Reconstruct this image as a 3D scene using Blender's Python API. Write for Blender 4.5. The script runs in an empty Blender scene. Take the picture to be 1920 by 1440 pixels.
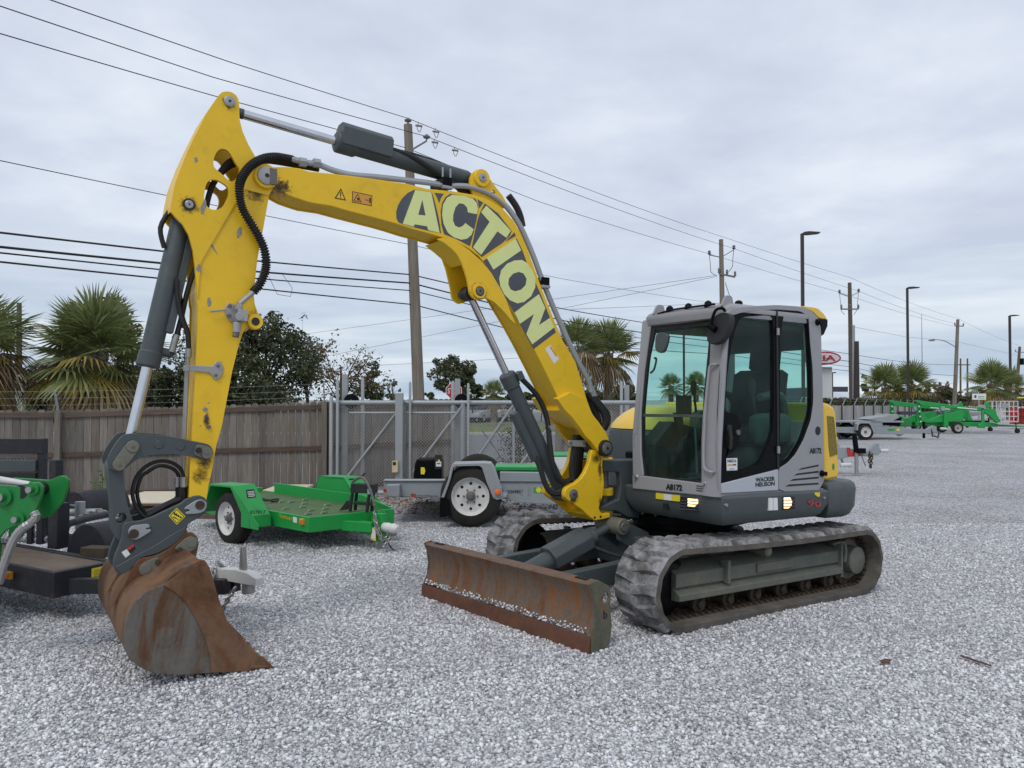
import bpy, bmesh, math, random
import numpy as np
from mathutils import Vector, Matrix
from mathutils.geometry import tessellate_polygon
R = math.radians
scene = bpy.context.scene
COL = scene.collection
# ------------------------------------------------------------------ camera
FPX, PITCH, CH = 1445.3, 0.0203, 1.82
cam = bpy.data.cameras.new('camera'); camo = bpy.data.objects.new('camera', cam); COL.objects.link(camo)
cam.sensor_fit = 'HORIZONTAL'; cam.sensor_width = 36.0; cam.lens = 36.0 * FPX / 1920.0
cam.clip_start = 0.05; cam.clip_end = 3000
camo.location = (0, 0, CH); camo.rotation_euler = (math.pi / 2 + PITCH, 0, 0)
scene.camera = camo
scene.render.resolution_x = 1024; scene.render.resolution_y = 768
# ------------------------------------------------------------------ sky
world = bpy.data.worlds.new('World'); scene.world = world; world.use_nodes = True
SUN_EL, SUN_AZ = 52, 200      # azimuth measured clockwise from +Y
def build_world():
    nt = world.node_tree; nt.nodes.clear(); N = nt.nodes.new; L = nt.links.new
    out = N('ShaderNodeOutputWorld'); bg = N('ShaderNodeBackground'); bg2 = N('ShaderNodeBackground')
    sky = N('ShaderNodeTexSky'); sky.sky_type = 'NISHITA'; sky.sun_disc = False
    sky.sun_elevation = R(SUN_EL); sky.sun_rotation = R(SUN_AZ); sky.air_density = 1.0; sky.dust_density = 2.0
    L(sky.outputs[0], bg.inputs[0]); bg.inputs[1].default_value = 0.08
    tc = N('ShaderNodeTexCoord'); sep = N('ShaderNodeSeparateXYZ'); L(tc.outputs['Generated'], sep.inputs[0])
    ad = N('ShaderNodeMath'); ad.operation = 'ADD'; L(sep.outputs[2], ad.inputs[0]); ad.inputs[1].default_value = 0.16
    mx = N('ShaderNodeMath'); mx.operation = 'MAXIMUM'; L(ad.outputs[0], mx.inputs[0]); mx.inputs[1].default_value = 0.05
    dx = N('ShaderNodeMath'); dx.operation = 'DIVIDE'; L(sep.outputs[0], dx.inputs[0]); L(mx.outputs[0], dx.inputs[1])
    dy = N('ShaderNodeMath'); dy.operation = 'DIVIDE'; L(sep.outputs[1], dy.inputs[0]); L(mx.outputs[0], dy.inputs[1])
    cb = N('ShaderNodeCombineXYZ'); L(dx.outputs[0], cb.inputs[0]); L(dy.outputs[0], cb.inputs[1])
    n1 = N('ShaderNodeTexNoise'); n1.inputs['Scale'].default_value = 1.5; n1.inputs['Detail'].default_value = 9; n1.inputs['Roughness'].default_value = 0.56; n1.inputs['Distortion'].default_value = 0.1
    L(cb.outputs[0], n1.inputs['Vector'])
    cr = N('ShaderNodeValToRGB'); e = cr.color_ramp.elements
    e[0].position = 0.36; e[0].color = (0.56, 0.615, 0.735, 1)
    e[1].position = 0.66; e[1].color = (0.755, 0.81, 0.90, 1)
    m = cr.color_ramp.elements.new(0.5); m.color = (0.63, 0.69, 0.80, 1)
    L(n1.outputs[0], cr.inputs[0])
    # lower sky: long thin brighter breaks near the horizon, bluish between them
    hz = N('ShaderNodeMapRange'); L(sep.outputs[2], hz.inputs[0]); hz.inputs[1].default_value = 0.0; hz.inputs[2].default_value = 0.22; hz.inputs[3].default_value = 1.0; hz.inputs[4].default_value = 0.0
    n2 = N('ShaderNodeTexNoise'); n2.inputs['Scale'].default_value = 2.2; n2.inputs['Detail'].default_value = 6
    mp = N('ShaderNodeMapping'); mp.inputs['Scale'].default_value = (1.2, 1.2, 14); L(tc.outputs['Generated'], mp.inputs[0]); L(mp.outputs[0], n2.inputs['Vector'])
    cr2 = N('ShaderNodeValToRGB'); e = cr2.color_ramp.elements
    e[0].position = 0.40; e[0].color = (0.43, 0.54, 0.67, 1); e[1].position = 0.62; e[1].color = (0.74, 0.82, 0.88, 1)
    L(n2.outputs[0], cr2.inputs[0])
    mm = N('ShaderNodeMixRGB'); L(hz.outputs[0], mm.inputs[0]); L(cr.outputs[0], mm.inputs[1]); L(cr2.outputs[0], mm.inputs[2])
    L(mm.outputs[0], bg2.inputs[0]); bg2.inputs[1].default_value = 1.10
    mix = N('ShaderNodeMixShader'); mix.inputs[0].default_value = 0.93
    L(bg.outputs[0], mix.inputs[1]); L(bg2.outputs[0], mix.inputs[2]); L(mix.outputs[0], out.inputs[0])
build_world()
sun = bpy.data.lights.new('sun', 'SUN'); suno = bpy.data.objects.new('sun', sun); COL.objects.link(suno)
sun.energy = 1.2; sun.angle = R(18); sun.color = (1.0, 0.96, 0.9)
suno.rotation_euler = (R(90 - SUN_EL), 0, R(180 - SUN_AZ))
scene.view_settings.view_transform = 'Standard'; scene.view_settings.look = 'None'
scene.view_settings.gamma = 1; scene.view_settings.exposure = 0.0
# ------------------------------------------------------------------ projection helpers (photo pixels -> rays -> real planes)
CAMP = Vector((0, 0, CH))
def ray(u, v):
    a = (u - 960) / FPX; c = -(v - 720) / FPX; co, si = math.cos(PITCH), math.sin(PITCH)
    return Vector((a, co - c * si, si + c * co))
def gp(u, v, z=0.0):
    r = ray(u, v); return CAMP + r * ((z - CH) / r.z)
def dp(u, v, d):
    r = ray(u, v); return CAMP + r * (d / r.y)
class Fr:
    """a frame standing in the scene: x along, y out of the face, z up"""
    def __init__(s, o, yaw=None, ex=None, ey=None, ez=None):
        s.o = Vector(o)
        if yaw is not None:
            a = R(yaw); ex = (math.cos(a), math.sin(a), 0); ey = (-math.sin(a), math.cos(a), 0); ez = (0, 0, 1)
        s.ex, s.ey, s.ez = Vector(ex).normalized(), Vector(ey).normalized(), Vector(ez).normalized()
    def w(s, x, y, z): return s.o + s.ex * x + s.ey * y + s.ez * z
    def l(s, P): d = Vector(P) - s.o; return (d.dot(s.ex), d.dot(s.ey), d.dot(s.ez))
    def p(s, u, v, y=0.0):
        r = ray(u, v); t = (y - s.ey.dot(CAMP - s.o)) / s.ey.dot(r); q = s.l(CAMP + r * t); return (q[0], q[2])
    def px(s, u, v, x=0.0):
        r = ray(u, v); t = (x - s.ex.dot(CAMP - s.o)) / s.ex.dot(r); q = s.l(CAMP + r * t); return (q[1], q[2])
    def ps(s, pts, y=0.0): return [s.p(u, v, y) for u, v in pts]
def Z(x0, y0, s): return lambda pts: [(x0 + a / s, y0 + b / s) for a, b in pts]
def chaikin(p, n=1, q=0.2, closed=True):
    for _ in range(n):
        o = []
        m = len(p)
        for i in range(m if closed else m - 1):
            a, b = p[i], p[(i + 1) % m]
            o.append(tuple(x * (1 - q) + y * q for x, y in zip(a, b))); o.append(tuple(x * q + y * (1 - q) for x, y in zip(a, b)))
        if not closed: o = [p[0]] + o[1:-1] + [p[-1]]
        p = o
    return p
def inset2(p, d):
    A = sum(p[i][0] * p[(i + 1) % len(p)][1] - p[(i + 1) % len(p)][0] * p[i][1] for i in range(len(p)))
    sg = 1 if A > 0 else -1; o = []
    for i in range(len(p)):
        a, b, c = Vector(p[i - 1]), Vector(p[i]), Vector(p[(i + 1) % len(p)])
        e1, e2 = (b - a), (c - b)
        if e1.length < 1e-6 or e2.length < 1e-6: o.append(tuple(b)); continue
        e1.normalize(); e2.normalize(); n1 = Vector((-e1.y, e1.x)) * sg; n2 = Vector((-e2.y, e2.x)) * sg
        n = n1 + n2
        if n.length < 1e-3: n = n1
        n.normalize(); k = max(0.5, n.dot(n1)); q = b + n * (d / k); o.append((q.x, q.y))
    return o
def circ(cx, cz, r, n=20, a0=0, a1=360):
    full = abs(a1 - a0) >= 360
    return [(cx + r * math.cos(R(a0 + (a1 - a0) * i / (n if full else n - 1))), cz + r * math.sin(R(a0 + (a1 - a0) * i / (n if full else n - 1)))) for i in range(n)]
# ------------------------------------------------------------------ mesh building
class MB:
    def __init__(s): s.v = []; s.f = []; s.mi = []; s.mats = []
    def mid(s, m):
        if m not in s.mats: s.mats.append(m)
        return s.mats.index(m)
    def add(s, vs, fs, m):
        b = len(s.v); s.v += [tuple(v) for v in vs]; k = s.mid(m)
        for f in fs: s.f.append(tuple(b + i for i in f)); s.mi.append(k)
    def prism(s, fr, pts, y0, y1, m, holes=()):
        loops = [pts] + list(holes); n = sum(len(l) for l in loops); vs = []; fl = []
        for l in loops: fl += l
        for y in (y0, y1): vs += [fr.w(a, y, b) for a, b in fl]
        fs = []
        if holes:
            tr = tessellate_polygon([[Vector((a, b, 0)) for a, b in l] for l in loops])
        else: tr = [tuple(range(n))]
        for t in tr: fs.append(tuple(t)); fs.append(tuple(i + n for i in reversed(t)))
        k = 0
        for l in loops:
            q = len(l)
            for i in range(q): fs.append((k + i, k + (i + 1) % q, n + k + (i + 1) % q, n + k + i))
            k += q
        s.add(vs, fs, m)
    def box(s, fr, x0, x1, y0, y1, z0, z1, m):
        vs = [fr.w(x, y, z) for x in (x0, x1) for y in (y0, y1) for z in (z0, z1)]
        s.add(vs, [(0, 1, 3, 2), (4, 6, 7, 5), (0, 4, 5, 1), (2, 3, 7, 6), (0, 2, 6, 4), (1, 5, 7, 3)], m)
    def cyl(s, a, b, r0, m, r1=None, n=16, caps=True):
        s.lathe(a, b, [(0, r0), (1, r0 if r1 is None else r1)], m, n, caps)
    def lathe(s, a, b, prof, m, n=20, caps=True):
        """prof: (t along a->b, radius)"""
        a, b = Vector(a), Vector(b); d = b - a; t = Vector((0, 0, 1)) if abs(d.normalized().z) < 0.9 else Vector((1, 0, 0))
        e1 = d.cross(t).normalized(); e2 = d.cross(e1).normalized(); vs = []; fs = []
        for k, (tt, r) in enumerate(prof):
            c = a + d * tt
            for i in range(n):
                an = 2 * math.pi * i / n; vs.append(c + (e1 * math.cos(an) + e2 * math.sin(an)) * r)
        for k in range(len(prof) - 1):
            for i in range(n): fs.append((k * n + i, k * n + (i + 1) % n, (k + 1) * n + (i + 1) % n, (k + 1) * n + i))
        if caps: fs.append(tuple(range(n))); fs.append(tuple(reversed(range((len(prof) - 1) * n, len(prof) * n))))
        s.add(vs, fs, m)
    def tube(s, pts, r, m, n=8, sub=4, rf=None, closed_curve=True):
        P = [Vector(p) for p in pts]
        if sub > 1 and len(P) > 2:
            Q = []
            for i in range(len(P) - 1):
                p0, p1, p2, p3 = P[max(i - 1, 0)], P[i], P[i + 1], P[min(i + 2, len(P) - 1)]
                for j in range(sub):
                    t = j / sub; Q.append(0.5 * ((2 * p1) + (p2 - p0) * t + (2 * p0 - 5 * p1 + 4 * p2 - p3) * t * t + (3 * p1 - p0 - 3 * p2 + p3) * t ** 3))
            Q.append(P[-1]); P = Q
        vs = []; fs = []; e1 = None
        for i, p in enumerate(P):
            d = (P[min(i + 1, len(P) - 1)] - P[max(i - 1, 0)]).normalized()
            if e1 is None:
                t = Vector((0, 0, 1)) if abs(d.z) < 0.9 else Vector((1, 0, 0)); e1 = d.cross(t).normalized()
            else: e1 = (e1 - d * e1.dot(d)).normalized()
            e2 = d.cross(e1); rr = rf(i / (len(P) - 1), i) if rf else r
            for k in range(n):
                a = 2 * math.pi * k / n; vs.append(p + (e1 * math.cos(a) + e2 * math.sin(a)) * rr)
        for i in range(len(P) - 1):
            for k in range(n): fs.append((i * n + k, i * n + (k + 1) % n, (i + 1) * n + (k + 1) % n, (i + 1) * n + k))
        fs.append(tuple(range(n))); fs.append(tuple(reversed(range((len(P) - 1) * n, len(P) * n))))
        s.add(vs, fs, m)
    def loft(s, rings, m, cap=True):
        n = len(rings[0]); vs = [p for r in rings for p in r]; fs = []
        for k in range(len(rings) - 1):
            for i in range(n): fs.append((k * n + i, k * n + (i + 1) % n, (k + 1) * n + (i + 1) % n, (k + 1) * n + i))
        if cap: fs.append(tuple(range(n))); fs.append(tuple(reversed(range((len(rings) - 1) * n, len(rings) * n))))
        s.add(vs, fs, m)
    def text(s, body, bl, br, tl, m, depth=0.001, bold=0.0):
        """lettering whose box spans the 3D points bottom-left, bottom-right, top-left"""
        cu = bpy.data.curves.new('t', 'FONT'); cu.body = body; cu.extrude = 0.5; cu.offset = bold; cu.resolution_u = 3
        ob = bpy.data.objects.new('t', cu); COL.objects.link(ob)
        dg = bpy.context.evaluated_depsgraph_get(); me = ob.evaluated_get(dg).to_mesh()
        vv = [v.co.copy() for v in me.vertices]; ff = [tuple(p.vertices) for p in me.polygons]
        ob.evaluated_get(dg).to_mesh_clear(); bpy.data.objects.remove(ob); bpy.data.curves.remove(cu)
        x0, x1 = min(v.x for v in vv), max(v.x for v in vv); y0, y1 = min(v.y for v in vv), max(v.y for v in vv)
        bl, br, tl = Vector(bl), Vector(br), Vector(tl); ax = br - bl; ay = tl - bl; n = ax.cross(ay).normalized()
        s.add([bl + ax * ((v.x - x0) / (x1 - x0)) + ay * ((v.y - y0) / (y1 - y0)) + n * (v.z * depth) for v in vv], ff, m)
W = {}   # object -> matrix of its root thing
def build(mb, name, parent=None, bevel=0.0, smooth=35, recalc=True, seg=2):
    me = bpy.data.meshes.new(name); vs = mb.v
    if parent is not None:
        iv = W[parent.name].inverted(); vs = [tuple(iv @ Vector(v)) for v in vs]
    me.from_pydata(vs, [], mb.f)
    for m in mb.mats: me.materials.append(m)
    me.polygons.foreach_set('material_index', mb.mi)
    if recalc:
        bm = bmesh.new(); bm.from_mesh(me); bmesh.ops.recalc_face_normals(bm, faces=bm.faces); bm.to_mesh(me); bm.free()
    if smooth:
        me.shade_smooth(); me.set_sharp_from_angle(angle=R(smooth))
    o = bpy.data.objects.new(name, me); COL.objects.link(o)
    if parent is not None: o.parent = parent; W[o.name] = W[parent.name]
    if bevel:
        b = o.modifiers.new('bevel', 'BEVEL'); b.width = bevel; b.segments = seg; b.limit_method = 'ANGLE'; b.angle_limit = R(40)
    return o
SINGLES = {'warning_label', 'skirt_decal', 'warning_sticker', 'cab_fitting', 'arm_boss', 'coupler_sticker', 'pin_retainer', 'bucket_pin', 'bucket_ear', 'side_cutter', 'side_plate', 'roof_fitting', 'pillar_knob', 'pipe_clamp', 'boom_hose', 'arm_hose', 'lifting_slot', 'deck_cleat', 'insulator', 'lift_cylinder_hose', 'kingpost_hose', 'coupler_hose', 'arm_pipe', 'boom_pipe', 'arm_cylinder_hose', 'bucket_cylinder_hose', 'blade_hose', 'cab_stencil', 'side_marking', 'fender_decal', 'control_lever', 'round_pad', 'pivot_boss', 'control_panel', 'reflective_stripe', 'panel_marking'}
def comps(mb, margin=0.004):
    par = list(range(len(mb.v)))
    def fd(i):
        while par[i] != i: par[i] = par[par[i]]; i = par[i]
        return i
    for f in mb.f:
        r = fd(f[0])
        for i in f[1:]: par[fd(i)] = r
    g = {}
    for k, f in enumerate(mb.f): g.setdefault(fd(f[0]), []).append(k)
    bx = []
    for ks in g.values():
        vs = [mb.v[i] for k in ks for i in mb.f[k]]; bx.append([[min(v[a] for v in vs) - margin for a in range(3)], [max(v[a] for v in vs) + margin for a in range(3)], ks])
    ch = True
    while ch:
        ch = False
        for i in range(len(bx)):
            for j in range(i + 1, len(bx)):
                if all(bx[i][0][a] <= bx[j][1][a] and bx[j][0][a] <= bx[i][1][a] for a in range(3)):
                    bx[i] = [[min(bx[i][0][a], bx[j][0][a]) for a in range(3)], [max(bx[i][1][a], bx[j][1][a]) for a in range(3)], bx[i][2] + bx[j][2]]; bx.pop(j); ch = True; break
            if ch: break
    out = []
    for b in bx:
        m = MB(); m.mats = list(mb.mats); mp = {}
        for k in b[2]:
            for i in mb.f[k]:
                if i not in mp: mp[i] = len(m.v); m.v.append(mb.v[i])
            m.f.append(tuple(mp[i] for i in mb.f[k])); m.mi.append(mb.mi[k])
        out.append(m)
    return out
_build1 = build
def build(mb, name, parent=None, **k):
    if name in SINGLES:
        r = None
        for m in comps(mb, 0.02 if name in ('cab_stencil', 'side_marking', 'skirt_decal') else 0.004): r = _build1(m, name, parent, **k)
        return r
    return _build1(mb, name, parent, **k)
def tag(o, label=None, cat=None, group=None, kind=None):
    if label: o['label'] = label
    if cat: o['category'] = cat
    if group: o['group'] = group
    if kind: o['kind'] = kind
    return o
def thing(name, loc, label, cat, group=None, yaw=0):
    o = bpy.data.objects.new(name, None); COL.objects.link(o); o.location = loc; o.rotation_euler = (0, 0, R(yaw))
    o.empty_display_size = 0.2
    W[o.name] = Matrix.Translation(Vector(loc)) @ Matrix.Rotation(R(yaw), 4, 'Z')
    return tag(o, label, cat, group)
def solo(mb, name, loc, label, cat, group=None, **k):
    """a thing that is one mesh, origin at its base"""
    mb.v = [tuple(Vector(v) - Vector(loc)) for v in mb.v]; o = build(mb, name, **k); o.location = loc
    return tag(o, label, cat, group)
def copy_tree(o, parent=None):
    c = o.copy(); COL.objects.link(c)
    if parent is not None: c.parent = parent
    for ch in [x for x in COL.objects if x.parent == o]: copy_tree(ch, c)
    return c
# ------------------------------------------------------------------ materials
def newmat(name):
    m = bpy.data.materials.new(name); m.use_nodes = True; nt = m.node_tree; nt.nodes.clear()
    out = nt.nodes.new('ShaderNodeOutputMaterial'); b = nt.nodes.new('ShaderNodeBsdfPrincipled'); nt.links.new(b.outputs[0], out.inputs[0])
    return m, nt, b, out
def c4(c): return (c[0], c[1], c[2], 1)
def noise(nt, scale, detail=5, rough=0.6, vec=None, dist=0):
    n = nt.nodes.new('ShaderNodeTexNoise'); n.inputs['Scale'].default_value = scale; n.inputs['Detail'].default_value = detail; n.inputs['Roughness'].default_value = rough; n.inputs['Distortion'].default_value = dist
    if vec: nt.links.new(vec, n.inputs['Vector'])
    return n
def ramp(nt, fac, stops):
    r = nt.nodes.new('ShaderNodeValToRGB'); e = r.color_ramp.elements; nt.links.new(fac, r.inputs[0])
    e[0].position, e[0].color = stops[0][0], c4(stops[0][1]); e[1].position, e[1].color = stops[-1][0], c4(stops[-1][1])
    for p, c in stops[1:-1]: k = e.new(p); k.color = c4(c)
    return r
def mixc(nt, fac, a, b, mode='MIX'):
    m = nt.nodes.new('ShaderNodeMixRGB'); m.blend_type = mode
    for s, v in ((0, fac), (1, a), (2, b)):
        if hasattr(v, 'is_linked') or isinstance(v, bpy.types.NodeSocket): nt.links.new(v, m.inputs[s])
        elif s == 0: m.inputs[0].default_value = v
        else: m.inputs[s].default_value = c4(v)
    return m
def objco(nt, sc=None):
    t = nt.nodes.new('ShaderNodeTexCoord')
    if sc is None: return t.outputs['Object']
    m = nt.nodes.new('ShaderNodeMapping'); m.inputs['Scale'].default_value = sc; nt.links.new(t.outputs['Object'], m.inputs[0]); return m.outputs[0]
def bump(nt, b, h, st=0.3, dist=0.01):
    n = nt.nodes.new('ShaderNodeBump'); n.inputs['Strength'].default_value = st; n.inputs['Distance'].default_value = dist
    nt.links.new(h, n.inputs['Height']); nt.links.new(n.outputs[0], b.inputs['Normal'])
def paint(name, col, dirt=(0.12, 0.09, 0.06), amt=0.35, rough=0.42, metal=0.0, chips=None, chipamt=0.64, var=0.10, coat=0.0, sc=1.0, spec=0.5):
    """weathered paint: mottled tone, soft grime patches, small chips, uneven gloss"""
    m, nt, b, o = newmat(name); v = objco(nt)
    n1 = noise(nt, 2.3 * sc, 6, 0.65, v); lo = tuple(c * (1 - var) for c in col); hi = tuple(min(1, c * (1 + var)) for c in col)
    r1 = ramp(nt, n1.outputs[0], [(0.3, lo), (0.7, hi)])
    n2 = noise(nt, 5.5 * sc, 9, 0.72, v, 0.4); r2 = ramp(nt, n2.outputs[0], [(0.52, (0, 0, 0)), (0.78, (amt, amt, amt))])
    c = mixc(nt, r2.outputs[0], r1.outputs[0], dirt)
    last = c
    if chips:
        n3 = noise(nt, 26 * sc, 4, 0.5, v); r3 = ramp(nt, n3.outputs[0], [(chipamt, (0, 0, 0)), (chipamt + 0.03, (1, 1, 1))])
        last = mixc(nt, r3.outputs[0], c.outputs[0], chips)
    nt.links.new(last.outputs[0], b.inputs['Base Color'])
    n4 = noise(nt, 9 * sc, 6, 0.7, v); r4 = ramp(nt, n4.outputs[0], [(0.3, (rough * 0.8,) * 3), (0.7, (min(1, rough * 1.35),) * 3)]); nt.links.new(r4.outputs[0], b.inputs['Roughness'])
    b.inputs['Specular IOR Level'].default_value = spec; b.inputs['Metallic'].default_value = metal; b.inputs['Coat Weight'].default_value = coat
    n5 = noise(nt, 60 * sc, 3, 0.6, v); bump(nt, b, n5.outputs[0], 0.12, 0.002)
    return m
def flat(name, col, rough=0.6, metal=0.0, var=0.12, sc=6.0, emit=None, es=1.0):
    m, nt, b, o = newmat(name); v = objco(nt); n = noise(nt, sc, 5, 0.65, v)
    r = ramp(nt, n.outputs[0], [(0.3, tuple(c * (1 - var) for c in col)), (0.7, tuple(min(1, c * (1 + var)) for c in col))])
    nt.links.new(r.outputs[0], b.inputs['Base Color']); b.inputs['Roughness'].default_value = rough; b.inputs['Metallic'].default_value = metal
    if emit: b.inputs['Emission Color'].default_value = c4(emit); b.inputs['Emission Strength'].default_value = es
    return m
def rustmat(name, stops, sc=1.0, stretch=(1, 1, 0.35), rough=0.75, sharp=0.0):
    m, nt, b, o = newmat(name); v = objco(nt, stretch)
    n1 = noise(nt, 4.2 * sc, 10, 0.68, v, 0.6); r = ramp(nt, n1.outputs[0], stops)
    n2 = noise(nt, 34 * sc, 6, 0.7, objco(nt)); m2 = mixc(nt, 0.35, r.outputs[0], ramp(nt, n2.outputs[0], [(0.3, (0.35, 0.35, 0.35)), (0.7, (1.0, 1.0, 1.0))]).outputs[0], 'MULTIPLY')
    nt.links.new(m2.outputs[0], b.inputs['Base Color']); b.inputs['Roughness'].default_value = rough
    b.inputs['Specular IOR Level'].default_value = 0.3
    bump(nt, b, n2.outputs[0], 0.35, 0.004); return m
def island(name, stops, rough=0.8, sc=0, bst=0, spec=0.4, trans=0.0, grain=None):
    m, nt, b, o = newmat(name); g = nt.nodes.new('ShaderNodeNewGeometry'); r = ramp(nt, g.outputs['Random Per Island'], stops)
    last = r.outputs[0]
    if grain:
        n = noise(nt, 1, 8, 0.7, objco(nt, grain)); last = mixc(nt, 0.75, last, ramp(nt, n.outputs[0], [(0.3, (0.45, 0.42, 0.4)), (0.68, (1.15, 1.15, 1.15))]).outputs[0], 'MULTIPLY').outputs[0]
        bump(nt, b, n.outputs[0], 0.3, 0.004)
    nt.links.new(last, b.inputs['Base Color']); b.inputs['Roughness'].default_value = rough; b.inputs['Specular IOR Level'].default_value = spec
    if trans:
        t = nt.nodes.new('ShaderNodeBsdfTranslucent'); nt.links.new(last, t.inputs[0]); mx = nt.nodes.new('ShaderNodeMixShader'); mx.inputs[0].default_value = trans
        nt.links.new(b.outputs[0], mx.inputs[1]); nt.links.new(t.outputs[0], mx.inputs[2]); nt.links.new(mx.outputs[0], o.inputs[0])
    return m
def glass(name, tint, refl=1.5, dirt=0.016):
    m, nt, b, o = newmat(name); nt.nodes.remove(b)
    t = nt.nodes.new('ShaderNodeBsdfTransparent'); t.inputs[0].default_value = c4(tint)
    g = nt.nodes.new('ShaderNodeBsdfGlossy'); g.inputs['Roughness'].default_value = 0.03
    lw = nt.nodes.new('ShaderNodeLayerWeight'); lw.inputs[0].default_value = 0.5; pw = nt.nodes.new('ShaderNodeMath'); pw.operation = 'POWER'; nt.links.new(lw.outputs['Facing'], pw.inputs[0]); pw.inputs[1].default_value = 4.0
    f = nt.nodes.new('ShaderNodeMath'); f.operation = 'MULTIPLY_ADD'; nt.links.new(pw.outputs[0], f.inputs[0]); f.inputs[1].default_value = 0.3; f.inputs[2].default_value = 0.010
    mx = nt.nodes.new('ShaderNodeMixShader'); nt.links.new(f.outputs[0], mx.inputs[0]); nt.links.new(t.outputs[0], mx.inputs[1]); nt.links.new(g.outputs[0], mx.inputs[2])
    d = nt.nodes.new('ShaderNodeBsdfDiffuse'); d.inputs[0].default_value = (0.35, 0.4, 0.38, 1)
    n = noise(nt, 5, 8, 0.7, objco(nt)); r = ramp(nt, n.outputs[0], [(0.4, (dirt * 0.3,) * 3), (0.8, (dirt * 2,) * 3)])
    m2 = nt.nodes.new('ShaderNodeMixShader'); nt.links.new(r.outputs[0], m2.inputs[0]); nt.links.new(mx.outputs[0], m2.inputs[1]); nt.links.new(d.outputs[0], m2.inputs[2])
    nt.links.new(m2.outputs[0], o.inputs[0]); return m
M_ = {}
YEL = (0.80, 0.50, 0.010)
M_['yellow'] = paint('machine_yellow', YEL, (0.22, 0.13, 0.03), 0.30, 0.40, chips=(0.20, 0.19, 0.17), chipamt=0.755, var=0.06)
M_['hood'] = paint('hood_yellow', (0.82, 0.53, 0.06), (0.4, 0.28, 0.08), 0.15, 0.35, var=0.03)
M_['grey'] = paint('machine_grey', (0.058, 0.072, 0.075), (0.13, 0.12, 0.10), 0.35, 0.5, chips=(0.2, 0.18, 0.13), chipamt=0.76)
M_['skirt'] = paint('skirt_grey', (0.068, 0.082, 0.085), (0.13, 0.12, 0.10), 0.30, 0.55)
M_['silver'] = paint('cab_silver', (0.30, 0.30, 0.312), (0.2, 0.19, 0.18), 0.25, 0.4, var=0.04)
M_['silver2'] = paint('door_silver', (0.43, 0.46, 0.50), (0.25, 0.25, 0.25), 0.12, 0.35, var=0.03)
M_['black'] = paint('black_trim', (0.006, 0.006, 0.007), (0.03, 0.028, 0.026), 0.15, 0.3, spec=0.07)
M_['blackpaint'] = paint('black_paint', (0.014, 0.014, 0.02), (0.09, 0.07, 0.055), 0.55, 0.5)
M_['hose'] = flat('hose_rubber', (0.014, 0.013, 0.013), 0.65, var=0.3, sc=20)
M_['chrome'] = flat('chrome_rod', (0.62, 0.63, 0.66), 0.18, 1.0, 0.08)
M_['steel'] = paint('zinc_steel', (0.36, 0.36, 0.35), (0.18, 0.13, 0.09), 0.5, 0.42, metal=0.55)
M_['pin'] = paint('pin_steel', (0.16, 0.15, 0.14), (0.05, 0.035, 0.025), 0.9, 0.5, metal=0.4, sc=4)
M_['grease'] = flat('grease', (0.018, 0.013, 0.010), 0.5, var=0.5, sc=25)
M_['olive'] = paint('pin_plate_olive', (0.17, 0.165, 0.13), (0.1, 0.06, 0.03), 0.4, 0.55, metal=0.2)
M_['white'] = flat('white_sticker', (0.72, 0.72, 0.72), 0.5, var=0.04)
M_['ink'] = flat('black_ink', (0.01, 0.01, 0.01), 0.6)
M_['logodark'] = paint('logo_dark', (0.075, 0.08, 0.095), (0.02, 0.02, 0.02), 0.4, 0.45, var=0.2)
M_['logogreen'] = paint('logo_pale', (0.70, 0.75, 0.30), (0.45, 0.42, 0.15), 0.25, 0.45, var=0.03)
M_['stickyel'] = flat('yellow_sticker', (0.75, 0.62, 0.03), 0.5, var=0.06)
M_['orange'] = flat('orange_sticker', (0.66, 0.30, 0.04), 0.5)
M_['red'] = flat('red_paint', (0.5, 0.03, 0.025), 0.5, var=0.15)
M_['amber'] = flat('amber_lens', (0.75, 0.16, 0.02), 0.25)
M_['lamp'] = flat('lit_lamp', (1, 0.7, 0.4), 0.4, emit=(1.0, 0.62, 0.30), es=2.2)
M_['glass'] = glass('cab_glass_green', (0.83, 0.95, 0.915))
M_['glassdark'] = glass('cab_glass_dark', (0.76, 0.92, 0.88))
M_['mirror'] = flat('mirror_back', (0.018, 0.018, 0.020), 0.6)
M_['cabin'] = flat('cabin_plastic', (0.014, 0.017, 0.016), 0.7, var=0.2)
M_['cabfloor'] = flat('cabin_floor', (0.055, 0.052, 0.035), 0.8, var=0.4, sc=3)
M_['seatfab'] = flat('seat_fabric', (0.009, 0.010, 0.010), 0.85, var=0.3)
M_['seatgreen'] = flat('seat_plastic_grey', (0.05, 0.075, 0.065), 0.6, var=0.2)
RB = (0.105, 0.036, 0.014); RO = (0.22, 0.072, 0.018); ST = (0.105, 0.088, 0.072)
M_['rustbucket'] = rustmat('bucket_rust', [(0.30, (0.06, 0.032, 0.019)), (0.45, (0.15, 0.068, 0.032)), (0.56, (0.185, 0.11, 0.066)), (0.75, (0.29, 0.115, 0.038))], 0.9, (1, 1, 0.6))
M_['rustside'] = rustmat('bucket_side_steel', [(0.30, (0.07, 0.032, 0.017)), (0.40, (0.12, 0.06, 0.03)), (0.46, (0.14, 0.115, 0.095)), (0.50, (0.15, 0.14, 0.125)), (0.55, (0.16, 0.148, 0.132)), (0.58, (0.34, 0.12, 0.032)), (0.64, (0.18, 0.08, 0.036))], 0.7, (1, 1, 0.45))
M_['rustblade'] = rustmat('blade_rust', [(0.28, (0.07, 0.033, 0.02)), (0.42, (0.18, 0.078, 0.034)), (0.54, (0.15, 0.12, 0.095)), (0.62, (0.25, 0.10, 0.036)), (0.78, (0.14, 0.058, 0.03))], 1.0, (1.6, 1.6, 0.28))
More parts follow.
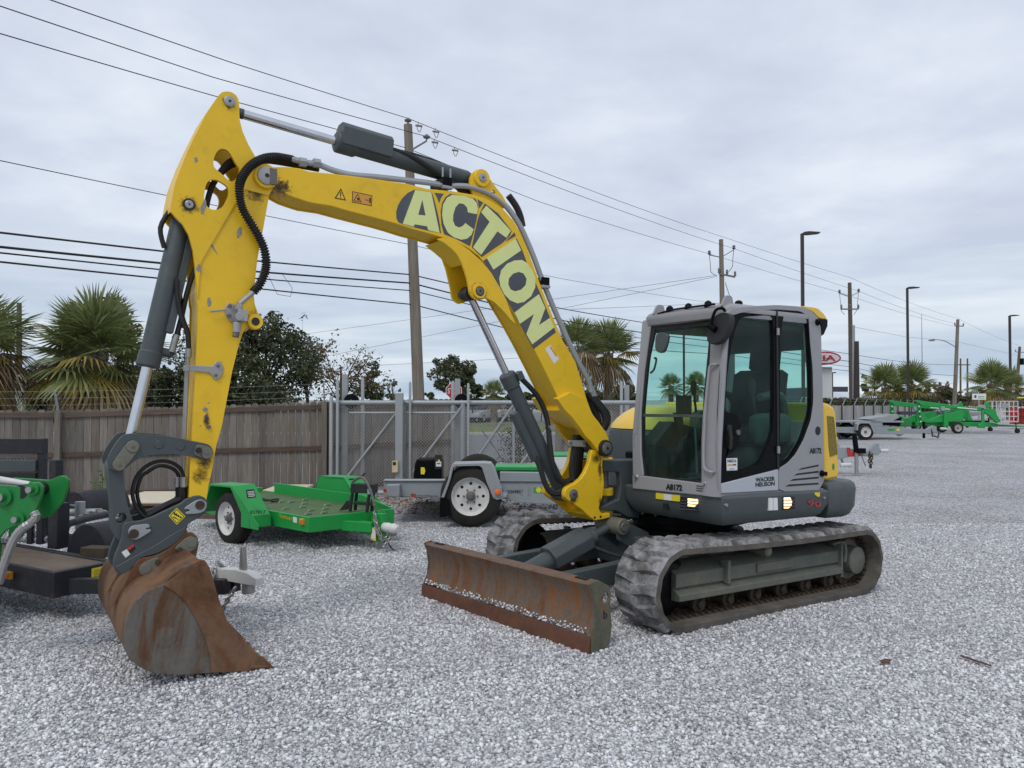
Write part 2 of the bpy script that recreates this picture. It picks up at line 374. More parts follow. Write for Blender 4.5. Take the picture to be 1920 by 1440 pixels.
M_['rustedge'] = rustmat('blade_edge_rust', [(0.3, (0.10, 0.045, 0.028)), (0.7, (0.18, 0.083, 0.05))], 1.0, (1, 1, 1))
M_['bladepaint'] = rustmat('blade_end_worn', [(0.35, (0.085, 0.088, 0.066)), (0.52, (0.13, 0.125, 0.09)), (0.60, (0.20, 0.075, 0.03)), (0.75, (0.15, 0.05, 0.02))], 1.0, (1, 1, 0.6))
M_['rubber'] = rustmat('track_rubber_dusty', [(0.30, (0.075, 0.07, 0.066)), (0.45, (0.16, 0.155, 0.15)), (0.57, (0.31, 0.305, 0.31)), (0.75, (0.46, 0.46, 0.475))], 1.6, (1, 1, 1), 0.9)
M_['rubberside'] = rustmat('track_rubber_side', [(0.3, (0.075, 0.069, 0.060)), (0.7, (0.16, 0.145, 0.125))], 1.2, (1, 1, 1), 0.9)
M_['frameug'] = rustmat('track_frame_dusty', [(0.3, (0.105, 0.115, 0.10)), (0.55, (0.14, 0.145, 0.12)), (0.75, (0.20, 0.175, 0.13))], 0.8, (1, 1, 1), 0.7)
M_['rollers'] = rustmat('roller_rust', [(0.3, (0.035, 0.027, 0.021)), (0.55, (0.08, 0.058, 0.042)), (0.72, (0.14, 0.085, 0.05))], 1.0, (1, 1, 1), 0.8)
M_['tyre'] = rustmat('tyre_rubber', [(0.3, (0.016, 0.015, 0.014)), (0.7, (0.038, 0.035, 0.032))], 1.0, (1, 1, 1), 0.85)
M_['rim'] = paint('wheel_white', (0.62, 0.62, 0.60), (0.2, 0.16, 0.12), 0.5, 0.4)
M_['rimgrey'] = paint('wheel_grey', (0.42, 0.41, 0.38), (0.2, 0.16, 0.12), 0.5, 0.45)
M_['green'] = paint('green_paint', (0.010, 0.30, 0.055), (0.05, 0.08, 0.03), 0.35, 0.38, var=0.08)
M_['greendk'] = paint('green_machine_paint', (0.012, 0.20, 0.04), (0.03, 0.05, 0.02), 0.35, 0.4, var=0.08)
M_['cleat'] = flat('cleat_highlight', (0.22, 0.34, 0.19), 0.5)  # pale highlights on the deck cleats, put into their base colour
M_['deck'] = rustmat('green_deck_worn', [(0.3, (0.07, 0.12, 0.045)), (0.55, (0.105, 0.165, 0.07)), (0.75, (0.13, 0.10, 0.06))], 1.0, (1, 1, 1))
M_['galv'] = paint('galvanised', (0.33, 0.35, 0.36), (0.2, 0.19, 0.17), 0.3, 0.5, metal=0.25, var=0.08)
M_['trailergrey'] = paint('trailer_grey', (0.27, 0.30, 0.32), (0.14, 0.13, 0.11), 0.3, 0.5, var=0.06)
M_['wire'] = flat('fence_wire', (0.36, 0.36, 0.35), 0.5, 0.4)
M_['picket'] = island('weathered_pickets', [(0.0, (0.14, 0.125, 0.11)), (0.4, (0.215, 0.198, 0.178)), (0.7, (0.185, 0.158, 0.132)), (1.0, (0.29, 0.268, 0.24))], 0.9, grain=(30, 30, 2.2))
M_['palefence'] = island('pale_boards', [(0.0, (0.38, 0.37, 0.35)), (1.0, (0.48, 0.465, 0.44))], 0.9, grain=(8, 8, 1.5))
M_['railwood'] = island('rail_wood', [(0.0, (0.10, 0.070, 0.054)), (1.0, (0.15, 0.108, 0.084))], 0.9, grain=(4, 4, 30))
M_['polewood'] = island('pole_wood', [(0.0, (0.20, 0.175, 0.145)), (1.0, (0.24, 0.21, 0.17))], 0.9, grain=(14, 14, 0.8))
M_['polewood2'] = island('pole_wood_dark', [(0.0, (0.11, 0.085, 0.065)), (1.0, (0.14, 0.11, 0.085))], 0.9, grain=(14, 14, 0.8))
M_['ply'] = flat('plywood', (0.60, 0.54, 0.40), 0.8, var=0.08)
M_['lumber'] = flat('lumber_dark', (0.12, 0.08, 0.055), 0.85, var=0.3)
M_['cable'] = flat('cable_black', (0.012, 0.012, 0.014), 0.6)
M_['bronze'] = flat('lamp_post_bronze', (0.035, 0.026, 0.022), 0.5)
M_['ceramic'] = flat('insulator', (0.22, 0.2, 0.2), 0.3)
M_['bark'] = island('bark', [(0.0, (0.09, 0.072, 0.056)), (1.0, (0.13, 0.105, 0.085))], 0.95, grain=(9, 9, 2))
M_['palmbark'] = island('palm_bark', [(0.0, (0.13, 0.11, 0.085)), (1.0, (0.30, 0.26, 0.21))], 0.95)
M_['leafdark'] = island('leaf_dark', [(0.0, (0.035, 0.048, 0.020)), (0.6, (0.072, 0.085, 0.035)), (1.0, (0.13, 0.135, 0.062))], 0.7, trans=0.2)
M_['leafgrey'] = island('leaf_grey_green', [(0.0, (0.06, 0.072, 0.042)), (0.6, (0.11, 0.122, 0.068)), (1.0, (0.18, 0.19, 0.11))], 0.7, trans=0.2)
M_['leafbrown'] = island('leaf_brown', [(0.0, (0.085, 0.07, 0.034)), (0.5, (0.15, 0.11, 0.06)), (1.0, (0.22, 0.14, 0.085))], 0.8, trans=0.2)
M_['palmgreen'] = island('palm_green', [(0.0, (0.11, 0.145, 0.048)), (0.6, (0.21, 0.245, 0.09)), (1.0, (0.31, 0.33, 0.14))], 0.55, trans=0.25)
M_['palmyellow'] = island('palm_yellowing', [(0.0, (0.13, 0.12, 0.022)), (0.6, (0.24, 0.175, 0.03)), (1.0, (0.36, 0.26, 0.07))], 0.6, trans=0.25)
M_['palmdead'] = island('palm_dead', [(0.0, (0.17, 0.115, 0.06)), (0.6, (0.29, 0.21, 0.12)), (1.0, (0.46, 0.38, 0.27))], 0.85, trans=0.15)
M_['bwhite'] = flat('wall_white', (0.62, 0.63, 0.64), 0.7, var=0.05, sc=0.3)
M_['bdark'] = flat('wall_dark', (0.05, 0.055, 0.07), 0.6)
M_['roofwhite'] = flat('roof_pale', (0.55, 0.58, 0.62), 0.5, var=0.05)
M_['kiared'] = flat('sign_red', (0.42, 0.02, 0.04), 0.45)
M_['signgreen'] = flat('sign_green', (0.03, 0.3, 0.05), 0.5)
M_['carwindow'] = flat('car_window', (0.02, 0.025, 0.03), 0.15)

m, nt, b, o = newmat('grease_smear'); at = nt.nodes.new('ShaderNodeAttribute'); at.attribute_name = 'fall'
n_ = noise(nt, 34, 8, 0.75, objco(nt), 0.5); ad = nt.nodes.new('ShaderNodeMath'); ad.operation = 'MULTIPLY_ADD'; nt.links.new(at.outputs['Fac'], ad.inputs[0]); ad.inputs[1].default_value = 0.55; nt.links.new(n_.outputs[0], ad.inputs[2])
rr_ = ramp(nt, ad.outputs[0], [(0.74, (0, 0, 0)), (1.12, (0.7, 0.7, 0.7))]); b.inputs['Base Color'].default_value = (0.035, 0.016, 0.010, 1); b.inputs['Roughness'].default_value = 0.45
tp_ = nt.nodes.new('ShaderNodeBsdfTransparent'); mx_ = nt.nodes.new('ShaderNodeMixShader'); nt.links.new(rr_.outputs[0], mx_.inputs[0]); nt.links.new(tp_.outputs[0], mx_.inputs[1]); nt.links.new(b.outputs[0], mx_.inputs[2]); nt.links.new(mx_.outputs[0], o.inputs[0]); M_['smear'] = m
def smear(name, parent, fr, c, y, r, stretch=(1, 1)):
    """a film of grease lying on a plate round a pin"""
    me = bpy.data.meshes.new(name); vs = []; fl = []; fs = []; K, S = 6, 24
    for k in range(K):
        for i in range(S):
            a = math.tau * i / S; q = r * k / (K - 1); vs.append(W[parent.name].inverted() @ fr.w(c[0] + q * math.cos(a) * stretch[0], y, c[1] + q * math.sin(a) * stretch[1])); fl.append(1 - k / (K - 1))
    for k in range(K - 1):
        for i in range(S): fs.append((k * S + i, k * S + (i + 1) % S, (k + 1) * S + (i + 1) % S, (k + 1) * S + i))
    me.from_pydata(vs, [], fs); at = me.attributes.new('fall', 'FLOAT', 'POINT'); at.data.foreach_set('value', fl); me.materials.append(M_['smear'])
    o = bpy.data.objects.new(name, me); COL.objects.link(o); o.parent = parent; W[o.name] = W[parent.name]; return o
# ------------------------------------------------------------------ ground
MU = Fr((1.68, 7.59, 0), yaw=215.1)           # machine frame: x forward, y to the machine's left (towards the camera)
def hgt(x, y):
    q = MU.l((x, y, 0)); r2 = (x - 1.68) ** 2 + (y - 7.59) ** 2 * (1 if y < 7.59 else 3.0)
    h = 0.027 * q[0] * math.exp(-r2 / 34.0)
    h += 0.080 * math.exp(-((x + 2.1) ** 2 + (y - 5.05) ** 2) / 1.2)
    if 2 < y < 30: h += 0.012 * math.sin(x * 1.7 + 0.6 * y) * math.sin(y * 1.3 - 0.4 * x)
    return h
m, nt, b, o = newmat('gravel_ground'); M_['gravel'] = m
v = objco(nt)
vo = nt.nodes.new('ShaderNodeTexVoronoi'); vo.inputs['Scale'].default_value = 48; nt.links.new(v, vo.inputs['Vector'])
sp = nt.nodes.new('ShaderNodeSeparateColor'); nt.links.new(vo.outputs['Color'], sp.inputs[0])
rc = ramp(nt, sp.outputs[0], [(0.0, (0.25, 0.247, 0.255)), (0.35, (0.47, 0.47, 0.485)), (0.7, (0.65, 0.655, 0.67)), (1.0, (0.82, 0.82, 0.84))])
gap = ramp(nt, vo.outputs['Distance'], [(0.30, (1, 1, 1)), (0.75, (0.42, 0.40, 0.40))])
mm = mixc(nt, 1.0, rc.outputs[0], gap.outputs[0], 'MULTIPLY')
nb = noise(nt, 0.45, 6, 0.6, v); rb = ramp(nt, nb.outputs[0], [(0.38, (0.86, 0.85, 0.84)), (0.62, (1.05, 1.05, 1.07))])
m3 = mixc(nt, 1.0, mm.outputs[0], rb.outputs[0], 'MULTIPLY')
# dirt and litter in the strip along the fence
sx = nt.nodes.new('ShaderNodeSeparateXYZ'); nt.links.new(v, sx.inputs[0])
mr = nt.nodes.new('ShaderNodeMapRange'); nt.links.new(sx.outputs[1], mr.inputs[0]); mr.inputs[1].default_value = 12.6; mr.inputs[2].default_value = 14.2
nd = noise(nt, 1.6, 6, 0.7, v); ad = nt.nodes.new('ShaderNodeMath'); ad.operation = 'MULTIPLY_ADD'; nt.links.new(nd.outputs[0], ad.inputs[0]); ad.inputs[1].default_value = 1.4; ad.inputs[2].default_value = -0.35
mu = nt.nodes.new('ShaderNodeMath'); mu.operation = 'MULTIPLY'; mu.use_clamp = True; nt.links.new(mr.outputs[0], mu.inputs[0]); nt.links.new(ad.outputs[0], mu.inputs[1])
lim = nt.nodes.new('ShaderNodeMapRange'); nt.links.new(sx.outputs[0], lim.inputs[0]); lim.inputs[1].default_value = 6.0; lim.inputs[2].default_value = 3.0
mu2 = nt.nodes.new('ShaderNodeMath'); mu2.operation = 'MULTIPLY'; nt.links.new(mu.outputs[0], mu2.inputs[0]); nt.links.new(lim.outputs[0], mu2.inputs[1])
dirt = ramp(nt, vo.outputs['Distance'], [(0.2, (0.22, 0.19, 0.155)), (0.7, (0.10, 0.075, 0.055))])
m4 = mixc(nt, mu2.outputs[0], m3.outputs[0], dirt.outputs[0])
nt.links.new(m4.outputs[0], b.inputs['Base Color']); b.inputs['Roughness'].default_value = 0.85; b.inputs['Specular IOR Level'].default_value = 0.25
inv = nt.nodes.new('ShaderNodeMath'); inv.operation = 'SUBTRACT'; inv.inputs[0].default_value = 1; nt.links.new(vo.outputs['Distance'], inv.inputs[1])
bump(nt, b, inv.outputs[0], 0.9, 0.012)
def axis(a, b, fine, far):
    s = list(np.arange(a, b + 1e-6, fine)); return [-f for f in reversed(far)] + s + list(far)
gx = axis(-14, 16, 0.3, [30, 60, 120, 300, 900, 2500]); gy = [-300, -60, -20, -6] + list(np.arange(0, 22.01, 0.3)) + [26, 32, 45, 70, 120, 250, 600, 1500, 2900]
gx = sorted(set([round(q, 3) for q in gx]))
vs = [(x, y, hgt(x, y)) for y in gy for x in gx]; n = len(gx)
mb = MB(); mb.add(vs, [(j * n + i, j * n + i + 1, (j + 1) * n + i + 1, (j + 1) * n + i) for j in range(len(gy) - 1) for i in range(n - 1)], M_['gravel'])
tag(build(mb, 'gravel_ground', smooth=60, recalc=False), kind='structure')
# loose stones lying on the gravel, over everything near the camera
def stones(name, n, y0, y1, rmin, rmax, seed, mat, power=1.0, half=0.70):
    rng = np.random.default_rng(seed)
    bm = bmesh.new(); bmesh.ops.create_icosphere(bm, subdivisions=1, radius=1); bv = np.array([v.co[:] for v in bm.verts]); bf = np.array([[v.index for v in f.verts] for f in bm.faces]); bm.free()
    y = y0 + (y1 - y0) * rng.random(n) ** power; x = (rng.random(n) * 2 - 1) * (y * half + 0.3)
    z = np.array([hgt(a, c) for a, c in zip(x, y)])
    r = rmin + (rmax - rmin) * rng.random(n) ** 2.0
    sc = rng.uniform(0.6, 1.25, (n, 3)); sc[:, 2] *= 0.75
    P = bv[None] * (1 + rng.uniform(-0.28, 0.28, (n, len(bv), 1))) * sc[:, None, :] * r[:, None, None]
    a = rng.random(n) * 6.28; ca, sa = np.cos(a), np.sin(a)
    X = P[..., 0] * ca[:, None] - P[..., 1] * sa[:, None]; Y = P[..., 0] * sa[:, None] + P[..., 1] * ca[:, None]
    t = rng.uniform(-0.6, 0.6, n); ct, st = np.cos(t), np.sin(t); Zc = P[..., 2] * ct[:, None] + X * st[:, None]; X = X * ct[:, None] - P[..., 2] * st[:, None]
    V = np.stack([X + x[:, None], Y + y[:, None], Zc + (z + r * 0.25)[:, None]], -1).reshape(-1, 3)
    F = (bf[None] + (np.arange(n) * len(bv))[:, None, None]).reshape(-1, 3)
    me = bpy.data.meshes.new(name); me.vertices.add(len(V)); me.vertices.foreach_set('co', V.ravel()); me.loops.add(F.size); me.loops.foreach_set('vertex_index', F.ravel().astype(np.int32))
    me.polygons.add(len(F)); me.polygons.foreach_set('loop_start', np.arange(0, F.size, 3, dtype=np.int32)); me.polygons.foreach_set('loop_total', np.full(len(F), 3, dtype=np.int32))
    me.materials.append(mat); me.update(calc_edges=True); me.validate()
    ob = bpy.data.objects.new(name, me); COL.objects.link(ob); return ob
M_['stone'] = island('crushed_stone', [(0.0, (0.30, 0.297, 0.305)), (0.18, (0.45, 0.445, 0.46)), (0.5, (0.60, 0.605, 0.62)), (0.78, (0.76, 0.765, 0.78)), (0.92, (0.90, 0.90, 0.91)), (1.0, (0.45, 0.40, 0.38))], 0.8, spec=0.3)
nt = M_['stone'].node_tree; b = [n for n in nt.nodes if n.type == 'BSDF_PRINCIPLED'][0]; src = b.inputs['Base Color'].links[0].from_socket
nn = noise(nt, 0.5, 5, 0.6, objco(nt, (1, 1.6, 1))); mm_ = mixc(nt, 1.0, src, ramp(nt, nn.outputs[0], [(0.36, (0.84, 0.84, 0.85)), (0.62, (1.04, 1.04, 1.04))]).outputs[0], 'MULTIPLY'); nt.links.new(mm_.outputs[0], b.inputs['Base Color'])
tag(stones('gravel_stones', 170000, 2.9, 11.5, 0.0065, 0.0155, 3, M_['stone'], 1.25, .78), kind='stuff')
# leaves and litter blown against the fence
M_['litter'] = island('fallen_leaves', [(0.0, (0.10, 0.06, 0.035)), (0.5, (0.22, 0.14, 0.08)), (1.0, (0.36, 0.30, 0.22))], 0.9)
# road beyond the gate, kerb and verge
m, nt, b, o = newmat('asphalt'); n = noise(nt, 3, 8, 0.7, objco(nt)); nt.links.new(ramp(nt, n.outputs[0], [(0.3, (0.10, 0.105, 0.115)), (0.7, (0.15, 0.155, 0.165))]).outputs[0], b.inputs['Base Color']); b.inputs['Roughness'].default_value = 0.8; M_['asphalt'] = m
m, nt, b, o = newmat('mown_grass'); n = noise(nt, 1.2, 9, 0.75, objco(nt)); nt.links.new(ramp(nt, n.outputs[0], [(0.3, (0.055, 0.085, 0.022)), (0.55, (0.12, 0.14, 0.035)), (0.75, (0.19, 0.17, 0.06))]).outputs[0], b.inputs['Base Color']); b.inputs['Roughness'].default_value = 0.95; M_['grass'] = m
WF = Fr((0, 0, 0), yaw=0)
def fx(y): return 3.0 + (y - 20) * 0.74          # line of the far fence; the streets lie to its left
def sheet(name, x0, y0, y1, z, mat, kind='structure'):
    mb = MB(); nx = 24; vs = []
    for y in (y0, y1): vs += [(x, y, z) for x in np.linspace(x0, fx(y) - 0.4, nx + 1)]
    mb.add(vs, [(i, i + 1, nx + 2 + i, nx + 1 + i) for i in range(nx)], M_[mat])
    return tag(build(mb, name, smooth=0, recalc=False), kind=kind)
sheet('road', -120, 22.5, 39.4, 0.02, 'asphalt')
sheet('grass_verge', -120, 39.8, 57, 0.09, 'grass')
sheet('car_park', -120, 57.2, 110, 0.03, 'asphalt')
mb = MB(); mb.box(WF, -120, 16.5, 39.4, 39.8, -0.05, 0.15, flat('kerb_concrete', (0.42, 0.41, 0.38), 0.85)); tag(build(mb, 'kerb', smooth=0), kind='structure')
mb = MB(); M_['roadpaint'] = flat('road_paint', (0.6, 0.42, 0.1), 0.7)
for i in range(-12, 2): mb.box(WF, i * 6.0, i * 6.0 + 3, 30.9, 31.05, 0.0245, 0.028, M_['roadpaint'])
tag(build(mb, 'road_centre_line', smooth=0), kind='structure')

def scrap(name, pts, z, m, label, cat):
    mb = MB(); P = [gp(u, v, z) for u, v in pts]; n = len(P); mb.add([p for p in P] + [p + Vector((0, 0, .006)) for p in P], [tuple(range(n)), tuple(range(n, 2 * n))] + [(i, (i + 1) % n, n + (i + 1) % n, n + i) for i in range(n)], m); solo(mb, name, tuple(P[0]), label, cat, smooth=0)
brn = flat('dead_leaf', (.10, .045, .025), .8, var=.4, sc=30)
scrap('dead_leaf', [(1650, 1240), (1660, 1236), (1672, 1238), (1664, 1243), (1654, 1244)], .03, brn, 'small brown dead leaf on the gravel right of the near track', 'leaf')
scrap('red_stick', [(1800, 1229), (1814, 1233), (1858, 1248), (1859, 1250), (1830, 1241), (1800, 1231)], .02, brn, 'thin reddish stick lying on the gravel at the lower right', 'stick')
scrap('dead_leaf', [(424, 1160), (432, 1157), (437, 1161), (430, 1165)], .03, brn, 'small brown dead leaf just right of the bucket', 'leaf')
# ------------------------------------------------------------------ the excavator
EX = thing('excavator', (1.68, 7.59, 0.0), 'large yellow and grey tracked excavator with ACTION lettered along its boom, parked on the gravel', 'excavator', yaw=215.1)
SL = 0.0285                                     # the machine stands nose-up by this slope
a_ = math.atan(SL)
MT = Fr((1.68, 7.59, 0.012), ex=tuple(MU.ex * math.cos(a_) + Vector((0, 0, 1)) * math.sin(a_)), ey=tuple(MU.ey), ez=tuple(Vector((0, 0, 1)) * math.cos(a_) - MU.ex * math.sin(a_)))
Fq, Rq, RF, RR = 1.245, -1.245, 0.31, 0.295
def stadium(t, off=0.0):
    """point and outward normal on the track loop at arc length fraction t"""
    zf, zr = 0.31, 0.30
    segs = [('l', (Rq, zr + RR), (Fq, zf + RF)), ('a', (Fq, zf), RF, 90, -90), ('l', (Fq, zf - RF), (Rq, zr - RR)), ('a', (Rq, zr), RR, 270, 90)]
    Ls = [math.dist(s[1], s[2]) if s[0] == 'l' else math.pi * s[2] for s in segs]; T = sum(Ls); d = (t % 1.0) * T
    for s, L in zip(segs, Ls):
        if d <= L:
            u = d / L
            if s[0] == 'l':
                x = s[1][0] + (s[2][0] - s[1][0]) * u; z = s[1][1] + (s[2][1] - s[1][1]) * u; dx, dz = (s[2][0] - s[1][0]) / L, (s[2][1] - s[1][1]) / L; n = (-dz, dx)
                if s is segs[0]: z -= 0.018 * math.sin(math.pi * u)      # slight sag of the upper run
            else:
                a = R(s[3] + (s[4] - s[3]) * u); n = (math.cos(a), math.sin(a)); x = s[1][0] + s[2] * n[0]; z = s[1][1] + s[2] * n[1]
            return (x + n[0] * off, z + n[1] * off), n, T
        d -= L
    return stadium(0.999999, off)
def make_track(side):
    y0, y1 = (0.70, 1.15) if side > 0 else (-1.15, -0.70)
    mb = MB(); NS = 220; T = stadium(0)[2]
    rings = []
    for i in range(NS):
        t = i / NS; po, n, _ = stadium(t, 0.006); pi, _, _ = stadium(t, -0.045)
        w = 0.004 * math.sin(2 * math.pi * t * 43)
        ring = [(po, y0 - w), (po, y1 + w), ((pi[0] + n[0] * .008, pi[1] + n[1] * .008), y1 + w + 0.004), (pi, y1 - 0.03), (pi, y0 + 0.03), ((pi[0] + n[0] * .008, pi[1] + n[1] * .008), y0 - w - 0.004)]
        rings.append([MT.w(p[0], y, p[1]) for p, y in ring])
    k = 6; vs = [p for r in rings for p in r]; b = len(mb.v)
    top = []; sidef = []
    for i in range(NS):
        j = (i + 1) % NS
        for q in range(k):
            f = (i * k + q, i * k + (q + 1) % k, j * k + (q + 1) % k, j * k + q); (top if q == 0 else sidef).append(f)
    mb.add(vs, top, M_['rubber']); mb.add([], [], M_['rubberside']); mid = mb.mid(M_['rubberside'])
    for f in sidef: mb.f.append(f); mb.mi.append(mid)
    NL = 43
    for i in range(NL):
        for half in (0, 1):
            t0 = (i + 0.5 * half) / NL
            ya, yb = (y0 + 0.004, (y0 + y1) / 2 + 0.035) if half == 0 else ((y0 + y1) / 2 - 0.035, y1 - 0.004)
            def P(dt, off, y):
                p, n, _ = stadium(t0 + dt / T, off); return MT.w(p[0], y, p[1])
            sk = 0.018 if half == 0 else -0.018
            def lay(hw, off, m0, m1):
                pts = []
                o0, o1 = (m1 * 1.6, m0) if half == 0 else (m0, m1 * 1.6)
                for (d, y, s_) in ((-hw, ya + o0, -sk), (-hw * .8, (ya + yb) / 2, 0), (-hw, yb - o1, sk), (hw, yb - o1, sk), (hw * .8, (ya + yb) / 2, 0), (hw, ya + o0, -sk)):
                    pts.append(P(d + s_, off, y))
                return pts
            mb.loft([lay(0.052, 0.0, 0, 0), lay(0.045, 0.028, 0.004, 0.008), lay(0.035, 0.042, 0.014, 0.018)], M_['rubber'])
    tr = build(mb, 'track', EX, smooth=30)
    # inner drive bars
    mb = MB()
    for i in range(92):
        t = i / 92; p, n, _ = stadium(t, -0.045); q, _, _ = stadium(t, -0.070); tx, tz = -n[1], n[0]
        for yy0, yy1 in ((y0 + .12, y0 + .20), (y1 - .20, y1 - .12)):
            c = ((p[0] + q[0]) / 2, (p[1] + q[1]) / 2)
            for a in (0,):
                vs = [MT.w(c[0] + tx * s1 * .013 + n[0] * s2 * .013, y, c[1] + tz * s1 * .013 + n[1] * s2 * .013) for s1 in (-1, 1) for s2 in (-1, 1) for y in (yy0, yy1)]
                mb.add(vs, [(0, 1, 3, 2), (4, 6, 7, 5), (0, 4, 5, 1), (2, 3, 7, 6), (0, 2, 6, 4), (1, 5, 7, 3)], M_['rollers'])
    build(mb, 'drive_bars', tr, smooth=0)
    s = side; yo = s * 1.03; F = MT
    mb = MB()
    # side frame: upper box, angled shelf and lower plate
    for (z0, z1, ya, yb, x0, x1) in ((0.20, 0.47, 0.80, 0.955, -1.02, 1.22),):
        prof = [(0.80, 0.47), (0.90, 0.47), (1.03, 0.405), (1.03, 0.30), (1.0, 0.285), (1.07, 0.25), (1.07, 0.20), (1.03, 0.195), (0.80, 0.20)]
        def sec(x, d=0): return [F.w(x, s * y, z + d) for y, z in prof]
        mb.loft([sec(-1.0), sec(0.0), sec(1.22)], M_['frameug'])
    mb.box(F, -1.02, -0.99, s * 0.79, s * 1.06, 0.16, 0.50, M_['frameug'])
    mb.box(F, 0.62, 0.655, s * 0.99, s * 1.075, 0.28, 0.47, M_['frameug'])
    mb.box(F, -0.25, 0.24, s * 1.028, s * 1.048, 0.325, 0.40, M_['frameug'])
    mb.tube([F.w(-0.93, s * 1.0, 0.47), F.w(-1.0, s * 1.06, 0.49), F.w(-1.04, s * 1.07, 0.42), F.w(-1.04, s * 1.06, 0.30)], 0.016, M_['frameug'])
    build(mb, 'track_frame', tr, bevel=0.006)
    mb = MB(); ya, yb = s * 0.80, s * 1.07
    mb.lathe(F.w(Rq, s * .74, .30), F.w(Rq, s * 1.075, .30), [(0, .15), (.55, .15), (.6, .19), (.68, .19), (.7, .135), (.97, .13), (1, .115)], M_['frameug'], 28)
    for k in range(18):
        a = k * math.tau / 18; c = (Rq + .235 * math.cos(a), .30 + .235 * math.sin(a)); mb.cyl(F.w(c[0], s * .88, c[1]), F.w(c[0], s * .97, c[1]), .022, M_['rollers'], n=6)
    mb.cyl(F.w(Rq, s * .90, .30), F.w(Rq, s * .95, .30), .232, M_['rollers'], n=36)
    build(mb, 'sprocket', tr)
    mb = MB(); mb.lathe(F.w(Fq, s * .80, .31), F.w(Fq, s * .98, .31), [(0, .17), (.2, .22), (.35, .255), (.65, .255), (.8, .22), (1, .15)], M_['black'], 30); build(mb, 'idler', tr)
    for i in range(6):
        x = -0.92 + i * 0.36; mb = MB(); mb.lathe(F.w(x, s * .74, .125), F.w(x, s * 1.0, .125), [(0, .05), (.05, .075), (.25, .075), (.3, .055), (.7, .055), (.75, .075), (.88, .075), (.9, .04), (1, .035)], M_['rollers'], 18); build(mb, 'roller', tr)
    mb = MB(); mb.lathe(F.w(0.12, s * .80, .50), F.w(0.12, s * 1.08, .50), [(0, .03), (.3, .045), (.95, .045), (1, .03)], M_['olive'], 16); build(mb, 'carrier_roller', tr)
    return tr
make_track(1); make_track(-1)
# centre undercarriage and slewing ring
mb = MB(); F = MT
mb.box(F, -.62, .62, -.62, .62, .30, .52, M_['grey'])
for sy in (-1, 1):
    mb.box(F, .25, .60, sy * .55, sy * .84, .24, .50, M_['grey']); mb.box(F, -.60, -.25, sy * .55, sy * .84, .24, .50, M_['grey'])
mb.box(F, .60, .80, -.52, .52, .26, .54, M_['grey'])
for yy in (-.10, .10): mb.prism(F, [(.6, .3), (.98, .52), (1.0, .62), (.93, .68), (.84, .66), (.6, .56)], yy - .02, yy + .02, M_['grey'])
build(mb, 'undercarriage_frame', EX, bevel=.01)
mb = MB(); mb.lathe(F.w(0, 0, .51), F.w(0, 0, .78), [(0, .56), (.25, .56), (.27, .50), (.5, .50), (.52, .60), (.75, .60), (.77, .52), (1, .52)], M_['black'], 48)
for k in range(24):
    a = k * math.tau / 24; mb.cyl(F.w(.57 * math.cos(a), .57 * math.sin(a), .70), F.w(.57 * math.cos(a), .57 * math.sin(a), .735), .018, M_['pin'], n=6)
build(mb, 'slewing_ring', EX)
# ---- dozer blade, on the line its cutting edge makes on the ground
bn, bf_ = gp(1103, 1227, .045), gp(790, 1120, .045)
ex_ = (bn - bf_); BL = ex_.length; ex_ = ex_.normalized()
fw = Vector((0, 0, 1)).cross(ex_) * -1
if fw.dot(MU.ex) < 0: fw = -fw
BF = Fr(bf_, ex=tuple(ex_), ey=tuple(fw), ez=(0, 0, 1))      # x along the edge, y forward, z up
prof_f = [(0.0, -.03), (-.012, .10), (-.018, .135), (-.055, .20), (-.075, .28), (-.072, .36), (-.045, .43), (-.02, .475)]
prof_b = [(-.055, .485), (-.13, .49), (-.165, .46), (-.15, .40), (-.13, .30), (-.10, .20), (-.07, .135), (-.035, .10), (-.03, -.03)]
PF = [(y, z) for y, z in prof_f]
mb = MB(); full = prof_f[2:] + prof_b[:-2]
mb.loft([[BF.w(x, y, z) for y, z in full] for x in np.linspace(.015, BL - .015, 9)], M_['rustblade'])
for x0, x1 in ((0, .016), (BL - .016, BL)):
    o_ = [(.0, .0), (-.02, .13), (-.055, .20), (-.07, .30), (-.05, .42), (-.02, .485), (-.10, .50), (-.22, .44), (-.24, .38), (-.23, .28), (-.25, .16), (-.22, .02), (-.12, -.01)]
    hole = circ(-.185, .365, .03, 10)
    n_ = len(mb.v)
    fr2 = Fr(BF.w(0, 0, 0), ex=tuple(BF.ey), ey=tuple(BF.ex), ez=(0, 0, 1)); mb.prism(fr2, o_, x0, x1, M_['bladepaint'], holes=[[(a, b * 1.4 - .15) for a, b in hole]])
bl = build(mb, 'dozer_blade', EX, bevel=.004)
mb = MB(); mb.loft([[BF.w(x, y, z) for y, z in [(.006, -.03), (-.008, .118), (-.03, .118), (-.03, -.03)]] for x in (0.0, BL / 2, BL)], M_['rustedge']); build(mb, 'cutting_edge', bl, bevel=.003)
mb = MB()
for x in (.10, BL - .20): mb.box(BF, x, x + .11, -.108, -.072, .486, .496, M_['ink'])
build(mb, 'lifting_slot', bl, smooth=0)
mb = MB(); fr2 = Fr(BF.w(BL, 0, 0), ex=tuple(-BF.ey), ey=tuple(BF.ex), ez=(0, 0, 1))
mb.text('b', fr2.w(.155, .002, .215), fr2.w(.195, .002, .215), fr2.w(.155, .002, .275), M_['ink'], .002, .01); build(mb, 'stencil_mark', bl, smooth=0)
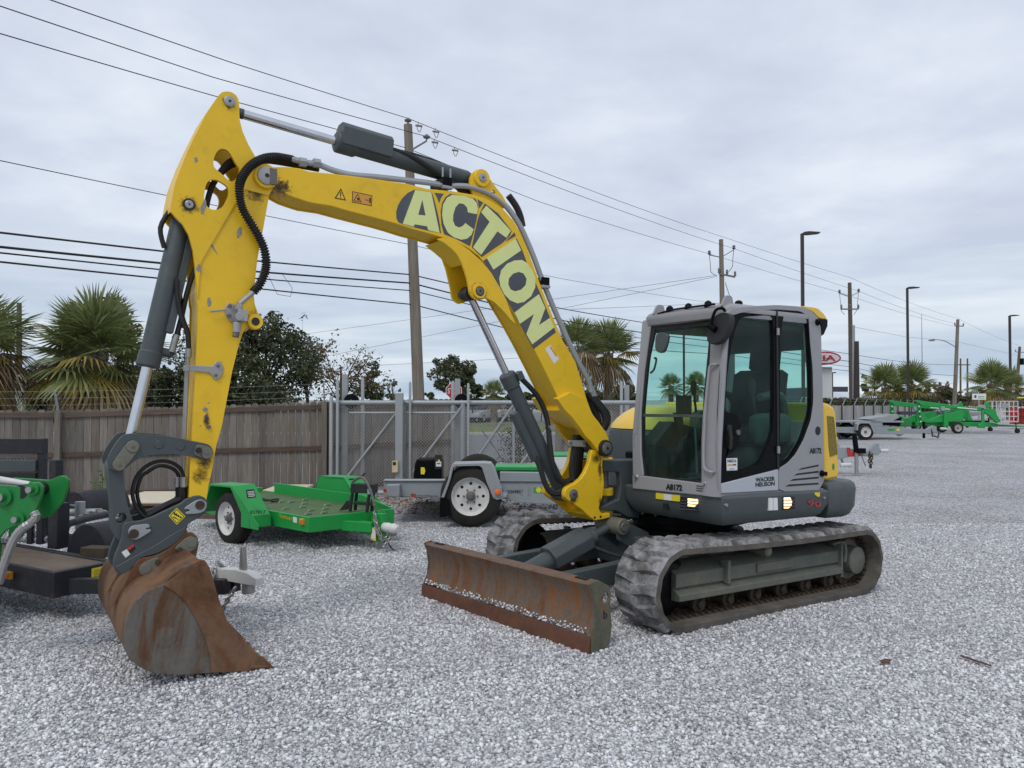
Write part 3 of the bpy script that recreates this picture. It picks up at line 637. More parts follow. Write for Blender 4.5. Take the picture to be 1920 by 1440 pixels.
# gravel caught on the lip of the blade
rng = random.Random(5); mb = MB(); bm = bmesh.new(); bmesh.ops.create_icosphere(bm, subdivisions=1, radius=1); bv = [v.co.copy() for v in bm.verts]; bf2 = [tuple(v.index for v in f.verts) for f in bm.faces]; bm.free()
for i in range(560):
    u = rng.random(); x = .04 + u * (BL - .09); r = rng.uniform(.005, .0125)
    if rng.random() < .5 * (1 - math.sin(u * 14) ** 2) and u < .9: continue
    c = BF.w(x, -.014 - rng.random() * .03, .125 + r * .8 + rng.random() ** 2 * .035)
    mb.add([c + Vector((v.x * rng.uniform(.7, 1.2), v.y * rng.uniform(.7, 1.2), v.z * rng.uniform(.6, 1))) * r for v in bv], bf2, M_['stone'])
tag(solo(mb, 'gravel_on_blade', tuple(BF.w(BL / 2, 0, .12)), 'pale gravel heaped along the lip of the rusty dozer blade', 'gravel', smooth=0), kind='stuff')
# push arms and lift cylinder
for yy in (-.42, .42):
    mb = MB(); A = MT.w(.62, yy, .36); B_ = MT.w(2.16, yy, .27); d = (B_ - A).normalized(); fr2 = Fr(A, ex=tuple(d), ey=tuple(MT.ey), ez=tuple(d.cross(MT.ey))); mb.box(fr2, 0, (B_ - A).length, -.05, .05, -.085, .085, M_['grey']); build(mb, 'blade_arm', EX, bevel=.008)
mb = MB(); A = MT.w(.95, 0, .64); B_ = MT.w(2.14, 0, .22); d = (B_ - A).normalized(); L_ = (B_ - A).length
mb.cyl(MT.w(.95, -.17, .64), MT.w(.95, .15, .64), .075, M_['olive'], n=20); mb.cyl(MT.w(.95, .15, .64), MT.w(.95, .165, .64), .045, M_['pin'], n=16)
mb.cyl(A, A + d * .4, .038, M_['grey']); mb.cyl(A + d * .25, B_, .085, M_['grey'])
up = d.cross(MT.ey); up = up if up.z > 0 else -up; fr2 = Fr(A + d * .34, ex=tuple(d), ey=tuple(MT.ey), ez=tuple(up))
pr = [(-.12, -.05), (-.12, .05), (-.06, .115), (.06, .115), (.12, .05), (.12, -.05)]
mb.loft([[fr2.w(x, y, z) for y, z in pr] for x in (0, .44)], M_['grey']); build(mb, 'blade_cylinder', EX, bevel=.008)
mb = MB()
for k in range(3): mb.tube([MT.w(.70, .16 + .04 * k, .50), MT.w(.95, .24 + .05 * k, .40), MT.w(1.12, .16 + .03 * k, .42), MT.w(1.25, .08, .48)], .016, M_['hose'])
build(mb, 'blade_hose', EX)
# ---- upper structure
def planring(pts, z, ins=0.0): return [MU.w(x, y, z + SL * x) for x, y in (inset2(pts, ins) if ins else pts)]
sk = [(.765, 1.02), (.745, 1.10), (.66, 1.125), (-.70, 1.125), (-.70, -.02), (.765, -.02)]
mb = MB(); mb.loft([planring(sk, .765, .09), planring(sk, .80, .05), planring(sk, .885, .008), planring(sk, 1.0, .0), planring(sk, 1.018, .018)], M_['skirt']); skirt = build(mb, 'side_skirt', EX, bevel=.006)
mb = MB(); mb.prism(MU, [(.06, .74), (.055, 1.03), (.058, 1.03), (.064, .74)], 1.0, 1.0, M_['ink']) if 0 else None
sidep = 1.127
zs = Z(1340, 820, 6.857)
def side_quad(mb, pts, m, y=sidep, t=.003, z=zs): mb.prism(MU, MU.ps(z(pts), y), y - .02, y + t, m)
side_quad(mb, [(693, 780), (745, 780), (747, 938), (697, 940)], M_['white']); side_quad(mb, [(755, 780), (805, 778), (810, 934), (757, 937)], M_['white'])
side_quad(mb, [(1283, 712), (1350, 708), (1348, 760), (1325, 765), (1290, 740)], M_['stickyel'])
for q in ((157, 872), (1410, 778)): x, z_ = MU.p(*zs([q])[0], sidep); mb.cyl(MU.w(x, sidep - .02, z_), MU.w(x, sidep + .004, z_), .012, M_['steel'], n=10)
P = lambda q: MU.w(*(lambda c: (c[0], sidep + .001, c[1]))(MU.p(*zs([q])[0], sidep)))
mb.text('90', P((1200, 880)), P((1365, 895)), P((1200, 810)), M_['red'], .002, .01)
build(mb, 'skirt_decal', skirt, smooth=0)
zf = Z(1040, 540, 3); FX = .767
def fq(mb, pts, m, x=FX, t=.003):
    q = [MU.px(u, v, x) for u, v in zf(pts)]; fr2 = Fr(MU.w(x, 0, 0), ex=tuple(MU.ey), ey=tuple(MU.ex), ez=(0, 0, 1)); mb.prism(fr2, q, -.02, t, m)
mb = MB(); fq(mb, [(570, 1152), (612, 1157), (612, 1190), (570, 1185)], M_['stickyel']); fq(mb, [(614, 1157), (660, 1162), (660, 1196), (614, 1191)], M_['white']); fq(mb, [(662, 1162), (705, 1166), (705, 1201), (662, 1197)], M_['stickyel'])
fq(mb, [(610, 1210), (635, 1213), (635, 1245), (610, 1242)], M_['ink']); build(mb, 'warning_sticker', skirt, smooth=0)
# working lights sunk in the skirt
def light(front):
    mb = MB()
    if front:
        fq(mb, [(708, 1175), (795, 1183), (795, 1257), (708, 1243)], M_['ink'], t=.004)
        for k in range(4): fq(mb, [(708, 1190 + 16 * k), (808, 1200 + 16 * k), (808, 1205 + 16 * k), (708, 1195 + 16 * k)], M_['skirt'], t=.010)
        fq(mb, [(752, 1183), (800, 1188), (808, 1203), (790, 1230), (752, 1230)], M_['lamp'], t=.008)
    else:
        side_quad(mb, [(880, 770), (1025, 762), (1028, 918), (882, 928)], M_['ink'], t=.004)
        side_quad(mb, [(884, 775), (960, 772), (985, 820), (975, 880), (940, 912), (884, 912)], M_['lamp'], t=.008)
        for k in range(3): side_quad(mb, [(880, 808 + 38 * k), (1028, 800 + 38 * k), (1028, 810 + 38 * k), (880, 818 + 38 * k)], M_['skirt'], t=.012)
    build(mb, 'working_light', skirt, smooth=0)
light(True); light(False)
cw = [(-.72, 1.11), (-1.08, 1.115), (-1.20, 1.09), (-1.34, .99), (-1.47, .74), (-1.56, .40), (-1.59, 0), (-1.56, -.40), (-1.47, -.74), (-1.34, -.99), (-1.20, -1.09), (-1.08, -1.115), (-.72, -1.11)]
mb = MB(); mb.loft([planring(cw, .735, .10), planring(cw, .76, .06), planring(cw, .84, .015), planring(cw, 1.01, 0), planring(cw, 1.055, .012), planring(cw, 1.075, .04)], M_['skirt']); cwo = build(mb, 'counterweight', EX, smooth=50, bevel=.006)
# engine cover behind the cab
mb = MB(); ec = MU.ps(zf([(1513, 640), (1545, 650), (1575, 672), (1584, 700), (1592, 800), (1605, 1070), (1545, 1082), (1520, 1082)]), 1.02); ec = chaikin(ec, 1, .12)
mb.prism(MU, ec, 1.02, -1.02, M_['hood']); hood = build(mb, 'engine_cover', EX, bevel=.03, seg=3)
mb = MB(); gr = MU.ps(zf([(1530, 718), (1568, 724), (1573, 760), (1590, 935), (1548, 950), (1541, 900)]), 1.02); mb.prism(MU, gr, 1.0, 1.026, flat('grille_mesh', (0.20, 0.15, 0.02), .7, sc=90, var=.6)); build(mb, 'grille', hood, bevel=.004)
mb = MB(); c_ = MU.p(*zf([(1567, 1005)])[0], 1.02); mb.prism(MU, [(c_[0] + .018 * math.cos(a), c_[1] + .032 * math.sin(a)) for a in np.linspace(0, 6.28, 15)[:-1]], 1.01, 1.024, M_['signgreen']); build(mb, 'round_sticker', hood, smooth=0)
# body on the right-hand side and nose
mb = MB(); rb = [(.22, -.10), (.22, -.66), (.12, -.94), (-.02, -1.06), (-.74, -1.08), (-.74, -.10)]
mb.loft([planring(rb, .80, .05), planring(rb, .90, 0), planring(rb, 1.42, 0), planring(rb, 1.50, .01), planring(rb, 1.515, .03)], M_['skirt']); build(mb, 'tank_body', EX, smooth=40, bevel=.006)
mb = MB()
hp = []
for z_, i_ in ((1.515, .012), (1.56, .005), (1.62, .035), (1.68, .09), (1.73, .17), (1.765, .28)): hp.append([MU.w(x - max(0, (x + .5)) * (z_ - 1.515) * .9, y, z_ + SL * x) for x, y in inset2([(.22, -.05), (.22, -.66), (.12, -.93), (-.02, -1.05), (-1.0, -1.07), (-1.0, -.05)], i_)])
mb.loft(hp, M_['hood']); build(mb, 'bonnet', EX, smooth=60)
mb = MB()
zk = Z(1000, 760, 6)
nose = MU.ps(zk([(785, 618), (1130, 618), (1130, 900), (1290, 1240), (1290, 1275), (1065, 1262), (945, 1190), (740, 1180), (745, 1150), (960, 1060), (985, 900), (975, 770), (945, 752), (790, 748)]), -.02)
mb.prism(MU, nose, -.02, -.08, M_['grey']); mb.prism(MU, nose, -.42, -.48, M_['grey'])
xs = [q[0] for q in nose]; zz = [q[1] for q in nose]
mb.box(MU, .03, .70, -.40, -.09, .80, 1.0, M_['grey'])
mb.box(MU, .30, .76, -.44, -.06, 1.16, 1.235, M_['grey']); mb.box(MU, .30, .76, -.44, -.06, .76, .84, M_['grey'])
mb.box(MU, .02, .34, -.46, -.04, .80, 1.30, M_['black'])
build(mb, 'swing_nose', EX, bevel=.01)
# ---- cab
CB = MB()
zc = Z(1040, 540, 3); SY = 1.10
fo = MU.w(.765, SY, 1.02 + .02); ft = MU.w(.605, SY, 2.55)
uz = (ft - fo).normalized(); FC = Fr(fo, ex=tuple(-MU.ey), ey=tuple((-MU.ey).cross(uz) * 1.0), ez=tuple(uz))
if FC.ey.dot(MU.ex) < 0: FC.ey = -FC.ey
def sp_(pts, y=SY): return MU.ps(zc(pts), y)
def fp_(pts, y=0.0): return FC.ps(zc(pts), y)
# roof strip + rear pillar + lower rear panel, one pressed side
roofside = chaikin(sp_([(962, 165), (985, 128), (1010, 114), (1110, 102), (1250, 95), (1385, 104), (1440, 126), (1482, 165), (1499, 230), (1503, 400), (1511, 700), (1518, 1135), (1262, 1148), (1262, 1015), (1312, 983), (1357, 934), (1402, 852), (1442, 745), (1457, 640), (1453, 450), (1438, 300), (1430, 160), (1380, 130), (1250, 121), (1130, 127), (1050, 139), (990, 157)]), 1, .12)
mb = MB(); mb.prism(MU, roofside, SY, SY - .07, M_['silver'])
cab = build(mb, 'cab', EX, bevel=.008)
# far side panel (mirror of the near), simple frame with window openings
mb = MB(); YF = .06
mb.box(MU, -.66, .74, YF, YF + .05, 1.02, 1.50, M_['silver']); mb.box(MU, -.66, -.56, YF, YF + .05, 1.50, 2.52, M_['silver']); mb.box(MU, -.60, .55, YF + .06, SY - .08, 2.44, 2.50, M_['cabin']); mb.box(MU, -.60, -.50, YF + .06, SY - .08, 2.28, 2.44, M_['cabin'])
mb.prism(MU, [(.74, 1.5), (.66, 1.5), (.53, 2.50), (.61, 2.55)], YF, YF + .05, M_['silver']); mb.box(MU, -.60, .60, YF, YF + .05, 2.46, 2.56, M_['silver'])
mb.box(MU, -.67, -.62, .11, SY - .07, 1.02, 1.62, M_['silver']); mb.box(MU, -.67, -.62, .11, SY - .07, 2.36, 2.55, M_['silver'])
build(mb, 'cab_frame', cab, bevel=.006)
# roof: shallow dome
mb = MB(); rp = [(.60, 1.09), (.45, 1.10), (-.45, 1.10), (-.60, 1.06), (-.66, .96), (-.66, .20), (-.60, .09), (-.45, .05), (.45, .05), (.58, .08), (.64, .15), (.66, .60), (.64, 1.03)]
def rr(z0, ins, up=0): return [MU.w(x, y, z0 + .012 * math.cos(x * 1.6) + up) for x, y in inset2(rp, ins)]
mb.loft([rr(2.50, .012), rr(2.54, .004), rr(2.575, .0), rr(2.60, .02), rr(2.618, .06), rr(2.630, .16), rr(2.636, .30)], M_['silver'])
build(mb, 'cab_roof', cab, smooth=60)
# black glazed side: border with two glass openings
blk = sp_([(990, 157), (1050, 140), (1130, 128), (1250, 122), (1380, 131), (1429, 160), (1437, 300), (1452, 450), (1456, 640), (1441, 745), (1401, 852), (1356, 934), (1311, 983), (1262, 1014), (932, 1100), (936, 700), (947, 500), (966, 300)], SY - .004)
gl1 = chaikin(sp_([(1040, 172), (1075, 160), (1205, 152), (1232, 175), (1232, 790), (1215, 852), (1165, 970), (1130, 1000), (995, 1045), (965, 1030), (955, 970), (975, 937), (1012, 918), (1043, 850), (1045, 745), (1020, 706), (966, 702), (960, 660), (975, 450), (1002, 280)], SY - .004), 1, .2)
gl2 = chaikin(sp_([(1268, 160), (1400, 156), (1424, 190), (1441, 450), (1443, 690), (1392, 850), (1332, 950), (1280, 992), (1268, 970)], SY - .004), 1, .15)
mb = MB(); mb.prism(MU, blk, SY - .004, SY - .045, M_['black'], holes=[gl1, gl2]); mb.prism(MU, sp_([(1246, 126), (1254, 126), (1262, 1012), (1252, 1016)]), SY - .02, SY + .004, M_['ink'])
door = build(mb, 'cab_door', cab, bevel=.004)
mb = MB(); mb.prism(MU, inset2(gl1, -.006), SY - .022, SY - .028, M_['glassdark']); build(mb, 'door_glass', door, smooth=0)
mb = MB(); mb.prism(MU, inset2(gl2, -.006), SY - .022, SY - .028, M_['glassdark']); build(mb, 'quarter_glass', cab, smooth=0)
mb = MB(); mb.prism(MU, sp_([(935, 1101), (1256, 1020), (1257, 1139), (937, 1156)]), SY + .004, SY - .04, M_['silver2']); lowp = build(mb, 'door_lower_panel', door, bevel=.006)
mb = MB(); mb.prism(MU, sp_([(930, 1158), (1262, 1141), (1518, 1128), (1518, 1138), (1262, 1152), (930, 1176)]), SY - .01, SY - .06, M_['silver']); build(mb, 'cab_sill', cab, bevel=.003)
mb = MB(); S3 = lambda q, y=SY + .005: (lambda c: MU.w(c[0], y, c[1]))(MU.p(*zc([q])[0], y))
mb.text('WACKER', S3((1130, 1092)), S3((1238, 1084)), S3((1130, 1067)), M_['ink'], .0015, .035); mb.text('NEUSON', S3((1130, 1119)), S3((1238, 1111)), S3((1130, 1095)), M_['ink'], .0015, .035)
build(mb, 'lettering', door, smooth=0)
mb = MB(); mb.text('A8172', S3((1434, 933), SY + .001), S3((1500, 931), SY + .001), S3((1434, 900), SY + .001), M_['ink'], .0015, .05)
for (x0, y0, x1, y1) in ((1368, 1025, 1484, 993), (1345, 1055, 1484, 1028), (1322, 1086, 1484, 1061), (1297, 1117, 1484, 1095)):
    mb.prism(MU, sp_([(x0, y0), (x0 + 20, y0 - 12), (x1, y1), (x1, y1 + 10)]), SY - .02, SY + .0015, M_['ink'])
build(mb, 'cab_stencil', cab, smooth=0)
mb = MB(); mb.prism(MU, sp_([(966, 958), (1027, 956), (1027, 1025), (968, 1027)]), SY - .001, SY + .001, M_['white'])
mb.text('0468316', S3((971, 982), SY + .0015), S3((1021, 981), SY + .0015), S3((971, 964), SY + .0015), M_['ink'], .001, .02)
mb.prism(MU, sp_([(972, 992), (1000, 991), (1000, 999), (972, 1000)]), SY, SY + .0018, M_['orange']); mb.prism(MU, sp_([(1002, 991), (1020, 990), (1020, 998), (1002, 999)]), SY, SY + .0018, M_['ink']); mb.prism(MU, sp_([(982, 1017), (1012, 1016), (1012, 1019), (982, 1020)]), SY, SY + .0018, M_['ink'])
build(mb, 'lot_sticker', door, smooth=0)
mb = MB(); h1 = S3((985, 795), SY + .02); h2 = S3((987, 905), SY + .02); mb.tube([h1, (h1 + h2) / 2 + MU.ey * .01, h2], .016, M_['steel'] if 0 else M_['cabin'], n=8); c_ = S3((1025, 812), SY - .01); mb.cyl(c_, c_ + MU.ey * .02, .022, M_['pin']); mb.box(Fr(S3((972, 790), SY - .01), yaw=215.1), -.03, .02, 0, .02, -.02, .03, M_['cabin'])
build(mb, 'door_handle', door)
mb = MB()
for q in ((1256, 265), (1259, 930)): a = S3(q, SY + .012); mb.cyl(a, a + Vector((0, 0, .06)), .014, M_['steel'])
for q in ((1475, 193), (1500, 1043)): a = S3(q, SY); mb.lathe(a, a + MU.ey * .05, [(0, .03), (.3, .03), (.5, .016), (1, .022)], M_['black'], 12)
a = S3((1478, 803), SY - .004); mb.cyl(a, a + MU.ey * .006, .04, M_['cabin'], n=20); build(mb, 'cab_fitting', cab)
# front corner pillar between windscreen and door
L = fp_([(884, 168), (882, 330), (876, 430), (852, 600), (840, 700), (832, 850), (832, 1000), (832, 1100), (832, 1166)])
Rr = sp_([(989, 157), (966, 290), (950, 430), (941, 600), (936, 700), (930, 850), (929, 1000), (930, 1100), (932, 1177)])
mb = MB(); ringsP = []
for (lx, lz), (rx, rz) in zip(L, Rr):
    a = FC.w(lx, 0, lz); c = MU.w(rx, SY, rz); zc_ = (a.z + c.z) / 2; front = FC.w(0, 0, (zc_ - fo.z) / uz.z)
    k1 = a.lerp(Vector((front.x, front.y, a.z)), .72) + MU.ex * .012; k2 = Vector((front.x, front.y, c.z)).lerp(c, .30) + MU.ex * .006; inn = (a + c) / 2 - MU.ex * .07 - MU.ey * .05
    ringsP.append([a - FC.ey * .02, a + FC.ey * .012, a.lerp(k1, .5) + FC.ey * .022, k1, k2, c.lerp(k2, .4) + MU.ey * .008, c, c - MU.ey * .03, inn])
mb.loft(ringsP, M_['silver']); build(mb, 'front_pillar', cab, smooth=60)
# windscreen frame on the leaning front plane
mb = MB(); FYs = .0
mb.prism(FC, fp_([(440, 1052), (500, 1056), (833, 1098), (833, 1168), (441, 1130)]), .01, -.05, M_['silver'])
mb.prism(FC, chaikin(fp_([(520, 168), (551, 185), (538, 240), (505, 480), (487, 700), (488, 930), (503, 1060), (442, 1055), (441, 900), (452, 700), (470, 450), (494, 300), (513, 190)]), 1, .1), .01, -.06, M_['silver'])
mb.prism(FC, fp_([(520, 168), (700, 160), (886, 148), (972, 140), (965, 190), (886, 172), (700, 200), (545, 214)]), .012, -.06, M_['silver'])
build(mb, 'windscreen_frame', cab, bevel=.012)
mb = MB(); wsc = [(548, 214), (880, 190), (878, 330), (850, 600), (836, 850), (833, 1097), (503, 1058), (489, 930), (489, 700), (517, 400)]
sealo = fp_(wsc, -.01); seali = fp_([(566, 232), (872, 208), (866, 330), (840, 600), (827, 850), (824, 1086), (516, 1050), (502, 930), (500, 700), (530, 400)], -.01)
mb.prism(FC, sealo, -.006, -.03, M_['ink'], holes=[seali]); mb.prism(FC, fp_([(500, 708), (836, 712), (836, 728), (500, 724)], -.01), -.004, -.02, M_['seatgreen']); build(mb, 'windscreen_seal', cab, smooth=0)
mb = MB(); mb.prism(FC, fp_(wsc, -.01), -.012, -.017, M_['glass']); build(mb, 'windscreen', cab, smooth=0)
mb = MB(); FCp = lambda q, y=.014: (lambda c: FC.w(c[0], y, c[1]))(FC.p(*zc([q])[0], y))
mb.text('A8172', FCp((625, 1135)), FCp((717, 1143)), FCp((625, 1100)), M_['ink'], .0015, .05)
for k in range(3): a, b_ = FCp((797, 1112 + 13 * k)), FCp((848, 1118 + 13 * k)); mb.cyl(a, b_, .003, M_['ink'], n=6)
build(mb, 'front_stencil', cab, smooth=0)
mb = MB()
for q in ((468, 1062), (852, 1100)): a = FCp(q, .0); mb.lathe(a, a + FC.ey * .045, [(0, .022), (.4, .022), (.6, .012), (1, .016)], M_['steel'], 12)
build(mb, 'pillar_knob', cab)
# glass of the far side and of the rear
mb = MB(); mb.prism(MU, [(-.56, 1.5), (.66, 1.5), (.54, 2.46), (-.56, 2.46)], YF + .02, YF + .026, M_['glass']); build(mb, 'right_window', cab, smooth=0)
mb = MB(); mb.box(MU, -.65, -.644, .11, SY - .07, 1.62, 2.36, M_['glass']); build(mb, 'rear_window', cab, smooth=0)
# interior
mb = MB(); mb.box(MU, -.60, .70, .12, SY - .06, 1.03, 1.10, M_['cabfloor']); mb.box(MU, -.62, -.30, .12, SY - .08, 1.10, 1.42, M_['cabin']); mb.prism(MU, [(.12, 1.1), (.70, 1.1), (.70, 1.42), (.46, 1.62), (.12, 1.55)], .12, .30, M_['cabin'])
build(mb, 'cab_floor', cab, bevel=.01)
mb = MB()
def sbox(x0, x1, y0, y1, z0, z1, m, tilt=0):
    mb.loft([[MU.w(x + tilt * (z - z0), y, z) for x, y in inset2([(x0, y0), (x1, y0), (x1, y1), (x0, y1)], i)] for z, i in ((z0, .03), (z0 + .03, 0), (z1 - .04, 0), (z1, .04))], m)
sbox(-.36, .16, .36, .84, 1.42, 1.58, M_['seatfab']); sbox(-.42, -.24, .36, .84, 1.56, 2.10, M_['seatfab'], -.18); sbox(-.52, -.42, .46, .74, 2.09, 2.32, M_['seatfab'], -.15)
sbox(-.34, .12, .20, .32, 1.42, 1.72, M_['seatgreen']); sbox(-.34, .12, .88, .98, 1.42, 1.70, M_['seatgreen']); sbox(-.30, .10, .30, .90, 1.10, 1.42, M_['cabin'])
mb.tube([MU.w(-.40, .34, 1.66), MU.w(-.30, .33, 1.86), MU.w(.02, .31, 1.86)], .035, M_['cabin']); mb.tube([MU.w(-.40, .88, 1.66), MU.w(-.30, .90, 1.86), MU.w(.02, .92, 1.84)], .035, M_['seatgreen'])
build(mb, 'operator_seat', cab, smooth=60)
mb = MB()
for y in (.26, .93): mb.tube([MU.w(.10, y, 1.70), MU.w(.12, y, 1.82), MU.w(.13, y, 1.90)], .012, M_['cabin']); mb.lathe(MU.w(.13, y, 1.86), MU.w(.14, y, 2.0), [(0, .02), (.4, .03), (.8, .028), (1, .015)], M_['cabin'], 12)
for y in (.52, .66): mb.tube([MU.w(.38, y, 1.10), MU.w(.40, y, 1.45), MU.w(.42, y, 1.68)], .012, M_['seatgreen']); mb.box(MU, .32, .50, y - .05, y + .05, 1.13, 1.16, M_['cabin'])
mb.prism(MU, [(.30, 1.1), (.34, 1.1), (.46, 1.7), (.40, 1.7)], .30, .36, M_['cabin']); mb.box(MU, .34, .42, .30, .42, 1.68, 1.86, M_['cabin'])
build(mb, 'control_lever', cab)
mb = MB(); mb.tube([FCp((553, 240), -.06), FCp((530, 330), -.06), FCp((510, 480), -.06), FCp((503, 640), -.06)], .022, M_['ink']); mb.tube([FCp((560, 395), -.08), FCp((572, 400), -.10), FCp((560, 455), -.10), FCp((538, 480), -.08)], .010, M_['ink'])
build(mb, 'inside_handle', cab)
mb = MB(); FM = Fr(FC.w(0, .10, 0), ex=tuple(FC.ex), ey=tuple(FC.ey), ez=tuple(FC.ez))
mm_ = chaikin(FM.ps(zc([(565, 262), (600, 247), (638, 262), (630, 310), (612, 360), (585, 365), (562, 350)]), 0), 1, .2); mb.prism(FM, mm_, 0, -.035, M_['grey']); build(mb, 'far_mirror', cab, bevel=.008)
# mirror on the near front corner
mb = MB(); FM2 = Fr(FC.w(0, .12, 0), ex=tuple(FC.ex), ey=tuple(FC.ey), ez=tuple(FC.ez))
mp_ = chaikin(FM2.ps(zc([(900, 160), (945, 136), (985, 142), (994, 175), (985, 225), (955, 285), (920, 312), (880, 318), (860, 298), (862, 262), (880, 200)]), 0), 2, .22)
mb.prism(FM2, mp_, .012, -.05, M_['mirror'])
Pm = lambda q, y=.0: (lambda c: FM2.w(c[0], y, c[1]))(FM2.p(*zc([q])[0], y))
mb.tube([Pm((880, 215), .03), Pm((885, 180), .04), Pm((900, 135), .04), Pm((918, 117), .03), Pm((945, 115), .0), Pm((958, 130), -.05)], .014, M_['black'], n=8)
mb.cyl(Pm((868, 212), .03), Pm((905, 235), .03), .028, M_['black']); build(mb, 'wing_mirror', cab, bevel=.01, smooth=50)
mb = MB(); Ph = lambda q, y=.05: (lambda c: FC.w(c[0], y, c[1]))(FC.p(*zc([q])[0], y))
mb.tube([Ph((930, 430), -.0), Ph((905, 430), .05), Ph((878, 436), .055), Ph((868, 470), .055), Ph((850, 650), .055), Ph((840, 850), .055), Ph((838, 985), .055), Ph((850, 1022), .055), Ph((880, 1035), .05), Ph((905, 1035), .0)], .012, M_['silver'], n=8)
build(mb, 'grab_rail', cab)
# roof details
mb = MB()
for y in (.40, .62, .84): mb.lathe(MU.w(.60, y, 2.60), MU.w(.60, y, 2.665), [(0, .035), (.5, .035), (.8, .028), (1, .01)], M_['black'], 12)
mb.lathe(MU.w(.40, 1.0, 2.62), MU.w(.40, 1.0, 2.665), [(0, .035), (.5, .035), (.8, .028), (1, .01)], M_['black'], 12)
mb.tube([MU.w(.63, .28, 2.60), MU.w(.64, .50, 2.62), MU.w(.645, .95, 2.62)], .009, M_['black'])
for y in (.24, 1.02): mb.prism(MU, chaikin([(.66, 2.58), (.50, 2.61), (.52, 2.69), (.60, 2.69)], 1), y - .01, y + .01, M_['silver'])
build(mb, 'roof_fitting', cab)
mb = MB(); mb.prism(MU, chaikin(sp_([(1385, 105), (1400, 101), (1480, 112), (1515, 145), (1535, 176), (1490, 170), (1450, 130)], .98), 1, .15), .98, .22, M_['hood']); mb.prism(MU, sp_([(1486, 168), (1537, 176), (1536, 214), (1515, 262), (1498, 272), (1500, 200)], .96), .96, .26, M_['black']); build(mb, 'rear_roof_cowl', cab, bevel=.012)
# ------------------------------------------------------------------ boom, arm, cylinders and bucket
BO = Fr(MU.w(.90, -.15, 0), yaw=213.5)
HB = .145                                        # half width of the boom box
zb = Z(720, 300, 3.6); zh = Z(480, 160, 4.0); zg = Z(600, 200, 2.5714); zl = Z(820, 640, 4.0); zk = Z(1000, 760, 6.0)
up_edge = zh([(-20, 650), (0, 622), (60, 608), (130, 614), (230, 610), (330, 622), (400, 645), (560, 660), (880, 700), (1120, 735)]) + zb([(300, 195), (450, 208), (600, 233), (700, 266), (800, 325), (872, 405), (922, 490), (962, 580), (1002, 690), (1042, 800), (1102, 960), (1200, 1205)]) + zl([(1035, 150), (1085, 300), (1120, 430), (1160, 545)])
lo_edge = zl([(905, 420), (800, 205)]) + zb([(1000, 1250), (930, 1120), (850, 985), (800, 900), (740, 800), (690, 715), (640, 650), (560, 590), (470, 548), (400, 525), (300, 497), (200, 470), (100, 437), (0, 408)]) + zh([(700, 945), (560, 905), (400, 880), (310, 850), (250, 828), (190, 795), (140, 765), (90, 765), (40, 755), (0, 720)])
foot_join = zl([(1010, 540)])
outline = up_edge + zl([(1180, 600), (1100, 640), (1000, 590), (960, 520)]) + lo_edge
o2 = BO.ps(outline, HB)
mb = MB(); mb.prism(BO, inset2(o2, .012), HB - .012, -HB + .012, M_['yellow']); mb.prism(BO, o2, HB, HB - .014, M_['yellow']); mb.prism(BO, o2, -HB, -HB + .014, M_['yellow'])
# forged foot: a fork of two cheeks down to the foot pin
foot = zl([(1120, 430), (1160, 540), (1215, 610), (1270, 690), (1290, 745), (1296, 800), (1285, 840), (1255, 855), (1225, 845), (1190, 800), (1150, 750), (1110, 710), (1065, 640), (1010, 570), (960, 520), (900, 430), (1000, 380)])
HF = .20
ft_ = BO.ps(foot, HF)
for s in (1, -1): mb.prism(BO, ft_, s * HF, s * (HF - .07), M_['yellow'])
boom = build(mb, 'boom', EX, bevel=.006)
mb = MB(); fl = BO.ps(zl([(960, 520), (1020, 430), (1120, 470), (1160, 545), (1180, 600), (1120, 660), (1040, 600)]), HF); mb.prism(BO, fl, HF - .06, -HF + .06, M_['yellow']); build(mb, 'foot_web', boom, bevel=.01)
# gussets carrying the lift-cylinder eye
gus = zb([(400, 525), (350, 535), (400, 560), (450, 600), (490, 640), (522, 700), (550, 780), (565, 840), (572, 900), (592, 930), (620, 947), (650, 942), (690, 935), (740, 960), (800, 1020), (850, 1080), (888, 1115), (860, 1050), (815, 930), (760, 830), (700, 740), (650, 680), (560, 600), (480, 552)])
g2 = BO.ps(gus, HB)
mb = MB(); mb.prism(BO, chaikin(g2, 1, .15), HB + .012, HB - .01, M_['yellow']); g3_ = BO.ps(zb([(430, 545), (500, 610), (532, 700), (550, 780), (565, 840), (572, 900), (592, 930), (620, 947), (650, 942), (700, 915), (760, 860), (700, 740), (650, 680), (560, 600), (480, 552)]), HB); mb.prism(BO, chaikin(g3_, 1, .15), -HB - .012, -HB + .01, M_['yellow'])
web = BO.ps(zb([(385, 540), (430, 525), (480, 552), (560, 600), (600, 640), (560, 700), (505, 640), (450, 590)]), HB); mb.prism(BO, web, HB - .01, -HB + .01, M_['yellow'])
build(mb, 'lift_bracket', boom, bevel=.005)
def pinat(mb, q, y, r, m=None, t=.02, inner=True):
    x, z = BO.p(q[0], q[1], y); m = m or M_['pin']
    mb.lathe(BO.w(x, -y - t, z), BO.w(x, y + t, z), [(0, r * .9), (.01, r), (.99, r), (1, r * .85)], m, 22)
    if inner: mb.cyl(BO.w(x, y + t, z), BO.w(x, y + t + .002, z), r * .25, M_['grease'], n=10)
    return x, z
def ring(mb, q, y, r0, r1, m, t=.012):
    x, z = BO.p(q[0], q[1], y); mb.lathe(BO.w(x, y - .02, z), BO.w(x, y + t, z), [(0, r1), (.7, r1), (1, r1 * .93)], m, 26)
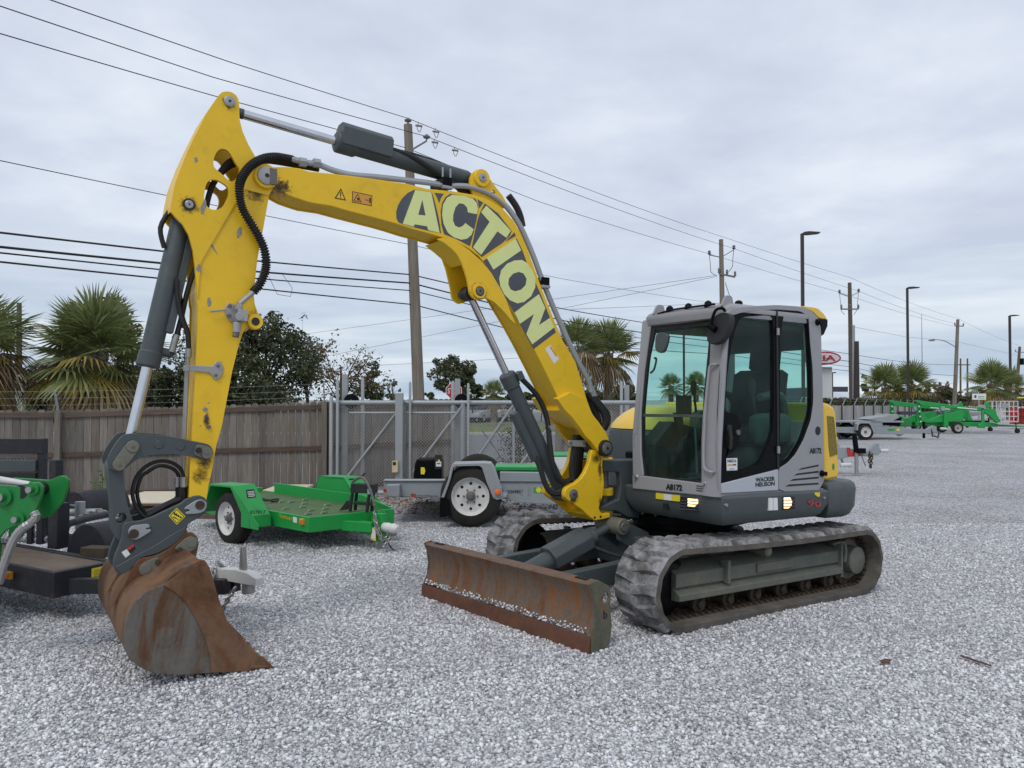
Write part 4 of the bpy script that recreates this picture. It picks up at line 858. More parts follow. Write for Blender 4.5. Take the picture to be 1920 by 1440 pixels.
pb = zb([(635, 888)])[0]; mb = MB(); ring(mb, pb, HB, .03, .062, M_['yellow'], .03); ring(mb, pb, HB, .03, .043, M_['grease'], .033); LX, LZ = pinat(mb, pb, HB, .033, t=.037); build(mb, 'lift_pin', boom)
# top bracket for the arm cylinder
tbk = zb([(580, 165), (583, 120), (600, 85), (625, 65), (650, 62), (680, 75), (700, 105), (760, 190), (800, 240), (840, 310), (800, 330), (700, 270), (600, 236)])
mb = MB(); t2 = BO.ps(tbk, .11); hl = BO.p(*zb([(738, 219)])[0], .11)
for s in (1, -1): mb.prism(BO, t2, s * .11, s * .085, M_['yellow'], holes=[circ(hl[0], hl[1], .020, 12)])
pt_ = zb([(657, 123)])[0]; ring(mb, pt_, .11, .03, .075, M_['yellow'], .02); TX, TZ = pinat(mb, pt_, .11, .036, M_['steel'], t=.03); build(mb, 'arm_cylinder_bracket', boom, bevel=.004)
# end pin boom-arm
pe = (497, 332)
mb = MB(); ring(mb, pe, HB, .05, .088, M_['yellow'], .035); EXX, EZ = pinat(mb, pe, HB, .062, M_['steel'], t=.05); q_ = BO.p(510, 334, HB); mb.box(BO, q_[0] - .02, q_[0] + .03, HB, HB + .052, q_[1] - .055, q_[1] + .055, M_['pin']); build(mb, 'arm_pin', boom, bevel=.003)
mb = MB(); pf = zl([(1255, 800)])[0]; FXX, FZ = pinat(mb, pf, HF, .055, M_['pin'], t=.04); ring(mb, pf, HF, .04, .075, M_['grease'], .03); build(mb, 'foot_pin', boom)
# ACTION lettering
yb_ = HB + .0006
def dec(mb, pts, m, lift, holes=(), z=zb): mb.prism(BO, BO.ps(z(pts), HB), HB - .004, HB + lift, m, holes=[BO.ps(z(h), HB) for h in holes])
mb = MB()
dec(mb, [(205, 200), (322, 216), (334, 250), (345, 290), (365, 370), (376, 430), (385, 494), (300, 478), (205, 455), (125, 432), (98, 422), (84, 395), (82, 350), (95, 305), (120, 262), (160, 222)], M_['logodark'], .0012)
dec(mb, [(340, 221), (404, 228), (385, 255), (372, 292), (360, 260)], M_['logodark'], .0012)
dec(mb, [(445, 228), (540, 243), (618, 262), (634, 300), (636, 335), (625, 400), (605, 490), (580, 582), (500, 540), (405, 500), (388, 440), (382, 350), (392, 290), (415, 250)], M_['logodark'], .0012)
dec(mb, [(630, 265), (670, 288), (642, 328)], M_['logodark'], .0012)
dec(mb, [(680, 292), (770, 360), (862, 480), (850, 510), (800, 560), (740, 600), (660, 655), (592, 590), (610, 500), (632, 400), (650, 350)], M_['logodark'], .0012)
dec(mb, [(880, 488), (890, 512), (850, 535), (820, 550)], M_['logodark'], .0012)
dec(mb, [(895, 528), (935, 612), (965, 695), (1010, 800), (1052, 893), (1110, 1040), (1160, 1163), (1010, 1276), (950, 1165), (880, 1032), (780, 862), (730, 770), (668, 682)], M_['logodark'], .0012)
build(mb, 'logo_background', boom, smooth=0)
mb = MB(); LG = M_['logogreen']
dec(mb, [(210, 203), (318, 217), (375, 492), (298, 474), (290, 448), (207, 434), (200, 450), (126, 430)], LG, .0022, [[(258, 268), (280, 375), (230, 370)]])
dec(mb, [(628, 366), (566, 354), (560, 322), (538, 297), (507, 292), (482, 320), (467, 368), (465, 410), (480, 445), (505, 456), (530, 446), (549, 426), (604, 468), (590, 505), (560, 532), (520, 538), (470, 522), (430, 490), (402, 432), (391, 370), (398, 300), (425, 255), (460, 235), (540, 243), (600, 262), (626, 292), (633, 330)], LG, .0022)
dec(mb, [(690, 308), (770, 385), (855, 478), (825, 525), (765, 482), (655, 640), (600, 590), (712, 418), (655, 352)], LG, .0022)
dec(mb, [(888, 532), (925, 610), (738, 740), (692, 660)], LG, .0022)
dec(mb, [(930, 675), (965, 695), (1000, 745), (1022, 800), (1020, 860), (992, 920), (945, 958), (900, 968), (850, 947), (810, 905), (785, 855), (777, 800), (790, 745), (830, 700), (880, 678)], LG, .0022, [[(908, 755), (940, 765), (962, 802), (955, 845), (925, 875), (885, 887), (855, 875), (838, 840), (842, 800), (870, 768)]])
dec(mb, [(1045, 905), (1088, 1000), (1045, 1115), (1120, 1065), (1148, 1130), (1000, 1245), (960, 1175), (1012, 1040), (918, 1105), (880, 1030)], LG, .0022)
build(mb, 'logo_letters', boom, smooth=0)
mb = MB()
dec(mb, [(1125, 1248), (1182, 1345), (1148, 1376), (1088, 1275)], M_['white'], .0012); dec(mb, [(1125, 1256), (1168, 1318), (1160, 1330), (1118, 1266)], M_['orange'], .0016)
def outl(pts, w, z):
    P = BO.ps(z(pts), HB); mb.prism(BO, P, HB - .004, HB + .0012, M_['ink'], holes=[inset2(P, w)])
outl([(637, 772), (675, 865), (588, 848)], .007, zh); dec(mb, [(631, 800), (640, 802), (636, 835), (632, 835)], M_['ink'], .0012, z=zh); dec(mb, [(631, 840), (637, 841), (636, 848), (631, 847)], M_['ink'], .0012, z=zh)
outl([(722, 794), (872, 826), (868, 906), (720, 878)], .005, zh); dec(mb, [(726, 800), (868, 830), (864, 901), (724, 873)], M_['orange'], .0008, z=zh); outl([(763, 812), (792, 880), (730, 866)], .005, zh)
dec(mb, [(850, 842), (862, 845), (860, 885), (848, 882)], M_['ink'], .0014, z=zh); dec(mb, [(820, 856), (844, 861), (844, 866), (820, 861)], M_['ink'], .0014, z=zh); dec(mb, [(755, 840), (772, 846), (776, 866), (760, 862)], M_['ink'], .0014, z=zh)
build(mb, 'warning_label', boom, smooth=0)
# ---- kingpost (swing bracket)
kp = zk([(645, 545), (660, 500), (700, 505), (760, 530), (800, 560), (800, 600), (782, 625), (780, 700), (792, 780), (800, 880), (790, 1000), (760, 1100), (742, 1150), (748, 1185), (780, 1222), (865, 1210), (865, 1262), (780, 1285), (692, 1298), (640, 1265), (600, 1228), (540, 1170), (480, 1130), (420, 1090), (380, 1062), (352, 1030), (350, 990), (362, 950), (385, 920), (430, 898), (480, 870), (540, 820), (580, 760), (612, 690), (632, 640)])
HK = .17; k2 = BO.ps(kp, HK); mb = MB()
for s in (1, -1): mb.prism(BO, k2, s * HK, s * (HK - .05), M_['yellow'])
kx = [BO.p(*q, HK) for q in zk([(640, 560), (790, 560), (790, 640), (640, 640)])]
bk = [BO.p(*q, HK) for q in zk([(745, 640), (785, 640), (800, 880), (790, 1000), (742, 1150), (690, 1150), (740, 980), (750, 860), (740, 720)])]
mb.prism(BO, bk, HK - .04, -HK + .04, M_['yellow'])
bt = [BO.p(*q, HK) for q in zk([(600, 1228), (692, 1298), (780, 1285), (748, 1185), (660, 1190)])]; mb.prism(BO, bt, HK - .04, -HK + .04, M_['yellow'])
for zz_ in (.80, .965, 1.245): mb.lathe(BO.w(0, 0, zz_ - .035), BO.w(0, 0, zz_ + .035), [(0, .085), (1, .085)], M_['yellow'], 24); mb.box(BO, 0, .16, -.08, .08, zz_ - .03, zz_ + .03, M_['yellow'])
kpo = build(mb, 'kingpost', EX, bevel=.008)
mb = MB(); pk = zk([(450, 1000)])[0]; KX, KZ = pinat(mb, pk, HK, .045, M_['pin'], t=.012)
for s in (1, -1): mb.lathe(BO.w(KX, s * (HK - .01), KZ), BO.w(KX, s * (HK - .085), KZ), [(0, .072), (1, .072)], M_['yellow'], 22)
mb.lathe(BO.w(0, 0, .74), BO.w(0, 0, 1.31), [(0, .045), (1, .045)], M_['pin'], 20)
for q in ((690, 1262), (756, 1254)): x, z = BO.p(*zk([q])[0], HK); mb.cyl(BO.w(x, HK, z), BO.w(x, HK + .002, z), .011, M_['ink'], n=10)
build(mb, 'kingpost_pins', kpo)
mb = MB(); cl = zk([(398, 393), (590, 395), (592, 470), (398, 462)]); c2 = BO.ps(cl, .12); mb.prism(BO, c2, .12, .10, M_['steel'])
for q in ((420, 420), (572, 430)): x, z = BO.p(*zk([q])[0], .12); mb.cyl(BO.w(x, .12, z), BO.w(x, .135, z), .014, M_['pin'], n=6)
build(mb, 'hose_clamp', kpo, bevel=.006)
mb = MB()
def bp(q, y, z=zk): c = BO.p(*z([q])[0], y); return BO.w(c[0], y, c[1])
for k, y in enumerate((.085, .05, .015, -.02, -.055)):
    d = k * 14
    mb.tube([bp((470 + d * 1.6, 330), y), bp((462 + d * 1.7, 430), y), bp((440 + d * 1.8, 560), y), bp((425 + d * 1.8, 700), y), bp((440 + d * 1.7, 830), y), bp((500 + d * 1.3, 930), y), bp((620 + d, 980), y)], .021, M_['hose'])
build(mb, 'kingpost_hose', kpo)
# ---- lift cylinder
mb = MB(); A = BO.w(LX, 0, LZ); B_ = BO.w(KX, 0, KZ); d = (B_ - A).normalized(); L_ = (B_ - A).length
ct = BO.p(952, 698, 0); Lr = (BO.w(ct[0], 0, ct[1]) - A).dot(d)
mb.cyl(A + d * .03, A + d * (Lr + .05), .031, M_['chrome'], n=20)
mb.lathe(A - BO.ey * .055, A + BO.ey * .055, [(0, .062), (1, .062)], M_['grease'], 20)
bcyl = build(mb, 'lift_cylinder_rod', EX)
mb = MB(); mb.lathe(A + d * Lr, B_ - d * .03, [(0, .055), (.01, .073), (.11, .073), (.12, .062), (.96, .062), (1, .05)], M_['grey'], 26); mb.lathe(B_ - BO.ey * .075, B_ + BO.ey * .075, [(0, .075), (1, .075)], M_['grey'], 22)
e3 = d.cross(BO.ey); e3 = e3 if e3.dot(BO.ex) > 0 else -e3
CF = Fr(A + d * Lr, ex=tuple(d), ey=tuple(BO.ey), ez=tuple(e3)); mb.box(CF, .34, .82, -.06, .02, .055, .115, M_['grey']); mb.box(CF, .03, .10, .02, .09, -.10, -.04, M_['grey'])
mb.tube([CF.w(.06, .06, -.07), CF.w(.14, .06, -.10)], .022, M_['steel'])
build(mb, 'lift_cylinder', EX, bevel=.003)
mb = MB()
mb.tube([CF.w(.10, .06, -.08), CF.w(.20, .06, -.12), CF.w(.30, .06, -.15), CF.w(.42, .06, -.16), CF.w(.56, .07, -.13), CF.w(.72, .10, -.04), CF.w(.90, .11, .03), CF.w(1.03, .11, .04), CF.w(1.10, .10, -.02), CF.w(1.13, .08, -.10), bp((470, 880), .10)], .024, M_['hose'])
mb.tube([CF.w(.78, .0, .085), CF.w(.90, .04, .12), CF.w(1.02, .06, .15), CF.w(1.12, .08, .14), CF.w(1.17, .09, .06), CF.w(1.18, .09, -.04)], .024, M_['hose'])
mb.box(CF, .585, .625, .04, .12, -.155, -.10, M_['steel'])
build(mb, 'lift_cylinder_hose', EX)
# ---- arm (dipper)
za = Z(260, 150, 3.5125); zd = Z(280, 540, 3.6); HA = .14
head = za([(527, 100), (550, 80), (580, 74), (612, 80), (640, 98), (656, 125), (662, 160), (665, 260), (685, 340), (720, 420), (765, 500), (820, 560), (862, 610), (885, 660), (890, 700), (858, 760), (700, 720), (645, 800), (520, 1010), (410, 1200), (388, 1440), (372, 1230), (358, 1120), (330, 1020), (290, 950), (240, 900), (212, 865), (210, 830), (240, 680), (300, 520), (370, 370), (440, 230)])
h1 = za([(548, 450), (585, 462), (608, 490), (640, 550), (668, 590), (655, 640), (620, 668), (595, 665), (550, 620), (500, 580), (490, 550), (500, 500), (520, 465)])
h2 = za([(480, 655), (520, 658), (580, 695), (595, 730), (590, 770), (560, 830), (520, 855), (475, 853), (440, 820), (428, 780), (440, 700), (455, 668)])
HD, H1, H2 = BO.ps(head, HA + .01), chaikin(BO.ps(h1, HA + .01), 1, .2), chaikin(BO.ps(h2, HA + .01), 1, .2)
mb = MB()
for s in (1, -1): mb.prism(BO, HD, s * (HA + .01), s * (HA - .018), M_['yellow'], holes=[H1, H2])
# rim plate along the outer curve of the head
armp = za([(645, 800), (700, 700), (760, 640), (858, 700), (860, 760), (820, 980), (782, 1180), (757, 1400)]) + zd([(705, 50), (712, 110), (735, 175), (750, 215), (745, 255), (720, 275), (690, 275), (655, 268), (640, 285), (625, 320), (600, 400), (560, 560), (520, 770), (490, 930), (450, 1070), (430, 1200), (400, 1330), (385, 1430), (268, 1430), (275, 1200), (290, 960), (305, 700), (318, 450), (330, 120), (322, 90), (325, 0)]) + za([(388, 1380), (410, 1190), (520, 1010)])
A2 = BO.ps(armp, HA); mb.prism(BO, inset2(A2, .010), HA - .012, -HA + .012, M_['yellow']); mb.prism(BO, A2, HA, HA - .014, M_['yellow']); mb.prism(BO, A2, -HA, -HA + .014, M_['yellow'])
arm = build(mb, 'arm', EX, bevel=.004)
mb = MB(); outer = BO.ps(za([(527, 100), (440, 230), (370, 370), (300, 520), (240, 680), (210, 830), (212, 865)]), HA + .01); inn = inset2(outer + [(outer[-1][0] - .3, outer[-1][1]), (outer[0][0] - .3, outer[0][1])], .03)[:len(outer)]
for i in range(len(outer) - 1): mb.prism(BO, [outer[i], outer[i + 1], inn[i + 1], inn[i]], HA - .018, -HA + .018, M_['yellow'])
build(mb, 'head_rim', arm)
mb = MB(); ptp = za([(597, 143)])[0]; AX, AZ = pinat(mb, ptp, HA + .01, .037, M_['steel'], t=.018); build(mb, 'head_pin', arm)
mb = MB(); pcp = za([(332, 820)])[0]; CX, CZ = pinat(mb, pcp, HA + .01, .027, M_['steel'], t=.012); ring(mb, pcp, HA + .01, .02, .042, M_['grease'], .004)
ph = zd([(712, 228)])[0]; x, z = BO.p(*ph, HA); mb.lathe(BO.w(x, HA - .02, z), BO.w(x, HA + .02, z), [(0, .055), (.7, .055), (1, .05)], M_['yellow'], 22); mb.cyl(BO.w(x, HA + .02, z), BO.w(x, HA + .022, z), .028, M_['grease'])
x, z = BO.p(*zd([(400, 938)])[0], HA); mb.cyl(BO.w(x, HA, z), BO.w(x, HA + .012, z), .014, M_['pin']); build(mb, 'arm_boss', arm)
# valve block, brackets and the big ribbed hose
mb = MB(); Pd = lambda q, y=HA: (lambda c: BO.w(c[0], y, c[1]))(BO.p(*zd([q])[0], y))
mb.prism(BO, BO.ps(zd([(500, 145), (530, 100), (570, 110), (580, 150), (575, 225), (545, 230), (520, 195)]), HA), HA, HA + .012, M_['steel']); mb.prism(BO, BO.ps(zd([(578, 152), (643, 158), (641, 232), (575, 228)]), HA), HA, HA + .09, M_['steel'])
mb.cyl(Pd((604, 150), HA + .05), Pd((606, 108), HA + .05), .026, M_['steel'], n=6); mb.cyl(Pd((590, 230), HA + .045), Pd((588, 300), HA + .045), .026, M_['steel']); mb.cyl(Pd((588, 300), HA + .045), Pd((582, 332), HA + .045), .022, M_['pin'])
mb.cyl(Pd((607, 192), HA + .09), Pd((607, 192), HA + .095), .026, M_['galv']); mb.cyl(Pd((410, 158), HA + .03), Pd((520, 146), HA + .03), .007, M_['steel'])
for q in ((545, 120), (540, 185)): mb.cyl(Pd(q, HA + .012), Pd(q, HA + .03), .014, M_['pin'], n=6)
build(mb, 'valve_block', arm, bevel=.003)
mb = MB(); mb.prism(BO, BO.ps(zd([(270, 520), (420, 530), (450, 495), (480, 495), (495, 530), (492, 580), (470, 612), (440, 620), (425, 595), (400, 572), (270, 560)]), HA), HA, HA + .012, M_['steel'])
for q in ((465, 525), (450, 588)): mb.cyl(Pd(q, HA + .012), Pd(q, HA + .025), .012, M_['pin'], n=6)
mb.box(BO, BO.p(*zd([(270, 540)])[0], HA)[0], BO.p(*zd([(232, 540)])[0], HA)[0], HA - .03, HA + .012, Pd((260, 562)).z, Pd((260, 522)).z, M_['steel']); build(mb, 'pipe_bracket', arm, bevel=.003)
mb = MB(); hp_ = [(za([q])[0]) for q in [(1010, 525), (960, 515), (900, 507), (830, 515), (765, 545), (715, 590), (680, 645), (664, 700), (668, 780), (690, 860), (740, 945), (790, 1030), (825, 1110), (840, 1200), (830, 1270), (800, 1340), (755, 1395)]]
ys = [.10, .12, .14, .17, .20, .215, .225, .23, .225, .21, .20, .20, .20, .20, .20, .195, .19]
PT = [BO.w(*(lambda c: (c[0], y, c[1]))(BO.p(q[0], q[1], y))) for q, y in zip(hp_, ys)]
mb.tube(PT, .030, M_['hose'], n=10, sub=20, rf=lambda t, i: .032 if i % 4 < 2 else .023)
mb.tube([PT[-1], PT[-1].lerp(Pd((606, 108), HA + .05), .5), Pd((606, 108), HA + .05)], .019, M_['steel'], n=8)
build(mb, 'ribbed_hose', arm, smooth=0)
# thin pipes and hoses down the arm face
mb = MB()
for k in (0, 1):
    y = .06 - .07 * k
    P4 = lambda q, y=y: (lambda c: BO.w(c[0], y, c[1]))(BO.p(*zd([q])[0], y))
    mb.tube([P4((262 - 6 * k, 440)), P4((258 - 8 * k, 560)), P4((244 - 8 * k, 900)), P4((232 - 8 * k, 1200)), P4((228, 1320))], .012, M_['steel'], n=8)
    mb.tube([P4((185 + 20 * k, -60)), P4((190 + 18 * k, 60)), P4((215 + 10 * k, 200)), P4((255 + 5 * k, 300)), P4((268, 420))], .016, M_['hose'])
    mb.cyl(P4((268 - 4 * k, 410)), P4((264 - 4 * k, 470)), .019, M_['steel'])
build(mb, 'arm_pipe', arm)
mb = MB(); z5 = Z(160, 790, 4.8)
for k in (0, 1):
    y = .07 - .06 * k; P5 = lambda q, y=y: (lambda c: BO.w(c[0], y, c[1]))(BO.p(*z5([q])[0], y))
    o = 42 * k
    mb.tube([P5((885 - o, 560)), P5((885 - o, 500)), P5((850 - o, 420 + o * .5)), P5((760 - o * .5, 365 + o)), P5((650, 360 + o)), P5((540 + o * .6, 410 + o)), P5((460 + o, 500)), P5((425 + o, 620)), P5((440 + o, 730)), P5((500 + o, 830)), P5((570 + o, 880))], .0125, M_['hose'])
    mb.cyl(P5((885 - o * 1.4, 500)), P5((885 - o * 1.4, 590)), .021, M_['steel'], n=8)
P5 = lambda q, y=.0: (lambda c: BO.w(c[0], y, c[1]))(BO.p(*z5([q])[0], y))
mb.cyl(P5((870, 580)), P5((872, 700)), .045, M_['grease'], n=8); mb.tube([P5((860, 700), .05), P5((760, 740), .05), P5((650, 800), .05), P5((560, 850), .05)], .02, M_['hose'])
build(mb, 'coupler_hose', arm)
# ---- hydraulic pipes along the top of the boom
mb = MB()
def bt_(q, y, z=zh): c = BO.p(*z([q])[0], y); return BO.w(c[0], y, c[1])
pipe = [(zh, (265, 553)), (zh, (360, 580)), (zh, (460, 595)), (zh, (560, 635)), (zh, (700, 672)), (zh, (900, 690)), (zh, (1100, 712)), (zh, (1300, 735)), (zh, (1430, 755)), (zb, (560, 180)), (zb, (680, 215)), (zb, (780, 275)), (zb, (850, 350)), (zb, (910, 440)), (zb, (960, 545)), (zb, (1010, 665)), (zb, (1060, 800)), (zb, (1120, 950)), (zb, (1220, 1180)), (zb, (1300, 1350)), (zl, (1130, 300)), (zl, (1150, 380))]
for y, du, r in ((.12, 0, .019), (.085, 5, .015), (.03, 8, .013), (-.03, 8, .013)):
    pts = []
    for z, q in pipe:
        u, v = z([q])[0]; c = BO.p(u + (du * .35 if y > 0 else 2.5), v - (2.5 if y < .11 else 0), y); pts.append(BO.w(c[0], y, c[1]))
    mb.tube(pts, r, M_['galv'], n=8, sub=5)
for q, z in (((350, 578), zh), ((455, 585), zh)): a = bt_(q, .12, z); mb.cyl(a - BO.ex * .025, a + BO.ex * .025, .034, M_['galv'], n=6)
build(mb, 'boom_pipe', boom)
mb = MB()
for q, z, sw in (((1425, 740), zh, 0), ((1080, 832), zb, 1)):
    a = bt_(q, .12, z); mb.box(Fr(a, yaw=213.5), -.04, .04, -.20, .03, -.04, .05, M_['black']); mb.box(Fr(a, yaw=213.5), -.045, .045, .0, .035, -.045, -.02, M_['galv'])
    if not sw: mb.cyl(a + Vector((0, 0, .03)) + BO.ex * .03, a + Vector((0, 0, .13)) + BO.ex * .03, .008, M_['galv']); mb.cyl(a + Vector((0, 0, .03)) - BO.ex * .04, a + Vector((0, 0, .13)) - BO.ex * .04, .008, M_['galv'])
build(mb, 'pipe_clamp', boom, bevel=.004)
mb = MB()
for k, y in enumerate((.10, .03, -.05)):
    c = [bt_(q, y, zl) for q in ((1120 + 8 * k, 380), (1150 + 14 * k, 420), (1200 + 16 * k, 480), (1240 + 18 * k, 540), (1255 + 14 * k, 600), (1240 + 8 * k, 660))]
    mb.tube(c, .023, M_['hose']); mb.cyl(bt_((1130 + 8 * k, 330), y, zl), bt_((1160 + 10 * k, 410), y, zl), .024, M_['galv'])
for k, y in enumerate((.05, -.02)): mb.tube([bt_(q, y, zl) for q in ((1110, 370), (1130 + 10 * k, 440), (1160 + 20 * k, 500), (1200 + 12 * k, 580), (1215, 640))], .022, M_['hose'])
build(mb, 'boom_hose', boom)
# black hose over the head between boom and arm
mb = MB()
for k, y in enumerate((.06, .0, -.06)):
    mb.tube([bt_((470, 620 + 6 * k), y), bt_((300, 590 + 6 * k), y), bt_((120, 560 + 6 * k), y), bt_((20, 560 + 5 * k), y), bt_((-60, 555 + 10 * k), y), bt_((-180, 560 + 20 * k), y), bt_((-260, 640 + 10 * k), y), bt_((-330, 760), y), bt_((-370, 900), y), bt_((-375, 1050), y)], .019, M_['hose'])
build(mb, 'arm_hose', arm)
mb = MB(); mb.tube([bt_((840, 240), -.16, zb), bt_((890, 310), -.16, zb), bt_((920, 380), -.16, zb), bt_((935, 450), -.16, zb)], .03, M_['hose']); build(mb, 'far_hose', boom)
# ---- arm cylinder
mb = MB(); A = BO.w(AX, 0, AZ); B_ = BO.w(TX, 0, TZ); d = (B_ - A).normalized()
c1 = BO.p(628, 262, 0); L1 = (BO.w(c1[0], 0, c1[1]) - A).dot(d); LT = (B_ - A).length
mb.cyl(A + d * .04, A + d * (L1 + .04), .033, M_['chrome'], n=20); mb.lathe(A - BO.ey * .08, A + BO.ey * .08, [(0, .055), (1, .055)], M_['grey'], 20); mb.cyl(A + d * .03, A + d * .13, .036, M_['grey'], n=20)
build(mb, 'arm_cylinder_rod', EX)
mb = MB(); mb.lathe(A + d * L1, B_ - d * .05, [(0, .06), (.012, .082), (.13, .082), (.15, .068), (.97, .068), (1, .055)], M_['grey'], 26); mb.lathe(B_ - BO.ey * .075, B_ + BO.ey * .075, [(0, .065), (1, .065)], M_['grey'], 22)
e3 = d.cross(BO.ey); e3 = e3 if e3.z > 0 else -e3; AF = Fr(A + d * L1, ex=tuple(d), ey=tuple(BO.ey), ez=tuple(e3))
pr = [(.085, -.03), (.085, .105), (.045, .145), (-.045, .145), (-.085, .105), (-.085, -.03)]
mb.loft([[AF.w(x, y, z) for y, z in pr] for x in (.03, .44)], M_['grey']); build(mb, 'arm_cylinder', EX, bevel=.006)
mb = MB(); mb.tube([AF.w(.42, .03, .05), AF.w(.60, .06, .03), AF.w(.78, .085, -.03), AF.w(.95, .08, -.09), AF.w(1.10, .05, -.13), AF.w(1.25, .05, -.12)], .022, M_['hose']); mb.tube([AF.w(.42, -.03, .07), AF.w(.65, 0, .075), AF.w(.90, .0, .065)], .014, M_['hose']); build(mb, 'arm_cylinder_hose', EX)
# ---- bucket cylinder, rockers and link
zq = lambda q, y=.16: BO.p(*z5([q])[0], y)
HPX, HPZ = zq((425, 225)); LPX, LPZ = zq((305, 390)); RPX, RPZ = zq((1090, 285))
mb = MB(); A = BO.w(CX, 0, CZ); B_ = BO.w(HPX, 0, HPZ); d = (B_ - A).normalized(); c1 = BO.p(283, 690, 0); L1 = (BO.w(c1[0], 0, c1[1]) - A).dot(d)
mb.cyl(A + d * (L1 - .05), B_, .034, M_['chrome'], n=20); mb.lathe(B_ - BO.ey * .06, B_ + BO.ey * .06, [(0, .055), (1, .055)], M_['grey'], 18); build(mb, 'bucket_cylinder_rod', EX)
mb = MB(); mb.lathe(A, A + d * L1, [(0, .055), (.05, .066), (.9, .066), (.91, .074), (.99, .074), (1, .06)], M_['grey'], 26)
e3 = d.cross(BO.ey); e3 = e3 if e3.x < 0 else -e3; KF = Fr(A, ex=tuple(d), ey=tuple(BO.ey), ez=tuple(-e3)); mb.box(KF, .10, L1 - .25, -.03, .05, .05, .10, M_['grey']); mb.cyl(KF.w(L1 - .12, 0, .06), KF.w(L1 - .12, 0, .13), .03, M_['grey'], n=12)
build(mb, 'bucket_cylinder', EX, bevel=.004)
mb = MB(); mb.tube([KF.w(.05, .03, -.09), KF.w(.18, .03, -.12), KF.w(.30, .03, -.07)], .016, M_['hose']); mb.tube([KF.w(L1 - .12, .02, .12), KF.w(L1 - .35, .02, .13), KF.w(.5, .03, .13), KF.w(.3, .03, .16), KF.w(.1, .0, .22)], .018, M_['hose']); mb.cyl(KF.w(L1 - .13, .02, .12), KF.w(L1 - .25, .02, .125), .022, M_['steel']); build(mb, 'bucket_cylinder_hose', EX)
rock = chaikin(z5([(385, 110), (500, 113), (600, 120), (720, 130), (900, 165), (1060, 195), (1110, 208), (1142, 240), (1152, 285), (1138, 325), (1100, 343), (1060, 345), (1000, 330), (900, 308), (800, 298), (640, 300), (540, 312), (480, 335), (430, 370), (380, 410), (340, 440), (290, 452), (240, 440), (205, 405), (195, 360), (210, 310), (240, 250), (280, 190), (330, 130)]), 1, .2)
mb = MB()
for s in (1, -1): mb.prism(BO, BO.ps(rock, .16), s * .16, s * .135, M_['grey'])
def zpl(mb, pts, y, m, t=.012, z=z5): mb.prism(BO, chaikin(BO.ps(z(pts), y), 1, .18), y, y + t, m)
zpl(mb, [(425, 168), (470, 185), (487, 225), (470, 270), (345, 430), (305, 450), (255, 430), (240, 390), (255, 355), (375, 190)], .16, M_['olive']); zpl(mb, [(1000, 205), (1100, 222), (1140, 255), (1148, 290), (1130, 325), (1090, 340), (1050, 330), (970, 295)], .16, M_['olive'])
for q, r in (((425, 225), .036), ((305, 390), .036), ((1090, 285), .036)):
    x, z = zq(q); mb.cyl(BO.w(x, -.17, z), BO.w(x, .182, z), r, M_['olive'], n=20); mb.cyl(BO.w(x, .182, z), BO.w(x, .186, z), r * .3, M_['pin'])
x, z = zq((1012, 258)); mb.cyl(BO.w(x, .16, z), BO.w(x, .195, z), .02, M_['grease'], n=6)
for q in ((660, 208), (855, 222)): x, z = zq(q); mb.cyl(BO.w(x, .16, z), BO.w(x, .166, z), .026, M_['grey'], n=18)
build(mb, 'rocker_arms', EX, bevel=.005)
mb = MB(); link = chaikin(z5([(205, 400), (240, 350), (300, 340), (345, 380), (342, 450), (350, 560), (368, 700), (395, 800), (428, 890), (445, 960), (440, 1060), (380, 1090), (300, 1080), (255, 1000), (248, 900), (250, 780), (235, 650), (215, 540)]), 1, .2)
hl_ = BO.p(*z5([(322, 870)])[0], .12); mb.prism(BO, BO.ps(link, .12), .12, -.12, M_['grey'], holes=[circ(hl_[0], hl_[1], .032, 14)]); build(mb, 'link', EX, bevel=.012)
# ---- quick coupler
cp = chaikin(z5([(350, 915), (400, 900), (480, 898), (600, 860), (720, 802), (860, 738), (900, 702), (960, 676), (1020, 665), (1075, 685), (1105, 735), (1100, 790), (1065, 840), (980, 892), (925, 925), (918, 965), (860, 1060), (760, 1130), (640, 1190), (500, 1225), (440, 1300), (370, 1350), (310, 1376), (270, 1352), (246, 1285), (262, 1210), (300, 1125), (326, 1040), (330, 960)]), 1, .15)
mb = MB(); 
for s in (1, -1): mb.prism(BO, BO.ps(cp, .15), s * .15, s * .12, M_['grey'])
cc = BO.ps(chaikin(z5([(480, 960), (700, 880), (900, 800), (900, 900), (840, 1010), (700, 1100), (480, 1180), (360, 1280), (330, 1180)]), 1), .13); mb.prism(BO, cc, .125, -.125, M_['grey'])
coup = build(mb, 'quick_coupler', EX, bevel=.006)
mb = MB(); lay2 = z5([(270, 1300), (300, 1290), (480, 1190), (640, 1105), (720, 1050), (800, 1000), (900, 945), (905, 975), (860, 1060), (760, 1130), (640, 1190), (500, 1225), (440, 1300), (370, 1350), (310, 1376)]); mb.prism(BO, BO.ps(lay2, .15), .15, .162, M_['grey']); build(mb, 'coupler_lip', coup, bevel=.004)
mb = MB()
zpl(mb, [(385, 975), (420, 935), (560, 920), (578, 935), (575, 955), (545, 958), (545, 975), (580, 965), (594, 985), (470, 1062), (420, 1065), (385, 1030)], .15, M_['galv'], .014); zpl(mb, [(885, 790), (900, 770), (990, 710), (1040, 700), (1085, 725), (1090, 765), (1070, 805), (1020, 828), (900, 836), (900, 815), (940, 805), (925, 790)], .15, M_['galv'], .014)
for q in ((432, 1010), (1028, 752)): x, z = zq(q, .15); mb.cyl(BO.w(x, -.155, z), BO.w(x, .17, z), .03, M_['red'] if 0 else M_['rollers'], n=16)
build(mb, 'pin_retainer', coup, bevel=.003)
